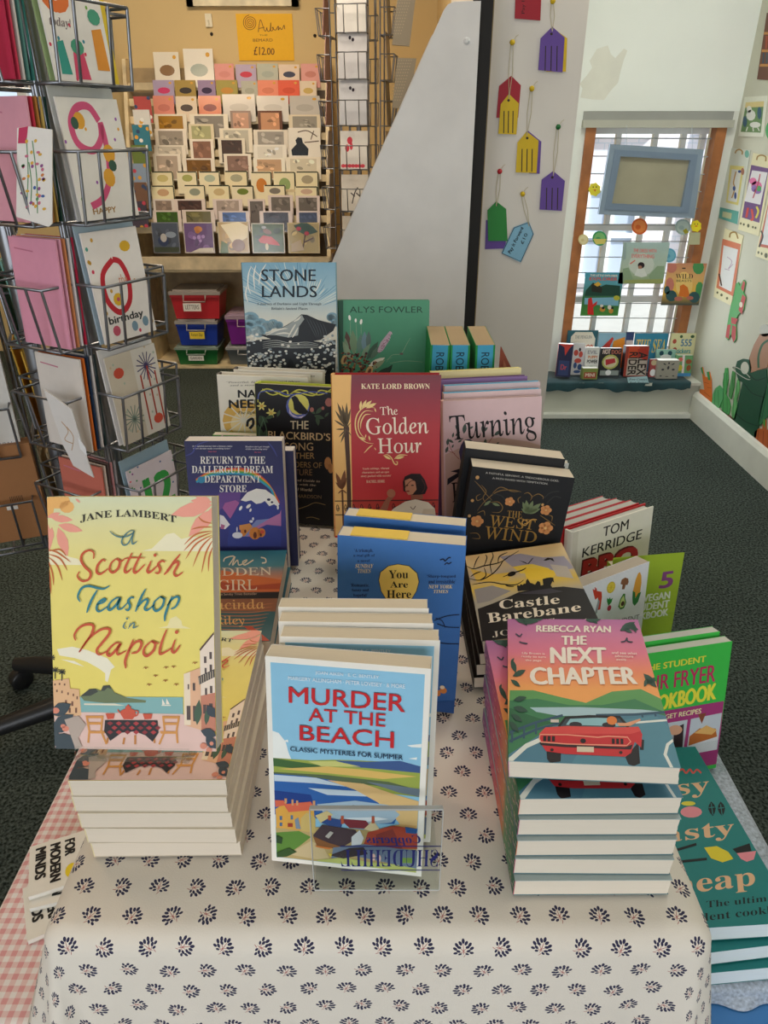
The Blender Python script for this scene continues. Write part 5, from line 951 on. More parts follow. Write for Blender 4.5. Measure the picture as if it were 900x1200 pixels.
def sk(sd, t):
    if sd == 'l':
        return (.245+.012*math.sin(t*30), lambda w_: .085*w_**1.2*(1 if t > .3 else t/.3)+.006*math.sin(t*38)*w_) if t < .99 else (.3, .08)
    if sd == 'c': return .42+.16*t, lambda w_: (.085*(1-.6*t)+.075*math.sin(t*math.pi)+.035*math.sin(t*math.pi*3+.4))*w_
    if sd == 'f': return .62, lambda w_: (.03+.012*math.sin(t*9+.5)+.006*math.sin(t*23)-.045*math.exp(-((t-.10)/.035)**2)+.02*math.exp(-((t-.19)/.04)**2)-.04*math.exp(-((t-.93)/.03)**2))*w_*(1-.3*w_)
    if sd == 'd': return .58-.15*t, lambda w_: (.04+.045*math.sin(t*math.pi)+.018*math.sin(t*math.pi*3+.6))*w_
    return .24, lambda w_: (.001+.003*math.sin(t*40))*w_
cl = drape('tablecloth', -.257, .247, .352, 1.445, TZ0-.0015, sprigmat(), sk); tag(cl, 'cream cotton tablecloth with small navy leaf sprigs over the main display table', 'tablecloth')
gm = drape('tablecloth', -.45, -.262, .405, 1.14, LZ, ginghammat(), lambda sd, t: (.11 if sd in 'lcfd' else .02, .03), rad=.012); tag(gm, 'pink and white gingham cloth on the low table at the left edge', 'tablecloth')
def glit():
    m = mat('silvery_cloth', H('a9b2bd'), .55, noise=(260, .35), bump=(180, .5)); return m
sv = drape('tablecloth', .255, .49, .445, 1.36, LZ, glit(), lambda sd, t: (.022 if sd in 'cfd' else .05, .006+.004*math.sin(t*25) if sd in 'lcf' else .018+.008*math.sin(t*25)), rad=.012); tag(sv, 'silvery blue-grey cloth under the teal cookbooks on the low table at the right', 'tablecloth')
t = thing('storage_crate', 'bright blue plastic crate on the floor in front of the grey-clothed low table', 'crate', Matrix.Translation((.455, .285, 0)))
g = G(); g.box(-.15, .17, -.12, .175, 0, .405, H('3a7cc0')); g.build('body', mat('crate_plastic'), t); g = G(); g.box(-.155, .175, -.125, .18, .405, .43, H('4384c6')); g.box(-.14, .16, -.11, .17, .43, .436, H('4384c6')); g.build('lid', mat('crate_plastic'), t)
# risers for the back row, under the cloth look of the table
def riser(label, x0, x1, y0, y1, z1, z0=TZ0):
    g = G(); g.box(x0, x1, y0, y1, z0, z1, H('4a3c30')); g.box(x0+.004, x1-.004, y0-.003, y0, z0+.004, z1-.004, H('55463a')); o = g.build('display_riser', M_wood); tag(o, label, 'riser')
riser('low dark wooden riser at the back of the table under the upright back row books', -.24, .245, 1.122, 1.42, .778)
riser('second small wooden riser that lifts the tall blue mountain book', -.235, -.085, 1.19, 1.36, .845, .778)
riser('small dark riser under the red book in the middle of the table', -.055, .075, .845, .985, .775)
# ---------------------------------------------------------------- books
A_sc, A_mu, A_ya, A_nx = art_scottish(), art_murder(), art_yah(), art_next()
Z = TZ0+.0005
# yellow novel: five lying in a stack, one on an easel on top
t5 = .0184; th = 5*t5
names = ['at the bottom', 'second from the bottom', 'in the middle', 'second from the top', 'on top']
for i in range(5):
    dx, yw, dy = [(.004, .8, .0), (.002, -.4, -.001), (0, .3, .0), (-.002, -.3, .001), (-.001, .3, .002)][i]
    book('paperback_book', 'yellow café cover paperback lying flat, %s of the near left stack' % names[i], .129, .198, t5-.0004, pose(-.1925+dx, .407+dy, Z+t5*(i+1)-.0002, 90, yw), 'e8dcc6', A_sc if i == 4 else None, spine='efe3b0', group='yellow paperbacks at the near left', page='dfd2bf', back='d8ccb8')
sb = pose(-.1946, .4037, .8477, 24.3, -3.8, -1.8)
book('paperback_book', 'yellow café cover paperback standing upright on a clear easel on the near left stack', .129, .198, .0184, sb, 'eedd7d', A_sc, spine='efe3b0', group='yellow paperbacks at the near left', page='d6ccc0')
def easel(label, M, w_, hb, td, lip, foot=0):
    t = thing('acrylic_easel', label, 'book stand', M); T = .0025
    g = G(); g.box(-w_/2, w_/2, td, td+T, -.004, hb); g.build('back_plate', M_acr, t)
    g = G(); g.box(-w_/2, w_/2, -.006, td+T, -.004-T, -.004); g.build('shelf', M_acr, t)
    g = G(); g.box(-w_/2, w_/2, -.006-T, -.006, -.004-T, lip); g.build('lip', M_acr, t)
    return t
es = easel('clear acrylic easel under the upright yellow paperback', sb, .09, .13, .0188, .004)
for sx_ in (-.03, .03):
    g = G(); Mi = sb.inverted(); p0 = Mi @ Vector((-.1946+sx_, .47, Z+th+.001)); p1 = Vector((sx_, .0212, .06)); p2 = Vector((sx_, .0, -.0065)); p3 = Mi @ Vector((-.1946+sx_, .432, Z+th+.001))
    g.tube([p2, p3, p0, p1], .0015, 6); g.build('leg', M_acr, es)
# sunset novel: two lying behind the yellow stack
for i, l in enumerate(('lower of two sunset harbour paperbacks lying flat behind the yellow stack', 'upper sunset harbour paperback with swash lettering lying flat behind the yellow stack')):
    book('paperback_book', l, .129, .198, .0265, pose(-.1925, .636, Z+.027*(i+1), 90, [.5, 1.5][i]), '3f6a74', art_hidden() if i else None, spine='c86a38', page='d8c8b4', group='sunset paperbacks')
# dream store novel: two standing
A_da = art_dallergut()
book('paperback_book', 'indigo paperback with a rainbow and snowy peak standing in front, left side', .129, .198, .027, pose(-.1990, .842, Z+.005, 8, 0), '34365f', A_da, page='d8d0c8')
book('paperback_book', 'shorter indigo paperback standing right behind the rainbow one', .129, .172, .027, pose(-.1885, .873, Z+.005, 8, 0), '34365f', None, page='d8d0c8')
a = Art(.129, .135).grad([(0, '4f8a34'), (.5, '3f7a2c'), (1, '2c5c20')])
q = random.Random(4)
for i in range(30):
    x, y = q.random(), q.random()*.9; c = q.choice(('f0ece4', 'e8a8c8', 'b84c84', 'f0ece4', '2c6a24'))
    for k in range(5): a.leaf(x, y, x+.09*math.cos(k*1.26), y+.06*math.sin(k*1.26), .5, c, False)
a.L += 1; a.ell(.42, .1, .1, .1, 'c468a0').leaf(.42, .16, .35, .02, .5, 'a8488c').leaf(.42, .16, .52, .03, .5, 'd88cb8')
book('paperback_book', 'paperback with pink and white blossoms on green peeking out behind the indigo one', .129, .135, .016, pose(-.2080, 1.036, Z+.003, 4, -4), '4f8a34', a, page='e0d8c8')
A_bb = art_blackbird()
book('hardback_book', 'black hardback with a blackbird in a ring of daffodils and gold lettering', .144, .222, .028, pose(-.1309, 1.000, Z+.004, 8, -8, .6), '181617', A_bb, spine='c4d048', hard=True, back='c4d048', page='d8ccb4')
A_nn = art_needs()
for i, (x, D, l) in enumerate(((-.1950, 1.062, 'cream hardback with bold black title standing behind the blackbird book'), (-.174, 1.090, 'second cream hardback showing only its top edge behind the first'))):
    book('hardback_book', l, .144, .222, .022, pose(x, D, Z+.003, 4, -4, 1), 'e6dfd0', A_nn, hard=True, spine='1c1a1a', page='e2d8c6', group='cream hardbacks')
book('hardback_book', 'tall blue and white hardback with an engraved mountain, highest at the back', .156, .240, .03, pose(-.1588, 1.2028, .8475, 8), '8fb4c2', art_stone(), hard=True, spine='3c6478', page='e0dccf')
book('hardback_book', 'green hardback with bog plants and thin capitals in the back row', .158, .24, .026, pose(0, 1.225, .7815, 8), '468a68', art_alys(), hard=True, spine='2f5a48', page='e0dccf')
book('hardback_book', 'red hardback with cream serif title, palm tree and woman, centre of the table', .142, .222, .034, pose(.0033, .8511, .7773+.003, 12, 0), 'b03238', art_golden(), hard=True, spine='e0a860', page='ded2bc')
# three thick crime novels, spines to the front
def art_robert():
    a = Art(.031, .198, eps=4e-5).rect(0, 0, 1, 1, '3f9ec4').rect(0, 0, .1, 1, '1f8a44').rect(.9, 0, 1, 1, '1f8a44')
    V, F, ar = glyphs('ROBERT GALBRAITH', 'sans'); c = H('10202c')
    a.g.add([((.30+.42*y)*.031-.0155, -a.L*a.eps, .198*(.94-.72*x)) for x, y in V], F, c); a.L += 1
    a.g.add([((.25+.5*y)*.031-.0155, -a.L*a.eps, .198*(.18-.15*x)) for x, y in glyphs('THE HALLMARKED', 'sans')[0]], glyphs('THE HALLMARKED', 'sans')[1], H('e8e4d8')); return a.mesh('spine_print')
A_rb = art_robert()
for i, x in enumerate((.0845, .1215, .1650)):
    M = Matrix.Translation((x+.0005, 1.124, .7785)) @ Matrix.Rotation(R([1.5, 0, -1][i]), 4, 'Y') @ Matrix.Rotation(R(90), 4, 'Z') @ Matrix.Translation((.065, -.0155, 0))
    book('paperback_book', 'thick blue and green spined paperback, %s of the three at the back right' % ['left', 'middle', 'right'][i], .129, .198, .031, M, '1f8a44', None, spine='3f9ec4', page='a8906c', spine_art=A_rb, group='thick blue spined paperbacks')
g = G(); g.prism([(.1835, 1.11, .778), (.2300, 1.15, .778), (.2300, 1.15, .895), (.1835, 1.11, .978)], (.0012, -.0012, 0), H('8a4636')); g.prism([(.190, 1.1145, .80), (.2255, 1.145, .80), (.2255, 1.145, .885), (.190, 1.1145, .955)], (.0013, -.0013, 0), H('a86a52')); o = g.build('bookmark_card', M_print); tag(o, 'brown red folded card leaning against the right thick paperback', 'card')
# the pink bird book: one in front, copies and other books behind
A_tu = art_turning(); M0 = pose(.1649, .9407, Z+.003, 10, 4, -1.5)
def behind(M, k, dx=0, dz=0): return M @ Matrix.Translation((dx, k, dz))
book('hardback_book', 'pale pink hardback with a dark bird and thin black title behind the black paperbacks', .144, .222, .017, M0, 'd6bcbc', A_tu, hard=True, spine='cfa8a0', page='e4dccf', group='pink bird hardbacks')
for i in range(2): book('hardback_book', '%s copy of the pink bird hardback with a blue page top' % ['middle', 'rearmost'][i], .144, .222, .017, behind(M0, .019*(i+1), .004*(i+1), .008*(i+1)), 'd6bcbc', None, hard=False, spine='cfa8a0', page='4f9cc0', group='pink bird hardbacks')
book('hardback_book', 'lilac hardback standing behind the pink bird books', .144, .222, .018, behind(M0, .060, -.006, .022), '8c6c9c', None, hard=True, spine='7c5c90', page='8c6c9c')
book('paperback_book', 'pale yellow topped paperback standing behind the lilac one', .14, .222, .014, behind(M0, .082, -.008, .032), 'e8dca0', None, page='d8cc84')
# black fantasy paperbacks
A_we = art_west(); Mw = pose(.163, .824, Z+.003, 4, -2.4, 5.8)
book('paperback_book', 'black paperback with gold title and orange blossoms, front one of two', .134, .170, .034, Mw, '1a1a1c', A_we, page='d8ccb8', group='black blossom paperbacks')
book('paperback_book', 'black paperback with thick cream pages standing behind its blossom twin', .134, .172, .034, behind(Mw, .036, -.008, .010), '1a1a1c', None, page='d8ccb8', group='black blossom paperbacks')
book('paperback_book', 'black and white patterned paperback peeking out right of the black paperbacks', .11, .168, .012, behind(Mw, .074, .020, -.004), 'd8d8d4', Art(.11, .168).rects([(.05+.12*i, .03+.09*j, .05+.12*i+.07, .03+.09*j+.05) for i in range(8) for j in range(9) if (i*3+j) % 4], '2c3432'), page='d8d0c0')
# castle novel: four lying in a stack
A_ca = art_castle()
for i in range(4):
    k = (i+1)/4; M = Matrix.Translation((.1701-.0015*(3-i), .6165+.001*(3-i), Z+.0202*(i+1)+.0002)) @ Matrix.Rotation(R(-9.5*k), 4, 'Y') @ Matrix.Rotation(R(-3.8*k), 4, 'X') @ Matrix.Rotation(R([1.2, -.8, .6, 0][i]), 4, 'Z') @ Matrix.Rotation(R(-90), 4, 'X')
    book('paperback_book', 'black castle paperback lying flat, %s of its stack of four' % ['bottom', 'second from the bottom', 'third from the bottom', 'topmost'][i], .129, .198, .0152, M, '14110f', A_ca if i == 3 else None, page='d8c8b4', group='black castle paperbacks')
# blue balloon paperbacks
My = pose(.0120, .5871, Z+.004, 7.2, -8.9, .3)
book('paperback_book', 'blue paperback with a yellow balloon shaped title panel, front one of two', .129, .198, .026, My, '3a6fb4', A_ya, page='ddd2bc', group='blue balloon paperbacks')
book('paperback_book', 'blue balloon paperback standing behind its twin in the centre', .129, .198, .026, pose(.0129, .6237, Z+.004, 9, -8.7, 1.1), '3a6fb4', A_ya, page='ddd2bc', group='blue balloon paperbacks')
for i, M in enumerate((My, pose(.0129, .6237, Z+.004, 9, -8.7, 1.1))):
    g = G(); g.box(-.052, .006, .003, .024, .1978, .1990, H('eecb58')); o = g.build('flyer_card', M_print); o.matrix_world = M; tag(o, 'yellow card lying on the pages of the %s blue balloon paperback' % ('front' if i == 0 else 'rear'), 'card')
# seaside murder paperbacks in a clear holder
mp_ = [(-.0326, .3918, 10.3, -6.8, 0, 'front'), (-.0235, .4195, 10.8, -1.0, 1.0, 'second'), (-.0255, .4405, 10.9, -.6, .5, 'third'), (-.0275, .4610, 11, -.4, .3, 'rearmost')]
for x, D, l, yw, ro, nm in mp_:
    book('paperback_book', '%s white bordered seaside paperback with red title in the clear holder' % nm, .129, .198, .0195, pose(x, D, .7205, l, yw, ro), 'efeadf', A_mu, page='d6cab4', group='seaside paperbacks in the clear holder')
ho = thing('acrylic_holder', 'clear acrylic book holder with dark blue printed lettering in front of the seaside books', 'book stand', Matrix.Translation((-.006, .3755, TZ0)))
g = G(); g.box(-.052, .052, 0, .125, 0, .0025); g.build('base', M_acr, ho)
fp = Matrix.Rotation(R(-3), 4, 'X')
g = G(); g.xf = fp; g.box(-.052, .052, 0, .0028, .001, .092); o = g.build('front_plate', M_acr, ho)
g = G(); g.xf = fp; ec = (.42, .42, .40); g.box(-.052, .052, -.0004, .0032, .092, .0938, ec); g.box(-.0526, -.052, -.0002, .003, .001, .092, (.5, .5, .48)); g.box(.052, .0526, -.0002, .003, .001, .092, (.5, .5, .48)); g.box(-.052, .052, -.0003, .0, .0, .0012, (.5, .5, .48)); g.build('plate_edge', M_print, ho)
a = Art(.104, .092, eps=1e-5); Nv = '1c2060'; a.text('SHUDEHILL', (.98, .47, .22, .69), Nv, 'roman').line([(.22, .43), (1, .43)], .012, Nv, False).line([(.22, .73), (1, .73)], .012, Nv, False).text('Copperas', (.84, .29, .42, .42), Nv, 'ital')
o = link('printed_lettering', a.mesh('printed_lettering'), ho, fp @ Matrix.Translation((0, -.0002, 0)))
# lilac road trip paperbacks: six lying
def art_ns():
    a = Art(.0186, .198, eps=4e-5).grad([(0, '9c6aa8'), (.25, 'b85c88'), (.5, 'c85a5c'), (.68, 'd88a5c'), (.75, '6a9468'), (1, '2f6a50')]); q_ = random.Random(8)
    for k in range(40): x, y = q_.random(), q_.random(); a.line([(x, y), (x+.05, y+.03)], .06, q_.choice(('e8d4cc', '3c4c48', 'e8b89c', 'd8a0b0')), False, nl=False)
    return a.mesh('spine_print')
A_ns = art_ns()
for i in range(6):
    dx, yw, dy = [(-.001, .3, .0), (-.0005, -.4, .001), (.001, .5, 0), (.0025, .2, .0), (.003, .6, .0), (0, 0, 0)][i]
    M = pose(.1725-.0010*i+dx, .371+.0042*i+dy, Z+.0192*(i+1), 90, yw)
    if i == 5: M = Matrix.Translation((.1615, .3935, .8425)) @ Matrix.Rotation(R(-8.6), 4, 'Z') @ Matrix.Rotation(R(-6), 4, 'Y') @ Matrix.Rotation(R(-2), 4, 'X') @ Matrix.Rotation(R(-90), 4, 'X')
    book('paperback_book', 'lilac road trip paperback lying flat, %s of the near right stack' % ['bottom', 'second from the bottom', 'third from the bottom', 'fourth from the bottom', 'second from the top', 'red car cover uppermost'][i], .129, .198, .0187 if i < 5 else .0175, M, 'a8b8b8', A_nx if i >= 4 else None, spine=['c86a7c', 'b8647c', 'd07858', 'b05c84', 'c87068', 'b86a94'][i], page='e2d7c5', group='lilac road trip paperbacks', back='5a8088', spine_art=A_ns)
# cookbooks on the low right table
LZ1 = LZ+.001
Mk = pose(.389, 1.0024, LZ1+.004, 6, 32, 1.6); A_ke = art_kerridge()
book('hardback_book', 'white barbecue cookbook with black and red lettering, turned to the right, front copy', .19, .25, .019, Mk, 'e8e4d6', A_ke, hard=True, page='c8c8c0', back='c0282c', group='barbecue cookbooks')
for i in range(3): book('hardback_book', '%s barbecue cookbook behind, showing a red board edge' % ['second', 'third', 'rearmost'][i], .19, .25, .019, behind(Mk, .021*(i+1), -.012*(i+1), .002), 'b82a2c', None, hard=True, ov=.0002, page='b8b8b0', back='c0282c', group='barbecue cookbooks')
Mv = pose(.3442+.012, .8856, LZ1+.003, 5, 30, 0)
book('paperback_book', 'white student vegetable cookbook with corn, lemon and avocado pictures', .156, .222, .024, Mv, 'eceaf2', None, page='b8ac9c')
va = art_veg(); KIDS; vb = [o for o in bpy.data.objects if o.name.startswith('cover') and o.parent and 'avocado' in (o.parent.get('label') or '')][0]; o = link('cover_print', va, vb, Matrix.Translation((-.001, 0, .0)) @ Matrix.Diagonal((.154/.17, 1, 1, 1)))
fq = pose(.424, .945, LZ1+.003, 5, 8, 0)
book('paperback_book', 'lime green student cookbook with a big purple 5 behind the vegetable one', .12, .205, .018, fq, 'a4bd34', art_five(), page='c8b8a0')
Mf = pose(.412, .7180, LZ1+.004, 10, 12, 0); 
book('paperback_book', 'bright green air fryer cookbook with pink band, front copy at the right edge', .138, .205, .016, Mf, '3fbf4c', art_fryer(), page='c8c8c0', group='green air fryer cookbooks')
book('paperback_book', 'green air fryer cookbook standing behind the front copy', .138, .205, .016, behind(Mf, .019, -.006, .006), '3fbf4c', None, page='c8c8c0', group='green air fryer cookbooks')
eh = thing('acrylic_holder', 'clear acrylic holder around the green air fryer cookbooks', 'book stand', Mf)
g = G(); g.box(-.05, .085, -.005, -.0025, -.003, .05); g.build('front_plate', M_acr, eh); g = G(); g.box(-.05, .085, .045, .0475, -.003, .235); g.build('back_plate', M_acr, eh); g = G(); g.box(-.05, .085, -.005, .0475, -.0052, -.003); g.build('base', M_acr, eh)
# teal student cookbooks lying at the right front
Mt = pose(.3445, .4545, LZ1+.075, 90, 3.5); tq = quad(.19, .245, Mt)
a = Art(.19, .245, tq); a.U().rect(0, 0, 1, 1, '1f7c7a').P().ref((600, 900), 3); Bg = 'e0b48c'
a.text('Easy', [(410, 62), (690, 30), (698, 98), (412, 135)], Bg, 'serif').text('Tasty', [(430, 222), (778, 180), (785, 250), (435, 290)], Bg, 'serif').text('Cheap', [(470, 390), (850, 345), (858, 430), (474, 480)], Bg, 'serif')
a.text('The ultimate', [(683, 468), (960, 440), (962, 462), (684, 492)], '101c1c', 'roman').text('student cookbook', [(590, 520), (1010, 475), (1012, 500), (592, 548)], '101c1c', 'roman')
a.line([(585, 12), (600, 5), (612, 18), (625, 5), (637, 18), (650, 6), (665, 18)], 6, 'd0524c').ell(630, 155, 38, 20, 'e08a94').ell(620, 125, 25, 8, 'd8cc3c').poly([(675, 280), (720, 275), (760, 295), (778, 320), (740, 332), (700, 318)], 'e0cc30').poly([(775, 285), (835, 265), (842, 292), (790, 300)], '101414').poly([(790, 300), (858, 292), (850, 322), (825, 330), (805, 320)], 'e08a94')
a.lines([[(575, 290), (648, 268)], [(570, 332), (685, 320)]], 9, '101414', smooth=False)
for cx in (700, 733): a.leaf(cx, 118, cx+6, 170, .5, '101414', False)
a.L += 1; a.lines([[(700, 125), (706, 165)], [(733, 128), (739, 168)], [(692, 140), (712, 138)], [(725, 142), (745, 140)]], 3, '1f7c7a', smooth=False)
for i in range(3):
    M = [pose(.352, .437, LZ1+.0245, 90, 5), pose(.349, .444, LZ1+.0495, 90, 6.5), Mt][i]
    book('paperback_book', 'teal student cookbook lying flat at the right front, %s of three' % ['bottom', 'middle', 'top'][i], .19, .245, .0235, M, '1f7c7a', a if i == 2 else None, spine='1f7c7a', page='e4ecec', group='teal cookbooks')
# slim white booklets on the gingham cloth
for i, (x, y, yw) in enumerate(((-.431, .556, -68), (-.424, .548, -74), (-.420, .512, -62))):
    a = Art(.072, .105, eps=3e-5).rect(0, 0, 1, 1, 'ece8dc').text('THERAPY', (.1, .08, .9, .2), '181818', 'heavy').text('FOR', (.1, .50, .42, .61), '181818', 'heavy').text('MODERN', (.1, .66, .86, .77), '181818', 'heavy').text('MINDS', (.1, .82, .72, .93), '181818', 'heavy').ell(.75, .54, .14, .07, 'ecd028')
    book('paperback_book', 'slim white booklet with black capitals on the gingham cloth, %s' % ['uppermost', 'middle one', 'lowest and nearest'][i], .072, .105, .0065, pose(x, y, LZ+.0075*(3-i)+.001, 90, yw), 'ece8dc', a, page='e8e4da', group='slim white booklets')
# ---------------------------------------------------------------- flat sheets fixed to a plane of the room
def sheet(name, label, cat, plane, pts, col, draw=None, th=.002, org=(0, 0), k=1, group=None, parent=None, m=None, eps=1e-4):
    P = []
    for x, y in pts:
        x, y = org[0]+x/k, org[1]+y/k
        if plane[0] == 'D': p = at(x, y, D=plane[1]); P.append((p.x, p.z))
        else:
            d = at(x, y, D=1)-Vector((0, 0, HC)); p = d*(plane[1]/d.x)+Vector((0, 0, HC)); P.append((-p.y, p.z))
    s0, s1 = min(p[0] for p in P), max(p[0] for p in P); z0, z1 = min(p[1] for p in P), max(p[1] for p in P); w_, h_ = s1-s0, z1-z0; sm = (s0+s1)/2
    M = Matrix.Translation((sm, plane[1], z0)) if plane[0] == 'D' else Matrix.Translation((plane[1], -sm, z0)) @ Matrix.Rotation(R(-90), 4, 'Z')
    a = Art(w_, h_, quad(w_, h_, M), org, k, eps=eps)
    if draw: draw(a)
    g = a.g; L = [(s-sm, 0, z-z0) for s, z in P]; ar = sum(L[i-1][0]*L[i][2]-L[i][0]*L[i-1][2] for i in range(len(L)))
    if ar < 0: L = L[::-1]
    g.prism(L, (0, th, 0), H(col)); o = g.build(name, m or M_print, parent)
    if parent: o.matrix_world = M
    else: o.matrix_world = M; tag(o, label, cat, group)
    return o
# ---------------------------------------------------------------- white sloping display bookcase in front of the pier
t = thing('display_bookcase', 'white display bookcase with a tall sloping side panel behind the books', 'bookcase', Matrix.Identity(4))
def bp(D): return [at(x, y, D=2.12) for x, y in ((392, 300), (520, 12), (525, 5), (532, 2), (553, 1), (543, 395))]
P0 = bp(2.12); bx1 = P0[-1].x; P0 = P0[:-1]+[Vector((bx1, 2.12, 0)), Vector((P0[0].x-.09, 2.12, 0)), Vector((P0[0].x-.09, 2.12, P0[0].z-.2))]
P0[4].x = bx1
for i, dy in enumerate((0, .55)):
    g = G(); g.prism([p+Vector((0, dy, 0)) for p in P0], (0, .02, 0), H('e0deda')); g.build('side_panel', M_matte, t)
g = G(); g.box(bx1-.004, bx1+.034, 2.145, 2.27, .0, P0[4].z+.1, H('15120f')); g.box(bx1-.02, bx1-.002, 2.27, 2.67, .02, P0[4].z-.01, H('15120f')); g.build('back_panel', M_matte, t)  # first black board is put in for the shade between bookcase and pier
for i in range(6):
    z = .1+.26*i; sl_ = (P0[1].x-P0[0].x)/(P0[1].z-P0[0].z); xl = max(P0[0].x-.09, P0[0].x+(z-P0[0].z)*sl_+.01); g = G(); g.box(xl+.01, bx1-.02, 2.14, 2.67, z, z+.015, H('cfcfcc')); g.build('shelf', M_matte, t)
g = G(); pp = at(547, 48, D=2.118); g.xf = Matrix.Translation(pp) @ Matrix.Rotation(R(90), 4, 'X'); g.lathe([(0, 0), (.008, 0), (.0075, .0015), (0, .002)], n=14, col=H('dcdcda')); g.build('screw_cap', M_matte, t)
# ---------------------------------------------------------------- bunting tags pinned on the white pier
PD = ('D', 2.2985)
def tagset(nm, label, back, front, pin, pc, extra=None):
    t = thing('gift_tag_bundle', label, 'tag', Matrix.Identity(4), 'paper tags pinned on the white pier')
    PD = 2.296
    for (pts, c), dd in ((back, .0), (front, .004)):
        if not pts: continue
        def dr(a, pts=pts, c=c):
            xs = [p[0] for p in pts]; ys = [p[1] for p in pts]; x0, x1, y0, y1 = min(xs), max(xs), min(ys), max(ys)
            if extra and dd: extra(a)
            elif dd: a.lines([[(x0+(x1-x0)*f, y0+(y1-y0)*.42), (x0+(x1-x0)*(f-.02), y1-4)] for f in (.28, .5, .72)], 3, '3a2c20', smooth=False).ell((x0+x1)/2, y0+(y1-y0)*.16, 4, 4, '3a2c20')
        sheet('paper_tag', '', '', ('D', PD-dd), pts, c, dr, .0015, (540, 0), 2.5, parent=t)
    if pin:
        top = front[0][1] if len(front[0]) < 5 else min(front[0], key=lambda p: p[1])
        p0 = at(540+pin[0]/2.5, pin[1]/2.5, D=PD-.006); p1 = at(540+top[0]/2.5, (top[1]+14)/2.5, D=PD-.007)
        g = G(); g.tube([p0+Vector((.003, 0, 0)), (p0+p1)/2+Vector((.006, 0, 0)), p1], .0009, 5, H('c8bc98')); g.tube([p0-Vector((.003, 0, 0)), (p0+p1)/2-Vector((.005, 0, 0)), p1], .0009, 5, H('c8bc98')); g.tube([p0, p0+Vector((.01, 0, .014)), p0+Vector((.016, 0, .018))], .0008, 5, H('c8bc98')); g.build('string', M_matte, t)
        g = G(); g.xf = Matrix.Translation(p0) @ Matrix.Rotation(R(90), 4, 'X'); g.lathe([(0, .012), (.006, .011), (.0075, .007), (.004, .003), (.003, 0), (.0012, 0), (.001, -.008)], n=10, col=H(pc)); g.build('push_pin', mat('pin_plastic', attr=True, rough=.25), t)
RD, YE, PU, GR_ = 'a82430', 'dcb820', '6a4c9c', '2f8a3c'
tagset(0, 'two dark red paper tags cut by the top of the photo', ([], RD), ([(160, -10), (236, -10), (233, 60), (158, 54)], RD), None, RD, lambda a: a.text('Pay It', [(178, 40), (178, -6), (190, -6), (190, 40)], '1c1014'))
tagset(0, 'purple notched tag with a yellow one behind, highest on the right of the pier', ([(270, 82), (312, 112), (308, 210), (250, 210)], YE), ([(227, 205), (234, 112), (268, 78), (304, 110), (298, 212)], PU), (268, 4), YE)
tagset(0, 'yellow notched tag hanging over a dark red one on the left of the pier', ([(104, 345), (112, 252), (148, 222), (176, 250), (168, 345)], RD), ([(110, 392), (117, 305), (141, 275), (170, 303), (163, 394)], YE), (150, 125), YE)
tagset(0, 'yellow notched tag with a purple one behind, in the middle of the pier', ([(196, 382), (236, 415), (231, 509), (200, 508)], PU), ([(161, 505), (166, 418), (193, 385), (228, 412), (222, 507)], YE), (207, 260), YE)
tagset(0, 'single purple notched tag hanging from a green pin near the pier edge', ([], PU), ([(231, 614), (237, 526), (271, 501), (305, 530), (296, 618)], PU), (284, 372), '1f6a34')
tagset(0, 'plain green tag over a purple one under a red pin on the pier', ([(74, 645), (130, 640), (132, 728), (71, 730)], PU), ([(80, 706), (78, 616), (104, 590), (133, 612), (137, 706)], GR_), (113, 502), 'c02c34', lambda a: a.ell(106, 600, 3, 3, '1c3c20'))
tagset(0, 'tilted light blue tag with handwriting, lowest on the pier', ([], PU), ([(119, 742), (155, 666), (200, 649), (214, 686), (176, 769)], '8cc0d8'), (180, 568), YE,
       lambda a: a.text('Pay It Forward', [(138, 738), (176, 664), (186, 670), (148, 746)], '1c2c3c', 'semi').text('£10', [(174, 712), (188, 682), (196, 686), (182, 716)], '1c2c3c', 'semi').lines([[(121, 742), (156, 668), (199, 652), (212, 686), (176, 766), (121, 742)]], 2, '1c3c5c', smooth=False))
# ---------------------------------------------------------------- alcove window: hanging frame, suction discs, stuck picture books
WD_ = DW-.035
o = thing('hanging_frame', 'empty blue-grey picture frame hanging askew in the alcove window', 'frame', Matrix.Identity(4))
Q0 = [(438, 422), (712, 438), (684, 640), (404, 628)]; Q1 = [(468, 458), (672, 470), (646, 606), (442, 596)]
P0 = [at(540+x/2.5, y/2.5, D=WD_-.05) for x, y in Q0]; P1 = [at(540+x/2.5, y/2.5, D=WD_-.05) for x, y in Q1]
for i in range(4):
    j = (i+1) % 4; g = G(); g.prism([P0[i], P0[j], P1[j], P1[i]], (0, .02, 0), H('8797a6')); m0 = [P0[i].lerp(P1[i], .45), P0[j].lerp(P1[j], .45), P1[j], P1[i]]; g.prism([p-Vector((0, .004, 0)) for p in m0], (0, .004, 0), H('76879a')); g.build('frame_rail', M_matte, o)
g = G(); g.prism([p+Vector((0, .012, 0)) for p in P1], (0, .004, 0), H('a29c84')); g.build('backing_board', M_matte, o)
g = G()
for x in (486, 678): a_, b_ = at(540+x/2.5, 366/2.5, D=WD_-.04), at(540+x/2.5, 440/2.5, D=WD_-.04); g.tube([a_, b_], .0012, 5)
g.build('hanging_wire', mat('grey_bar'), o)
def disc(label, cx, cy, r, c, c2, ex=None):
    def dr(a):
        a.ell(cx, cy, r*.8, r*.82, c2); a.ell(cx-r*.2, cy+r*.1, r*.35, r*.3, c)
        if ex: ex(a)
    sheet('window_cling', label, 'sticker', ('D', WD_-.01), [(cx+r*math.cos(t*.35), cy+r*1.05*math.sin(t*.35)) for t in range(18)], c, dr, .003, (680, 240), 6, 'round clings on the alcove window')
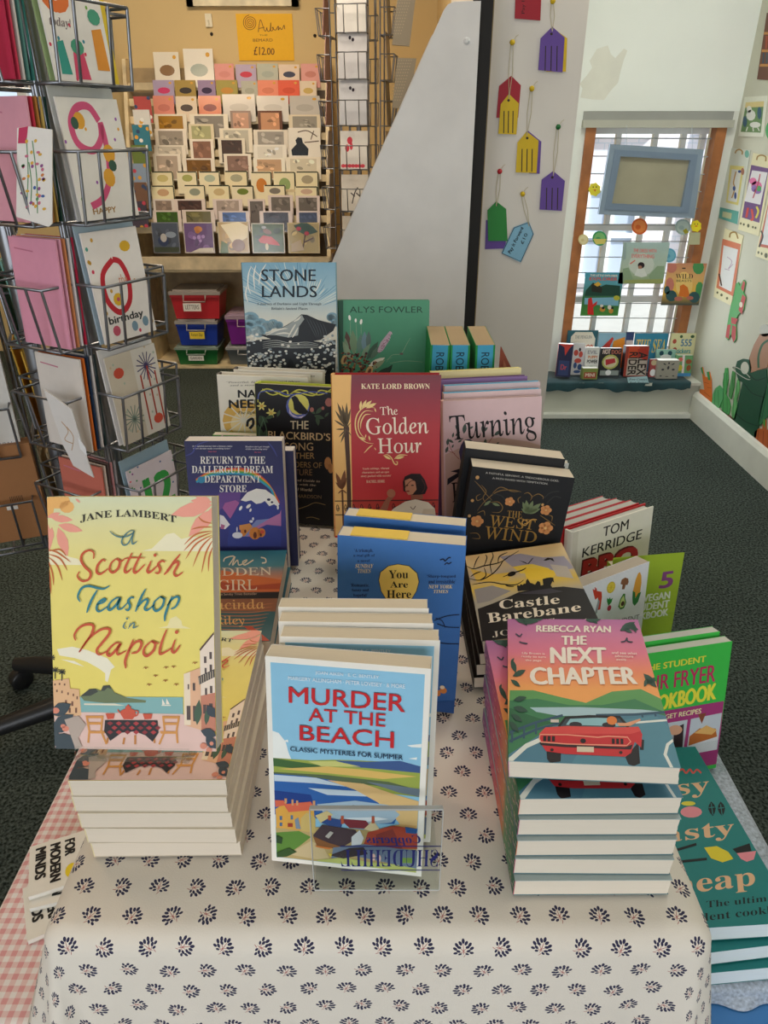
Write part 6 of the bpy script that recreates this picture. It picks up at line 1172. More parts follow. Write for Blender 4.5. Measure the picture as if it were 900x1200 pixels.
disc('orange round window cling under the hanging frame', 417, 152, 55, 'd8642c', 'e88a48'); disc('green and yellow round window cling at the left of the alcove window', 136, 236, 50, '3c9c64', '7cb870', lambda a: a.poly([(90, 240), (185, 240), (170, 275), (110, 278)], 'd8c86c'))
disc('grey-green round window cling beside the yellow chick', 722, 156, 54, '9cb0ac', 'b4c4bc', lambda a: a.poly([(720, 180), (745, 165), (765, 195), (735, 205)], '9c9428')); disc('pale blue round window cling behind the middle picture book', 626, 355, 48, '5ca4c0', '78b8cc')
disc('pale yellow oval window cling at the left edge of the alcove window', 22, 245, 36, 'dccc94', 'e8dcac')
for x, y, s_, l in ((815, 150, 1, 'yellow paper chick stuck on the right of the alcove window'), (392-680+580, -20, .9, '')):
    if l: sheet('paper_chick', l, 'sticker', ('D', WD_-.01), [(x+s_*(34+6*(i % 2))*math.cos(i*.45), y+s_*(38+6*(i % 2))*math.sin(i*.45)) for i in range(14)], 'ecd82c', lambda a: a.poly([(x-12, y), (x, y-6), (x+12, y), (x, y+6)], 'd8742c').ells([(x-10, y-14, 4, 4), (x+10, y-14, 4, 4)], '1c1c1c'), .002, (680, 240), 6)
sheet('paper_chick', 'yellow paper chick on a green leaf left of the hanging frame', 'sticker', ('D', WD_-.01), [(392+(16+3*(i % 2))*math.cos(i*.45), 555+(18+3*(i % 2))*math.sin(i*.45)) for i in range(14)], 'e8d83c', lambda a: a.ells([(388, 548, 2, 2), (397, 548, 2, 2)], '1c1c1c').poly([(388, 556), (396, 554), (394, 562)], 'd8742c'), .002, (540, 0), 2.5)
sheet('paper_leaf', 'pale olive paper square under the right hand yellow chick', 'sticker', ('D', WD_-.009), [(765, 195), (845, 195), (840, 280), (762, 280)], 'b8b894', None, .002, (680, 240), 6)
def d1(a):
    a.grad([(0, 'a8c0bc'), (.6, 'b4c4b0'), (1, '8ca070')]).P(); a.poly([(300, 450), (340, 440), (370, 520), (360, 552), (300, 548)], '8ca484').poly([(590, 430), (540, 430), (480, 500), (500, 552), (590, 552)], '8ca484').ell(430, 420, 90, 80, 'c8d0c4')
    a.text('THE DRESS WITH', [(375, 308), (535, 312), (535, 336), (372, 332)], 'dc8c84', 'bold').text('EVERYTHING', [(362, 345), (520, 350), (518, 376), (362, 372)], 'dc8c84', 'bold').ell(428, 425, 24, 22, '2c2024').ell(420, 440, 14, 14, 'a87860').poly([(400, 450), (450, 450), (470, 500), (430, 510), (380, 495)], 'd8dcd4').lines([[(350, 415), (385, 390)]], 8, 'd8705c').poly([(310, 530), (590, 520), (590, 552), (305, 548)], '9ca464').poly([(302, 262), (325, 264), (320, 380), (300, 390)], '98aca8')
sheet('picture_book', 'pale green picture book with a girl, middle of the alcove window', 'book', ('D', WD_-.02), [(307, 264), (590, 268), (580, 555), (288, 548)], 'b4c4b4', d1, .01, (680, 240), 6, 'picture books stuck on the alcove window')
def d2(a):
    a.grad([(0, '4c9cb4'), (.25, '5ca0b0'), (.55, '3c7048'), (1, '4c8c3c')]).P(); a.poly([(40, 600), (90, 545), (130, 580), (180, 560), (280, 570), (280, 640), (30, 640)], '24483c').poly([(80, 560), (120, 545), (155, 590), (150, 620), (80, 610)], '2c2c24').poly([(95, 560), (125, 540), (150, 560), (120, 575)], 'd8a83c')
    a.text('THE LITTLE EXPLORER', [(70, 488), (262, 492), (262, 506), (70, 502)], 'e8dccc', 'bold').text('EXPLORER', [(66, 508), (262, 512), (262, 534), (64, 530)], 'd85c4c', 'bold').poly([(30, 655), (270, 650), (268, 710), (28, 700)], '7cb0c8').poly([(50, 770), (55, 660), (80, 650), (88, 700), (120, 675), (115, 700), (90, 720), (95, 775)], 'd0302c').ells([(155, 735, 20, 18), (215, 745, 16, 20)], 'c88c3c').ells([(205, 720, 14, 16), (150, 710, 12, 10)], 'e8e0d4').ells([(160, 725, 10, 10), (225, 725, 10, 8)], '1c1c20').ell(255, 655, 22, 18, 'b8b43c')
sheet('picture_book', 'colourful explorer picture book with a red figure stuck at the left of the alcove window', 'book', ('D', WD_-.02), [(38, 476), (285, 482), (264, 780), (18, 776)], '3c7c5c', d2, .01, (680, 240), 6, 'picture books stuck on the alcove window')
def d3(a):
    a.grad([(0, 'c88c68'), (.35, 'e0b070'), (.65, 'e8b84c'), (1, '2c4448')]).P(); a.ells([(830, 440, 40, 50), (840, 600, 30, 60)], '4c9458').ells([(640, 440, 40, 40), (630, 560, 30, 50)], 'c87c6c').ell(730, 560, 60, 90, 'ecc878')
    a.text('WILD', (672, 486, 792, 520), '3c2c24', 'roman').text('BEASTS', (676, 526, 782, 542), '5c4c3c', 'semi').poly([(700, 570), (725, 558), (755, 580), (770, 640), (740, 650), (690, 640), (700, 600)], 'd8742c').ells([(640, 640, 40, 40), (800, 650, 40, 40), (610, 600, 20, 30)], '34585c').ells([(690, 660, 30, 16), (770, 655, 26, 14)], 'b86c5c').lines([[(716, 446), (740, 446)]], 8, '2c2020')
sheet('picture_book', 'orange and gold wild animal picture book stuck at the right of the alcove window', 'book', ('D', WD_-.02), [(618, 412), (855, 414), (832, 706), (606, 700)], 'd8a060', d3, .01, (680, 240), 6, 'picture books stuck on the alcove window')
# ---------------------------------------------------------------- window ledge: dark cloth and small books
V, F, UV = [], [], []
for i in range(61):
    x = .56+(XR-.05-.56)*i/60; wv = .004*math.sin(i*.9)+.006*math.sin(i*.37)
    for j, (y, z) in enumerate(((3.60, .184), (3.5, .184), (3.43+wv*.3, .185), (3.421-wv*.5, .178), (3.418-wv, .158-abs(wv)*1.2-(.018*math.sin(i*.11)**2)))): V.append((x, y, z+(.004*math.sin(i*1.1+j) if j < 2 else 0))); UV.append((x, y))
for i in range(60):
    for j in range(4): a_ = i*5+j; F.append((a_, a_+1, a_+6, a_+5))
o = uvmesh('ledge_cloth', V, F, UV, mat('teal_cloth', H('0f3a40'), .8, noise=(12, .3), sheen=.3)); tag(o, 'dark teal cloth draped over the window ledge under the small books', 'cloth')
def lb(label, x0, y0, x1, D, col, t=.03, art=None, hard=False, lean=8, spine=None, yaw=0, group='children’s books on the window ledge', z=.190):
    A = at(x0, y0, D=D+.02); B = at(x1, y0, D=D+.02); w_, h_ = B.x-A.x, (A.z-z)/math.cos(R(lean)); a = Art(w_, h_, eps=6e-5).rect(0, 0, 1, 1, col)
    if art: art(a)
    return book('childrens_book', label, w_, h_, t, pose((A.x+B.x)/2, D, z+t*math.sin(R(lean)), lean, yaw), col, a, spine=spine, page='ece8e0', group=group)
lb('navy and red paperback at the left end of the window ledge', 654, 405, 671, 3.47, '262848', .05, lambda a: a.poly([(0, 0), (1, 0), (.75, .12), (.5, .35), (.4, .1)], 'c03c34').rect(.15, .5, .85, .95, '34406c').text('Dr', (.3, .62, .7, .78), 'c84c4c', 'semi'), yaw=-12, spine='b8343c')
lb('teal picture book with cream title panel standing at the back left of the ledge', 666, 388, 702, 3.575, '2c5c68', .012, lambda a: a.poly([(.12, .15), (.25, .04), (.8, .04), (.92, .2), (.9, 1), (.1, 1)], 'd8d0c0').text('THE PENGUIN', (.25, .12, .8, .2), '8c8c88', 'semi').text('EMPEROR', (.15, .34, .88, .48), 'b8543c', 'bold').ells([(.35, .7, .15, .1), (.7, .75, .12, .08)], 'b87c6c'), 1)
lb('white paperback crowded with small coloured figures on the left of the ledge', 672, 403, 686, 3.52, 'c8c4c4', .02, lambda a: a.ells([(.3, .3, .2, .1), (.7, .35, .18, .1), (.5, .55, .3, .08)], 'b8483c').ells([(.3, .7, .15, .1), (.7, .75, .2, .1), (.5, .9, .3, .05)], '3c5484').ells([(.6, .2, .1, .06)], '2c2c2c'))
lb('white comic paperback with black and orange lettering on the ledge', 687, 408, 703, 3.49, 'd4d4d0', .025, lambda a: a.text('EVIL', (.15, .1, .85, .22), '8c8c94', 'bold').text('PUPPY', (.2, .28, .9, .38), 'c87434', 'bold').text('POWER', (.15, .42, .9, .54), '1c1c1c', 'bold').ell(.5, .75, .3, .12, '8cb09c'))
lb('small green and yellow block-shaped book lying in front on the ledge', 682.5, 431, 700, 3.445, '84904c', .04, lambda a: a.rect(.1, .35, .9, .9, 'a84c3c').text('MINI', (.2, .45, .8, .75), 'e8dcc8', 'bold'), lean=3)
lb('black paperback with a lime circle and red lettering on the ledge', 704.5, 409, 729, 3.485, '28262a', .03, lambda a: a.ell(.5, .48, .4, .26, 'b4b464').ell(.5, .48, .32, .2, 'd4c8a4').text('HOT', (.1, .04, .45, .2), 'e0c8c0', 'bold').text('DOG', (.52, .06, .95, .2), 'b86c5c', 'bold').poly([(.25, .4), (.7, .35), (.75, .5), (.3, .6)], 'b8343c').rect(.05, .78, .95, .96, '8c9490').ell(.45, .86, .14, .1, 'e8e8e8'))
lb('pale blue picture book with red aeroplane at the back of the ledge', 702.5, 391, 735, 3.575, '8cb4c8', .012, lambda a: a.poly([(.1, .4), (.5, .1), (.55, .15), (.3, .6), (.15, .5)], 'c03c34').poly([(.55, .2), (.95, .1), (1, .5), (.5, .6)], 'd8902c').rect(.45, .5, 1, .9, 'd86c2c'))
lb('small navy and white book standing at the back of the ledge', 735.5, 390, 744, 3.565, '283c68', .012, lambda a: a.rect(0, .2, 1, 1, 'b8c0c0'))
lb('red and orange paperback with big sideways letters in the middle of the ledge', 734, 407, 761, 3.48, '9c4034', .045, lambda a: a.rect(.12, .4, .98, .97, 'b8aca0').poly([(.12, .02), (.6, .02), (.5, .35), (.12, .4)], 'c84c2c').poly([(.5, .1), (.98, .05), (.98, .45), (.6, .4)], 'a83428').text('ALEX', [(.95, .2), (.95, .95), (.58, .95), (.58, .2)], '2c2424', 'bold').text('RIDER', [(.52, .2), (.52, .95), (.18, .95), (.18, .2)], '2c2424', 'bold') , spine='1c1a20')
sheet('price_card', 'pale blue handwritten card in front of the red paperback on the ledge', 'sign', ('D', 3.425), [(134, 560), (345, 548), (368, 632), (152, 646)], 'b4d4dc', lambda a: a.text('Free Comics', (155, 570, 345, 592), '4c5c64', 'ital').text('Book Reviews', (160, 604, 355, 626), '4c5c64', 'ital'), .002, (720, 380), 9)
lb('bright blue sea picture book with yellow lettering at the back of the ledge', 745.5, 391.5, 784, 3.575, '3484a4', .012, lambda a: a.text('THE SEA', (.05, .15, .95, .5), 'd8c05c', 'ital').ells([(.2, .7, .1, .06), (.7, .75, .12, .06)], '7cb8b4'))
lb('yellow sticker book with a big 555 at the right end of the ledge', 788, 391.5, 817, 3.56, 'd8d4a4', .012, lambda a: a.text('555', (.42, .15, .85, .32), '4c7ca0', 'bold').text('Stickers', (.2, .38, .85, .5), '4c9ca0', 'bold').text('Monster', (.25, .54, .9, .66), '5c8c5c', 'bold').ells([(.15, .2, .08, .06), (.2, .4, .08, .05), (.1, .7, .1, .08)], 'a84c3c').ells([(.4, .08, .06, .04), (.85, .08, .08, .04)], '3c5c3c'))
lb('grey boxed book printed with small leaves near the right end of the ledge', 771, 422, 795.5, 3.455, 'a09c90', .05, lambda a: a.ells([(.5, .4, .05, .1), (.25, .5, .07, .05), (.75, .5, .07, .05), (.3, .2, .08, .03, 30), (.7, .2, .08, .03, -30), (.2, .85, .06, .03), (.8, .85, .06, .03), (.5, .88, .08, .02), (.5, .15, .04, .05)], '34343c'), lean=3)
lb('small red and white book left of the grey boxed one on the ledge', 762, 421, 770.5, 3.48, 'a84c4c', .02, lambda a: a.ell(.5, .75, .4, .2, 'e8e8e8').ell(.5, .2, .4, .15, 'c8b894'))
lb('green and blue paperback with a white stripe at the right end of the ledge', 794, 417, 812, 3.49, '6ca06c', .03, lambda a: a.poly([(.3, 0), (.45, 0), (.55, 1), (.4, 1)], 'e8d8d8').ell(.2, .2, .15, .1, 'd86c64').ells([(.75, .3, .2, .12), (.8, .6, .15, .15)], '9c5434').rect(0, .85, 1, 1, '4c8cc0').ell(.2, .6, .2, .15, 'c8b83c'))
lb('light green paperback with dark spots behind the grey boxed book on the ledge', 770, 410, 792, 3.53, '8cb8a8', .02, lambda a: a.ells([(.25, .15, .12, .1), (.7, .15, .12, .1)], '1c4450').ell(.5, .3, .3, .1, 'd8dcd8'))
# ---------------------------------------------------------------- right wall: posters and cut-out vegetables
WX = ('X', XR-.003)
def poster(label, pts, col, draw, org, k, name='poster'): return sheet(name, label, 'poster', WX, pts, col, draw, .002, org, k)
O1, O2, O3 = (780, 0), (780, 250), (840, 150)
poster('bookshelf photograph poster at the top right edge', [(474, 60), (560, 60), (545, 380), (428, 372)], '6c4434', lambda a: a.polys([[(462, 150), (560, 150), (558, 162), (460, 162)], [(452, 232), (560, 232), (560, 244), (450, 244)], [(444, 300), (560, 300), (560, 312), (440, 312)]], 'c88c4c').polys([[(470+i*14, 168), (480+i*14, 168), (476+i*14, 228), (466+i*14, 228)] for i in range(5)], 'a84c34').polys([[(456+i*16, 248), (464+i*16, 248), (461+i*16, 296), (453+i*16, 296)] for i in range(5)], '3c4c5c'), O1, 4)
poster('painting of a white unicorn in a garden below the bookshelf poster', [(370, 455), (478, 448), (458, 642), (340, 638)], 'dcdccc', lambda a: a.poly([(378, 480), (462, 474), (446, 622), (352, 618)], '6c8c5c').poly([(376, 480), (462, 474), (460, 500), (372, 505)], 'd8c488').ells([(400, 540, 22, 26), (420, 585, 26, 14), (392, 512, 12, 16)], 'dcdcd4').ells([(440, 530, 10, 30), (372, 570, 10, 26)], '3c5c74').lines([[(385, 595), (378, 615)], [(410, 598), (412, 616)], [(432, 598), (440, 614)]], 5, 'dcdcd4'), O1, 4)
poster('green paper circle at the right edge beside the unicorn painting', [(492+24*math.cos(t*.45), 612+44*math.sin(t*.45)) for t in range(14)], '4ca05c', None, O1, 4, 'paper_circle')
poster('tall white activity sheet with a rainbow top and teal foot', [(88, 158), (278, 185), (172, 800), (14, 740)], 'd0d4c8', lambda a: a.poly([(28, 655), (182, 690), (170, 798), (16, 745)], '5ca094').poly([(50, 690), (125, 705), (118, 755), (45, 735)], 'b8bc94').poly([(110, 308), (225, 318), (178, 640), (76, 615)], 'd8cc7c').poly([(125, 340), (205, 350), (165, 615), (92, 600)], 'd8d8d0').lines([[(152, 210), (165, 185), (190, 178), (212, 195), (210, 220)]], 12, 'a8864c').ell(250, 215, 18, 32, '74b0a0').lines([[(160, 360), (140, 450), (150, 500), (125, 580)]], 10, 'b88c4c').ells([(155, 560, 10, 30), (190, 360, 14, 12), (145, 500, 12, 20)], '34508c').ell(215, 360, 14, 30, 'a8745c'), O3, 7.06)
poster('cream sheet with a purple framed colourful drawing at the right', [(300, 205), (470, 245), (345, 895), (175, 840)], 'dcd4ac', lambda a: a.poly([(285, 305), (430, 335), (352, 785), (208, 740)], '6c4c7c').poly([(292, 350), (420, 368), (360, 635), (228, 605)], 'dcd8d8').lines([[(330, 265), (340, 235), (372, 225), (405, 240), (405, 275)]], 12, '9c7c3c').ells([(330, 480, 45, 40), (300, 440, 30, 30)], 'd86c9c').ells([(340, 520, 30, 26), (310, 500, 24, 30)], '8c6ca8').ell(350, 500, 20, 24, '4c9c5c').lines([[(360, 380), (340, 470), (300, 580)]], 9, 'b84c5c').lines([[(260, 660), (245, 740)], [(290, 670), (300, 750), (280, 760)]], 18, 'c8483c').lines([[(330, 650), (345, 690), (325, 745)]], 16, 'd8c850').ells([(200, 790, 8, 10), (225, 798, 8, 10), (262, 808, 10, 16), (300, 820, 8, 10), (322, 826, 8, 10)], '5c5c3c'), O3, 7.06)
poster('cream sheet with an orange framed pencil drawing, lowest on the right wall', [(245, 62), (322, 92), (270, 382), (198, 345)], 'dcd4ac', lambda a: a.poly([(236, 105), (312, 128), (282, 345), (210, 308)], 'c87454').poly([(240, 132), (300, 150), (272, 325), (222, 300)], 'd4d4d0').lines([[(265, 100), (270, 82), (290, 80), (300, 105)]], 6, '9c7c3c').lines([[(255, 180), (275, 200), (260, 230), (280, 210)], [(245, 230), (265, 235)]], 2.5, 'a888a0').lines([[(222, 250), (232, 300)]], 6, '4c3428').ells([(215, 328, 4, 5), (232, 338, 5, 6), (255, 352, 5, 6)], '5c5c3c'), O2, 3.533)
poster('cream sheet with red frame partly cut by the right edge of the photo', [(437, 505), (560, 540), (520, 1130), (318, 1060)], 'dcd4ac', lambda a: a.poly([(430, 600), (520, 610), (500, 1010), (345, 980)], 'b8604c').poly([(428, 640), (520, 650), (500, 985), (368, 960)], 'd4d4d4').lines([[(368, 850), (380, 900), (350, 985)]], 14, '3c2c24').ells([(345, 1030, 8, 12), (372, 1040, 8, 12), (408, 1055, 14, 22)], '5c5c3c'), O3, 7.06)
def cut(label, pts, col, draw, cat='decoration', name='felt_cutout', org=O2, k=3.533, th=.004): return sheet(name, label, cat, ('X', XR-.006), pts, col, draw, th, org, k)
cut('string of red chillies with green leaves hanging on the right wall', [(290, 292), (300, 285), (306, 300), (322, 275), (330, 285), (322, 330), (330, 345), (322, 400), (300, 420), (290, 440), (292, 520), (282, 535), (270, 500), (258, 525), (248, 515), (255, 460), (262, 420), (270, 380), (280, 350)], '4c9c54', lambda a: a.polys([[(322, 278), (330, 288), (322, 325), (312, 310)], [(318, 335), (332, 348), (315, 420), (302, 400)], [(272, 430), (298, 436), (290, 460), (272, 456)], [(256, 462), (270, 460), (262, 520), (248, 512)], [(276, 462), (292, 470), (290, 520), (280, 534), (272, 505)]], 'b03434').ell(312, 378, 7, 12, 'd8ccb8'), name='chilli_garland')
cut('pair of orange felt carrots with green tops low on the right wall', [(150, 660), (145, 640), (152, 636), (160, 675), (176, 680), (170, 656), (180, 655), (188, 690), (190, 800), (165, 775), (140, 745), (142, 728), (160, 730)], 'd8702c', lambda a: a.polys([[(150, 660), (145, 640), (152, 636), (160, 675)], [(176, 690), (170, 656), (180, 655), (186, 692)]], '3c8c4c').lines([[(160, 700), (180, 705)], [(160, 740), (185, 760)], [(172, 720), (188, 724)]], 2, 'a84c1c'))
for i, (pts, l) in enumerate((([(205, 725), (222, 712), (238, 730), (236, 770), (222, 805), (200, 810), (190, 790), (195, 750)], 'round green felt cabbage next to the carrots'), ([(240, 760), (236, 700), (246, 640), (256, 640), (258, 690), (248, 750), (262, 770), (268, 800), (260, 835), (240, 832), (228, 800)], 'tall green felt leek beside the cabbage'), ([(265, 720), (276, 652), (286, 660), (282, 720), (270, 770), (262, 760)], 'slim green felt leaf between leek and watering can'), ([(284, 760), (296, 690), (304, 682), (304, 730), (292, 775), (300, 800), (290, 850), (276, 860), (272, 820)], 'green felt shoot close to the watering can'))):
    cut(l, pts, ['57a464', '4c9c54', '4c8c4c', '62a862'][i], lambda a, pts=pts: a.lines([[(sum(p[0] for p in pts)/len(pts)+d, min(p[1] for p in pts)+20), (sum(p[0] for p in pts)/len(pts)+d*1.5, max(p[1] for p in pts)-12)] for d in (-8, 4)], 2, '2c6438'), name='felt_vegetable')
cut('brown felt soil strip below the felt vegetables', [(190, 790), (240, 820), (282, 850), (282, 872), (230, 838), (188, 806)], '6c4430', None, name='felt_soil')
cut('dark green felt watering can on the right wall', [(288, 640), (296, 612), (320, 602), (348, 606), (356, 640), (352, 662), (380, 650), (416, 645), (420, 720), (400, 800), (372, 938), (318, 905), (278, 868), (300, 780), (318, 700), (300, 690)], '1c4c34', lambda a: a.lines([[(325, 705), (360, 745), (410, 762)], [(292, 830), (330, 862), (380, 880)], [(345, 665), (375, 690), (415, 680)]], 3.5, '0e2c1e').ell(328, 640, 17, 26, SAGE), name='watering_can_cutout', th=.006)
cut('brown felt spout and hand above the watering can', [(352, 660), (345, 600), (365, 545), (390, 500), (440, 495), (440, 560), (418, 640), (380, 650)], 'a87c60', lambda a: a.line([(385, 640), (385, 590), (400, 545), (425, 525)], 9, '2c5c3c'))
cut('grey felt round lid above the brown felt spout', [(410+22*math.cos(t*.5), 485+26*math.sin(t*.5)) for t in range(13)], 'b8b8ac', None)
cut('orange felt pumpkins at the lower right edge', [(368, 905), (385, 890), (400, 892), (404, 850), (414, 855), (414, 895), (440, 900), (450, 1010), (410, 980), (362, 945)], 'b85c28', lambda a: a.lines([[(385, 895), (380, 950)], [(405, 900), (402, 970)], [(425, 905), (424, 985)]], 3, '8c3c18').poly([(402, 870), (406, 850), (414, 855), (412, 890)], '4c8c3c'), name='felt_pumpkins')
cut('green felt leaves hanging over the pumpkins', [(400, 780), (424, 700), (440, 690), (440, 830), (412, 850), (390, 880), (385, 860)], '2c6c44', lambda a: a.lines([[(430, 710), (412, 780), (398, 850)]], 3, '1c4c30'))
g = G(); g.tube([(Vector((XR-.004, 0, 0))+Vector((0, -s, z))) for s, z in [(-3.05+.09*math.cos(i*.45), .345+.012*math.sin(i*.45)) for i in range(14)]], .003, 6, H('b4b4a4'), closed=True); o = g.build('wire_loop', M_matte); tag(o, 'thin grey wire loop fixed flat on the wall above the felt leeks', 'decoration')
# ---------------------------------------------------------------- card spinners
def pocket_mesh(w_=.142, d_=.052, h_=.105):
    g = G(); r = .0026; a_ = w_/2
    g.tube([(-a_, 0, .0), (-a_, -d_, .0), (a_, -d_, .0), (a_, 0, .0)], r, 5)
    g.tube([(-a_, 0, h_), (-a_, -d_-.012, h_), (a_, -d_-.012, h_), (a_, 0, h_)], r, 5)
    for s in (-1, 1):
        g.tube([(s*a_*.45, 0, 0), (s*a_*.45, -d_, 0), (s*a_*.45, -d_-.012, h_)], r, 5); g.tube([(s*a_, -d_, 0), (s*a_, -d_-.012, h_)], r, 5)
    g.tube([(-a_, 0, -.0), (a_, 0, 0)], r, 5)
    return g.mesh('card_pocket', M_wire)
PKT = pocket_mesh()
def spinner(label, cx, cy, yaw, tiers, top, base, faces=(0, 1, 2, 3), rad=.088):
    t = thing('card_spinner', label, 'rack', Matrix.Translation((cx, cy, 0)) @ Matrix.Rotation(R(yaw), 4, 'Z'), 'wire card spinners')
    g = G(); g.tube([(0, 0, .1 if base < .45 else base), (0, 0, top)], .012, 12); g.build('pole', M_tube, t)
    for f in range(4):
        Mf_ = Matrix.Rotation(R(90*f), 4, 'Z') @ Matrix.Translation((0, -rad, 0))
        g = G(); g.xf = Mf_
        for x in (-.0705, -.064, .064, .0705): g.tube([(x, .002, base), (x, .002, top)], .0028 if abs(x) < .07 else .0036, 6)
        for z in tiers+[top-.01]: g.tube([(-.07, .004, z), (.07, .004, z)], .0018, 5)
        g.build('wire_grid', M_wire, t)
        if f in faces:
            for z in tiers: link('card_pocket', PKT, t, Mf_ @ Matrix.Translation((0, 0, z)))
    g = G(); 
    for z in (base, top): g.tube([(-rad, -rad, z), (rad, -rad, z), (rad, rad, z), (-rad, rad, z)], .0028, 6, closed=True); g.tube([(-rad, 0, z), (rad, 0, z)], .0028, 6); g.tube([(0, -rad, z), (0, rad, z)], .0028, 6)
    g.build('ring', M_wire, t)
    return t, (lambda f: t.matrix_world @ Matrix.Rotation(R(90*f), 4, 'Z') @ Matrix.Translation((0, -rad, 0)))
TI = [.38, .57, .755, .945, 1.145, 1.34]
s1, F1 = spinner('nearest wire card spinner, full of birthday cards, at the left of the table', -.551, 1.333, 62, TI, 1.66, .33, rad=.073)
def spin_base(t, rr, n=5, a0=0, angs=None):
    g = G(); angs = angs or [a0+i*360/n for i in range(n)]; n = len(angs)
    for i in range(n):
        an = R(angs[i]); c_, s_ = math.cos(an), math.sin(an); g.tube([(0, 0, .12), (c_*rr*.4, s_*rr*.4, .11), (c_*rr*.85, s_*rr*.85, .085), (c_*rr, s_*rr, .075)], [.03, .028, .022, .018], 8)
    g.build('base', M_blk, t)
    for i in range(n):
        an = R(angs[i]); g = G(); g.xf = Matrix.Translation((math.cos(an)*rr, math.sin(an)*rr, .0285)) @ Matrix.Rotation(an+R(60), 4, 'Z') @ Matrix.Rotation(R(90), 4, 'X')
        g.lathe([(0, -.016), (.024, -.016), (.028, -.012), (.028, .012), (.024, .016), (0, .016)], n=16); g.build('caster', M_blk, t)
spin_base(s1, .40, angs=[167-62, 203-62, 268-62, 75-62, 120-62])
def gc(label, M, w_, h_, col, draw=None, n='greeting_card', th=.003, group='cards in the near spinner'):
    a = Art(w_, h_, eps=5e-5)
    if draw: draw(a)
    g = a.g; g.box(-w_/2, w_/2, 0, th, 0, h_, H(col)); o = g.build(n, M_print); o.matrix_world = M; tag(o, label, 'card', group); return o
def slot(F, f, z, y=-.035, x=0, lean=-4): return F(f) @ Matrix.Translation((x, y, z+.004)) @ Matrix.Rotation(R(-lean if 0 else -4), 4, 'X')
q = random.Random(21)
def conf(a, n=26, cs=('d8405c', 'e8a838', '3c8c9c', '7cb04c', '9c5ca8'), r=.02):
    for _ in range(n): a.ell(q.random(), q.random(), r, r*.8, q.choice(cs), 0, 6, nl=False)
    a.L += 1
gc('white birthday card with a big orange 8 in the top of the near spinner', slot(F1, 0, TI[5]), .122, .175, 'ece6dc', lambda a: (a.rect(.93, 0, 1, 1, 'e0c030'), conf(a), a.text('8', (.05, .04, .42, .5), 'e87838', 'heavy'), a.text('today!', (.08, .54, .4, .62), '7c6c6c', 'ital'), a.poly([(.1, .95), (.12, .72), (.22, .7), (.26, .95)], '3c9c8c').poly([(.3, .98), (.34, .78), (.5, .78), (.54, .98)], 'd84c6c').poly([(.68, .9), (.7, .6), (.86, .58), (.88, .9)], 'e89838').ells([(.42, .74, .1, .06), (.78, .5, .1, .06), (.7, .28, .1, .12)], '4c9c7c')))
gc('white birthday card with a pink 9 patterned with cupcakes in the near spinner', slot(F1, 0, TI[4]), .122, .175, 'ebe5db', lambda a: (conf(a, 8), a.line([(.62, .18), (.5, .07), (.3, .08), (.16, .2), (.2, .36), (.42, .42), (.6, .32), (.64, .2), (.66, .4), (.6, .65), (.42, .82), (.2, .88)], .09, 'd85880'), a.ells([(.3, .18, .09, .07), (.68, .45, .1, .08), (.6, .65, .1, .08)], 'e8a83c').ells([(.22, .2, .06, .05), (.7, .55, .07, .05)], '3c5c4c'), a.text('HAPPY', (.2, .9, .6, .95), 'a87c3c', 'bold')))
gc('white card with a large red O and flowers in the near spinner', slot(F1, 0, TI[3]), .122, .182, 'ece4dc', lambda a: (conf(a, 14, ('d8405c', 'c89838', '4c9c8c'), .025), a.line([(.45, .26), (.22, .38), (.2, .6), (.38, .74), (.6, .66), (.66, .46), (.58, .3), (.45, .26)], .085, 'c02c38', taper=.1), a.text('the', (.48, .4, .64, .5), 'd88c6c'), a.ells([(.4, .62, .09, .06), (.72, .16, .1, .05)], 'e0b030').ells([(.4, .62, .03, .02), (.25, .9, .07, .05)], 'c8586c'), a.text('birthday', (.15, .76, .8, .85), '3c3c3c', 'bold'), a.ells([(.6, .9, .06, .05), (.82, .88, .06, .05)], '7c98a8')))
gc('kraft and white card with firework seed heads in the near spinner', slot(F1, 0, TI[2]), .122, .165, 'd8d0c4', lambda a: (a.rect(0, 0, .5, 1, 'ccc0ac'), conf(a, 18, ('a8b4a0', 'c8b090'), .02), a.lines([[(.75, .22), (.75+.2*math.cos(t*.42), .22+.16*math.sin(t*.42))] for t in range(15)], .018, '4c4468', smooth=False), a.lines([[(.3, .75), (.3+.2*math.cos(t*.42), .75+.16*math.sin(t*.42))] for t in range(15)], .018, '7c8c80', smooth=False), a.lines([[(.76, .22), (.76, .8)], [(.6, .3), (.6, .95)], [(.9, .3), (.9, .95)]], .03, 'a8402c', smooth=False), a.ells([(.78, .85, .1, .06), (.2, .2, .1, .06)], 'c8503c')))
gc('white card with a green 12 in confetti in the near spinner', slot(F1, 0, TI[1]), .122, .13, 'd8ccd0', lambda a: (conf(a, 36, ('8c4c8c', '3c5c8c', 'd85c6c', '3c8c5c'), .02), a.text('12', (.3, .25, .85, .8), '3ca04c', 'heavy')))
for (dx, z, w_, h_, c, l) in ((0, TI[4]+.0, .126, .19, 'c8c8c4', 'grey backed card behind the pink 9 card'), (.0, TI[3], .128, .195, 'a4b8c4', 'pale blue envelope behind the card with the red O'), (0, TI[2], .128, .178, 'e4e0dc', 'white envelope behind the firework card'), (0, TI[1], .128, .15, '90a8b4', 'blue envelope behind the green 12 card'), (0, TI[5], .128, .19, '9cb07c', 'green envelope behind the orange 8 card')):
    gc(l+' in the near spinner', slot(F1, 0, z, -.026), w_, h_, c)
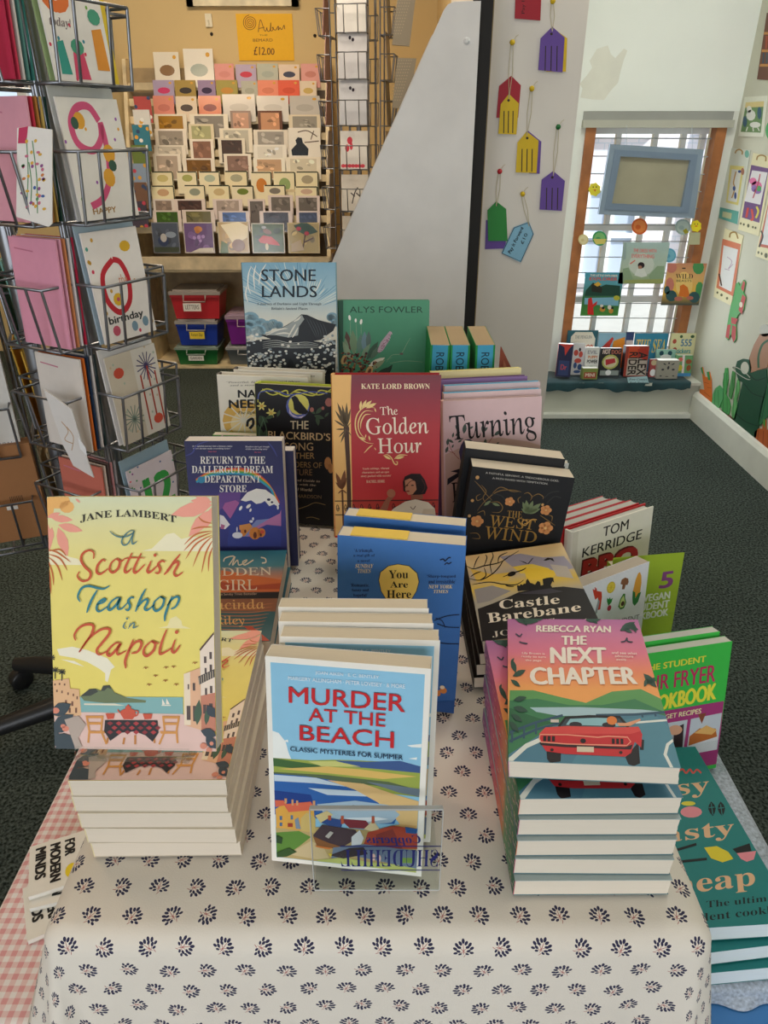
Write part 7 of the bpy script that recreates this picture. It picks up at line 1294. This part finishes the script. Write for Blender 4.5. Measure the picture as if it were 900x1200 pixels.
# left facing pockets of the near spinner
for z, cs, hh in ((TI[5], ('3c7c74', '5c8c84', 'd8d0c8', 'c83c54', 'b82c4c'), .175), (TI[4], ('1c3c34', 'd0b060', 'b87c3c', 'c8384c', 'e0a0b0'), .175), (TI[3], ('c02c48', 'e8e0e0', 'd88c5c', 'e8a8bc', 'e49cb4'), .175), (TI[2], ('2c3c3c', 'e4dcd8', '283c58', 'd8702c', 'e0d8d0'), .17), (TI[1], ('b0a8a8', 'c88c8c', '5c4c48', 'd8c8b8', 'c87060'), .15)):
    for i, c in enumerate(cs):
        gc('%s card in the %s left-facing pocket of the near spinner, %s' % (hue(c), {TI[5]: 'highest', TI[4]: 'second', TI[3]: 'third', TI[2]: 'fourth', TI[1]: 'fifth'}[z], ['rearmost', 'second from the back', 'in the middle', 'second from the front', 'frontmost'][i]), slot(F1, 3, z, -.002-.009*i, .018+.001*i), .114, hh, c, (lambda a: a.line([(.1, .1), (.5, .12)], .02, 'c87890')) if i == 4 else None)
def fl(a):
    a.P(); a.poly([(22, 150), (33, 148), (31, 168), (21, 168)], 'c02c58')
    q2 = random.Random(9)
    for (x0, y0, x1, y1) in ((31, 162, 31, 245), (38, 165, 44, 250), (34, 190, 36, 240)): a.line([(x0, y0), ((x0+x1)/2+2, (y0+y1)/2), (x1, y1)], 1.2, '5c8c5c')
    for _ in range(34): x, y = 26+q2.random()*26, 165+q2.random()*80; a.ell(x, y, 1.8, 2.4, q2.choice(('d8a838', '8c4c84', '3c5c9c', 'c86c84', 'c87838', '5c8c5c')), q2.random()*90, 6, nl=False)
sheet('greeting_card', 'white card with wild flower stems leaning out at the left of the near spinner', 'card', ('D', 1.185), [(20, 150), (33, 148), (61, 152), (61, 262), (57, 266), (19, 254)], 'e8e2da', fl, .003, group='cards in the near spinner')
sheet('greeting_card', 'white card with faint script leaning outward low in the near spinner', 'card', ('D', 1.16), [(51, 456), (84, 480), (96, 520), (110, 560), (86, 546), (74, 522)], 'd4d0cc', lambda a: a.P().lines([[(72, 494), (80, 505), (76, 515), (86, 520)], [(78, 500), (86, 512), (84, 528)]], 1, 'b89878').poly([(91, 512), (100, 524), (102, 534), (94, 526)], 'e4e4e4'), .003, group='cards in the near spinner')
# second spinner at the left edge, on a black castor base, with its steel frame tube
s2, F2 = spinner('second wire card spinner cut by the left edge, joined to a thick steel tube', -.85, 1.42, 22, [.50, .70, .90, 1.10], 1.35, .46, faces=(0, 1, 3), rad=.09)
g = G(); Mi = s2.matrix_world.inverted(); p0 = at(72, 552, D=1.40); p1 = Vector((p0.x, p0.y, .0)); p2 = Vector((p0.x, p0.y, 1.235)); c0 = Vector((-.85, 1.42, .52))
g.tube([Mi @ p1, Mi @ p2], .0165, 14); g.tube([Mi @ c0, Mi @ Vector((p0.x, p0.y, .52))], .008, 8); g.tube([Mi @ p1, Mi @ (p1+Vector((0, 0, .02)))], .05, 16); g.build('frame_tube', M_tube, s2)
g = G(); g.xf = Mi @ Matrix.Translation(p2); g.lathe([(.0, .06), (.018, .06), (.019, .02), (.022, .018), (.022, 0), (.018, -.004)], n=18); g.build('collar', M_tube, s2)
g = G(); g.tube([Mi @ (p2+Vector((0, 0, .045))), Mi @ Vector((-.85, 1.42, 1.28))], .009, 10); g.build('top_arm', M_tube, s2)
for z, f, w_, h_, c, l in ((.70, 0, .15, .2, 'd4d0c8', 'white blank card'), (.90, 0, .15, .17, 'b0704c', 'terracotta card'), (.90, 1, .15, .16, '7cb0a0', 'mint green card'), (.70, 1, .15, .19, 'd8a838', 'golden yellow card'), (.50, 1, .15, .17, 'c8b490', 'sand coloured card'), (1.10, 1, .15, .17, '8c5c44', 'dark tan card'), (1.10, 0, .15, .18, '6c6468', 'grey card')):
    gc(l+' in the left edge spinner', slot(F2, f, z), w_, h_, c, (lambda a: a.text('www', (.6, .88, .9, .93), '8c8c8c')) if c == 'd4d0c8' else (lambda a: conf(a, 10, ('c8503c', 'e8c86c', '4c7c5c'), .04)), group='cards in the left edge spinner')
    gc(l+' copy tucked behind in the left edge spinner', slot(F2, f, z, -.02), w_, h_+.012, c, group='cards in the left edge spinner')
gc('large brown kraft envelope box standing in the lowest pocket at the left edge', F2(0) @ Matrix.Translation((0.01, -.03, .505)) @ Matrix.Rotation(R(4), 4, 'X'), .16, .22, '9c6c44', lambda a: a.rect(.55, .62, .68, .66, 'dcd8d0').lines([[(.62+.02*i, .52), (.62+.02*i, .58)] for i in range(8)], .008, '3c2c20', smooth=False), 'kraft_box', .03, 'cards in the left edge spinner')
# spinner at the yellow wall with white cards
s3, F3 = spinner('distant wire card spinner with white cards beside the yellow wall', -.125, 4.02, -8, [.55, .74, .93, 1.12, 1.31, 1.50, 1.68], 1.88, .4, rad=.12)
spin_base(s3, .2, 4, 45)
for i, (z, c, h_) in enumerate(((1.68, 'dcdad6', .2), (1.50, 'c8c8cc', .19), (1.31, 'c4c6cc', .19), (1.12, 'dcdad6', .165), (.93, 'd8d4cc', .165), (.74, 'cfc8bc', .165), (.55, 'cfc8bc', .16))):
    gc('%s white card down the front of the distant spinner' % ['topmost', 'second', 'third', 'fourth, red flowered', 'fifth, sprig drawn', 'sixth', 'lowest'][i], slot(F3, 0, z), .135, h_, c, [lambda a: a.ells([(.42, .18, .05, .04), (.52, .22, .05, .04)], '8c2c2c').poly([(.85, 0), (1.0, 0), (1, .22), (.9, .18)], '2c2c30'), lambda a: a.ells([(.42, .16, .05, .04), (.52, .2, .05, .04)], '2c2430'), lambda a: a.ells([(.4, .2, .05, .04), (.5, .24, .05, .04)], '2c2430'), lambda a: a.ells([(.35, .25, .1, .1), (.25, .45, .08, .1), (.4, .4, .06, .1)], 'c83c4c').ells([(.1+.12*k, .92, .08, .05) for k in range(7)], 'd84c5c'), lambda a: a.lines([[(.4, .8), (.5, .5), (.62, .35)], [(.5, .6), (.35, .5)], [(.55, .5), (.7, .6)]], .04, '3c3438'), None, None][i], group='cards in the distant spinner')
    for f, c2, nm in ((3, ['b88c84', 'c8a098', 'c0948c', 'b8aca4', 'a89c94', '9c8c84', '94847c'][i], 'left'), (1, ['8c8478', 'a89c8c', '7c7468', 'b8a890', 'c0ac8c', 'b8a488', 'a8987c'][i], 'right')):
        gc('%s card in the %s side of the distant spinner, %s from the top' % (hue(c2), nm, ['first', 'second', 'third', 'fourth', 'fifth', 'sixth', 'seventh'][i]), slot(F3, f, z), .135, h_, c2, group='cards in the distant spinner')
# tall grey perforated gift bags hanging right of the distant spinner
for i, (pts, l) in enumerate((([(378, -40), (462, -40), (430, 212), (350, 205)], 'upper grey patterned gift bag right of the distant spinner'), ([(375, 265), (462, 268), (425, 500), (350, 495)], 'lower grey patterned gift bag right of the distant spinner'))):
    sheet('gift_bag', l, 'bag', ('D', 3.78), pts, '8c8474', lambda a, pts=pts: a.P().ells([(pts[0][0]+8+(k % 6)*11-(k//6)*4, pts[0][1]+12+(k//6)*14, 3, 3) for k in range(84)], 'a89c84', n=6), .02, (370, 0), 3.913, 'patterned gift bags')
# unseen ceiling lamps, added to house the area lights of the room
for x, y, sx_, sy_ in ((.2, .9, 1.25, .65), (.95, 2.35, .65, .65), (-.85, 3.3, .75, .55), (-1.5, 1.5, .75, .55)):
    t = thing('unseen_ceiling_light', 'unseen square white ceiling light panel over the %s' % ('book table' if x == .2 else 'alcove' if x > .5 else 'card shelves' if y > 2 else 'card spinners'), 'lamp', Matrix.Translation((x, y, 2.56)))
    g = G()
    for b_ in ((-sx_/2, sx_/2, -sy_/2, -sy_/2+.02), (-sx_/2, sx_/2, sy_/2-.02, sy_/2), (-sx_/2, -sx_/2+.02, -sy_/2, sy_/2), (sx_/2-.02, sx_/2, -sy_/2, sy_/2)): g.box(*b_, -.01, .04, H('e8e8e8'))
    g.build('frame', M_matte, t); g = G(); g.box(-sx_/2+.02, sx_/2-.02, -sy_/2+.02, sy_/2-.02, .0, .005, H('f2f2f0')); g.build('diffuser', mat('lamp_diffuser', H('f4f4f0'), .5, emis=((1, .96, .9), 1.2)), t)
# tidy: remove the helper scene used for glyph outlines
bpy.data.scenes.remove(tmp)
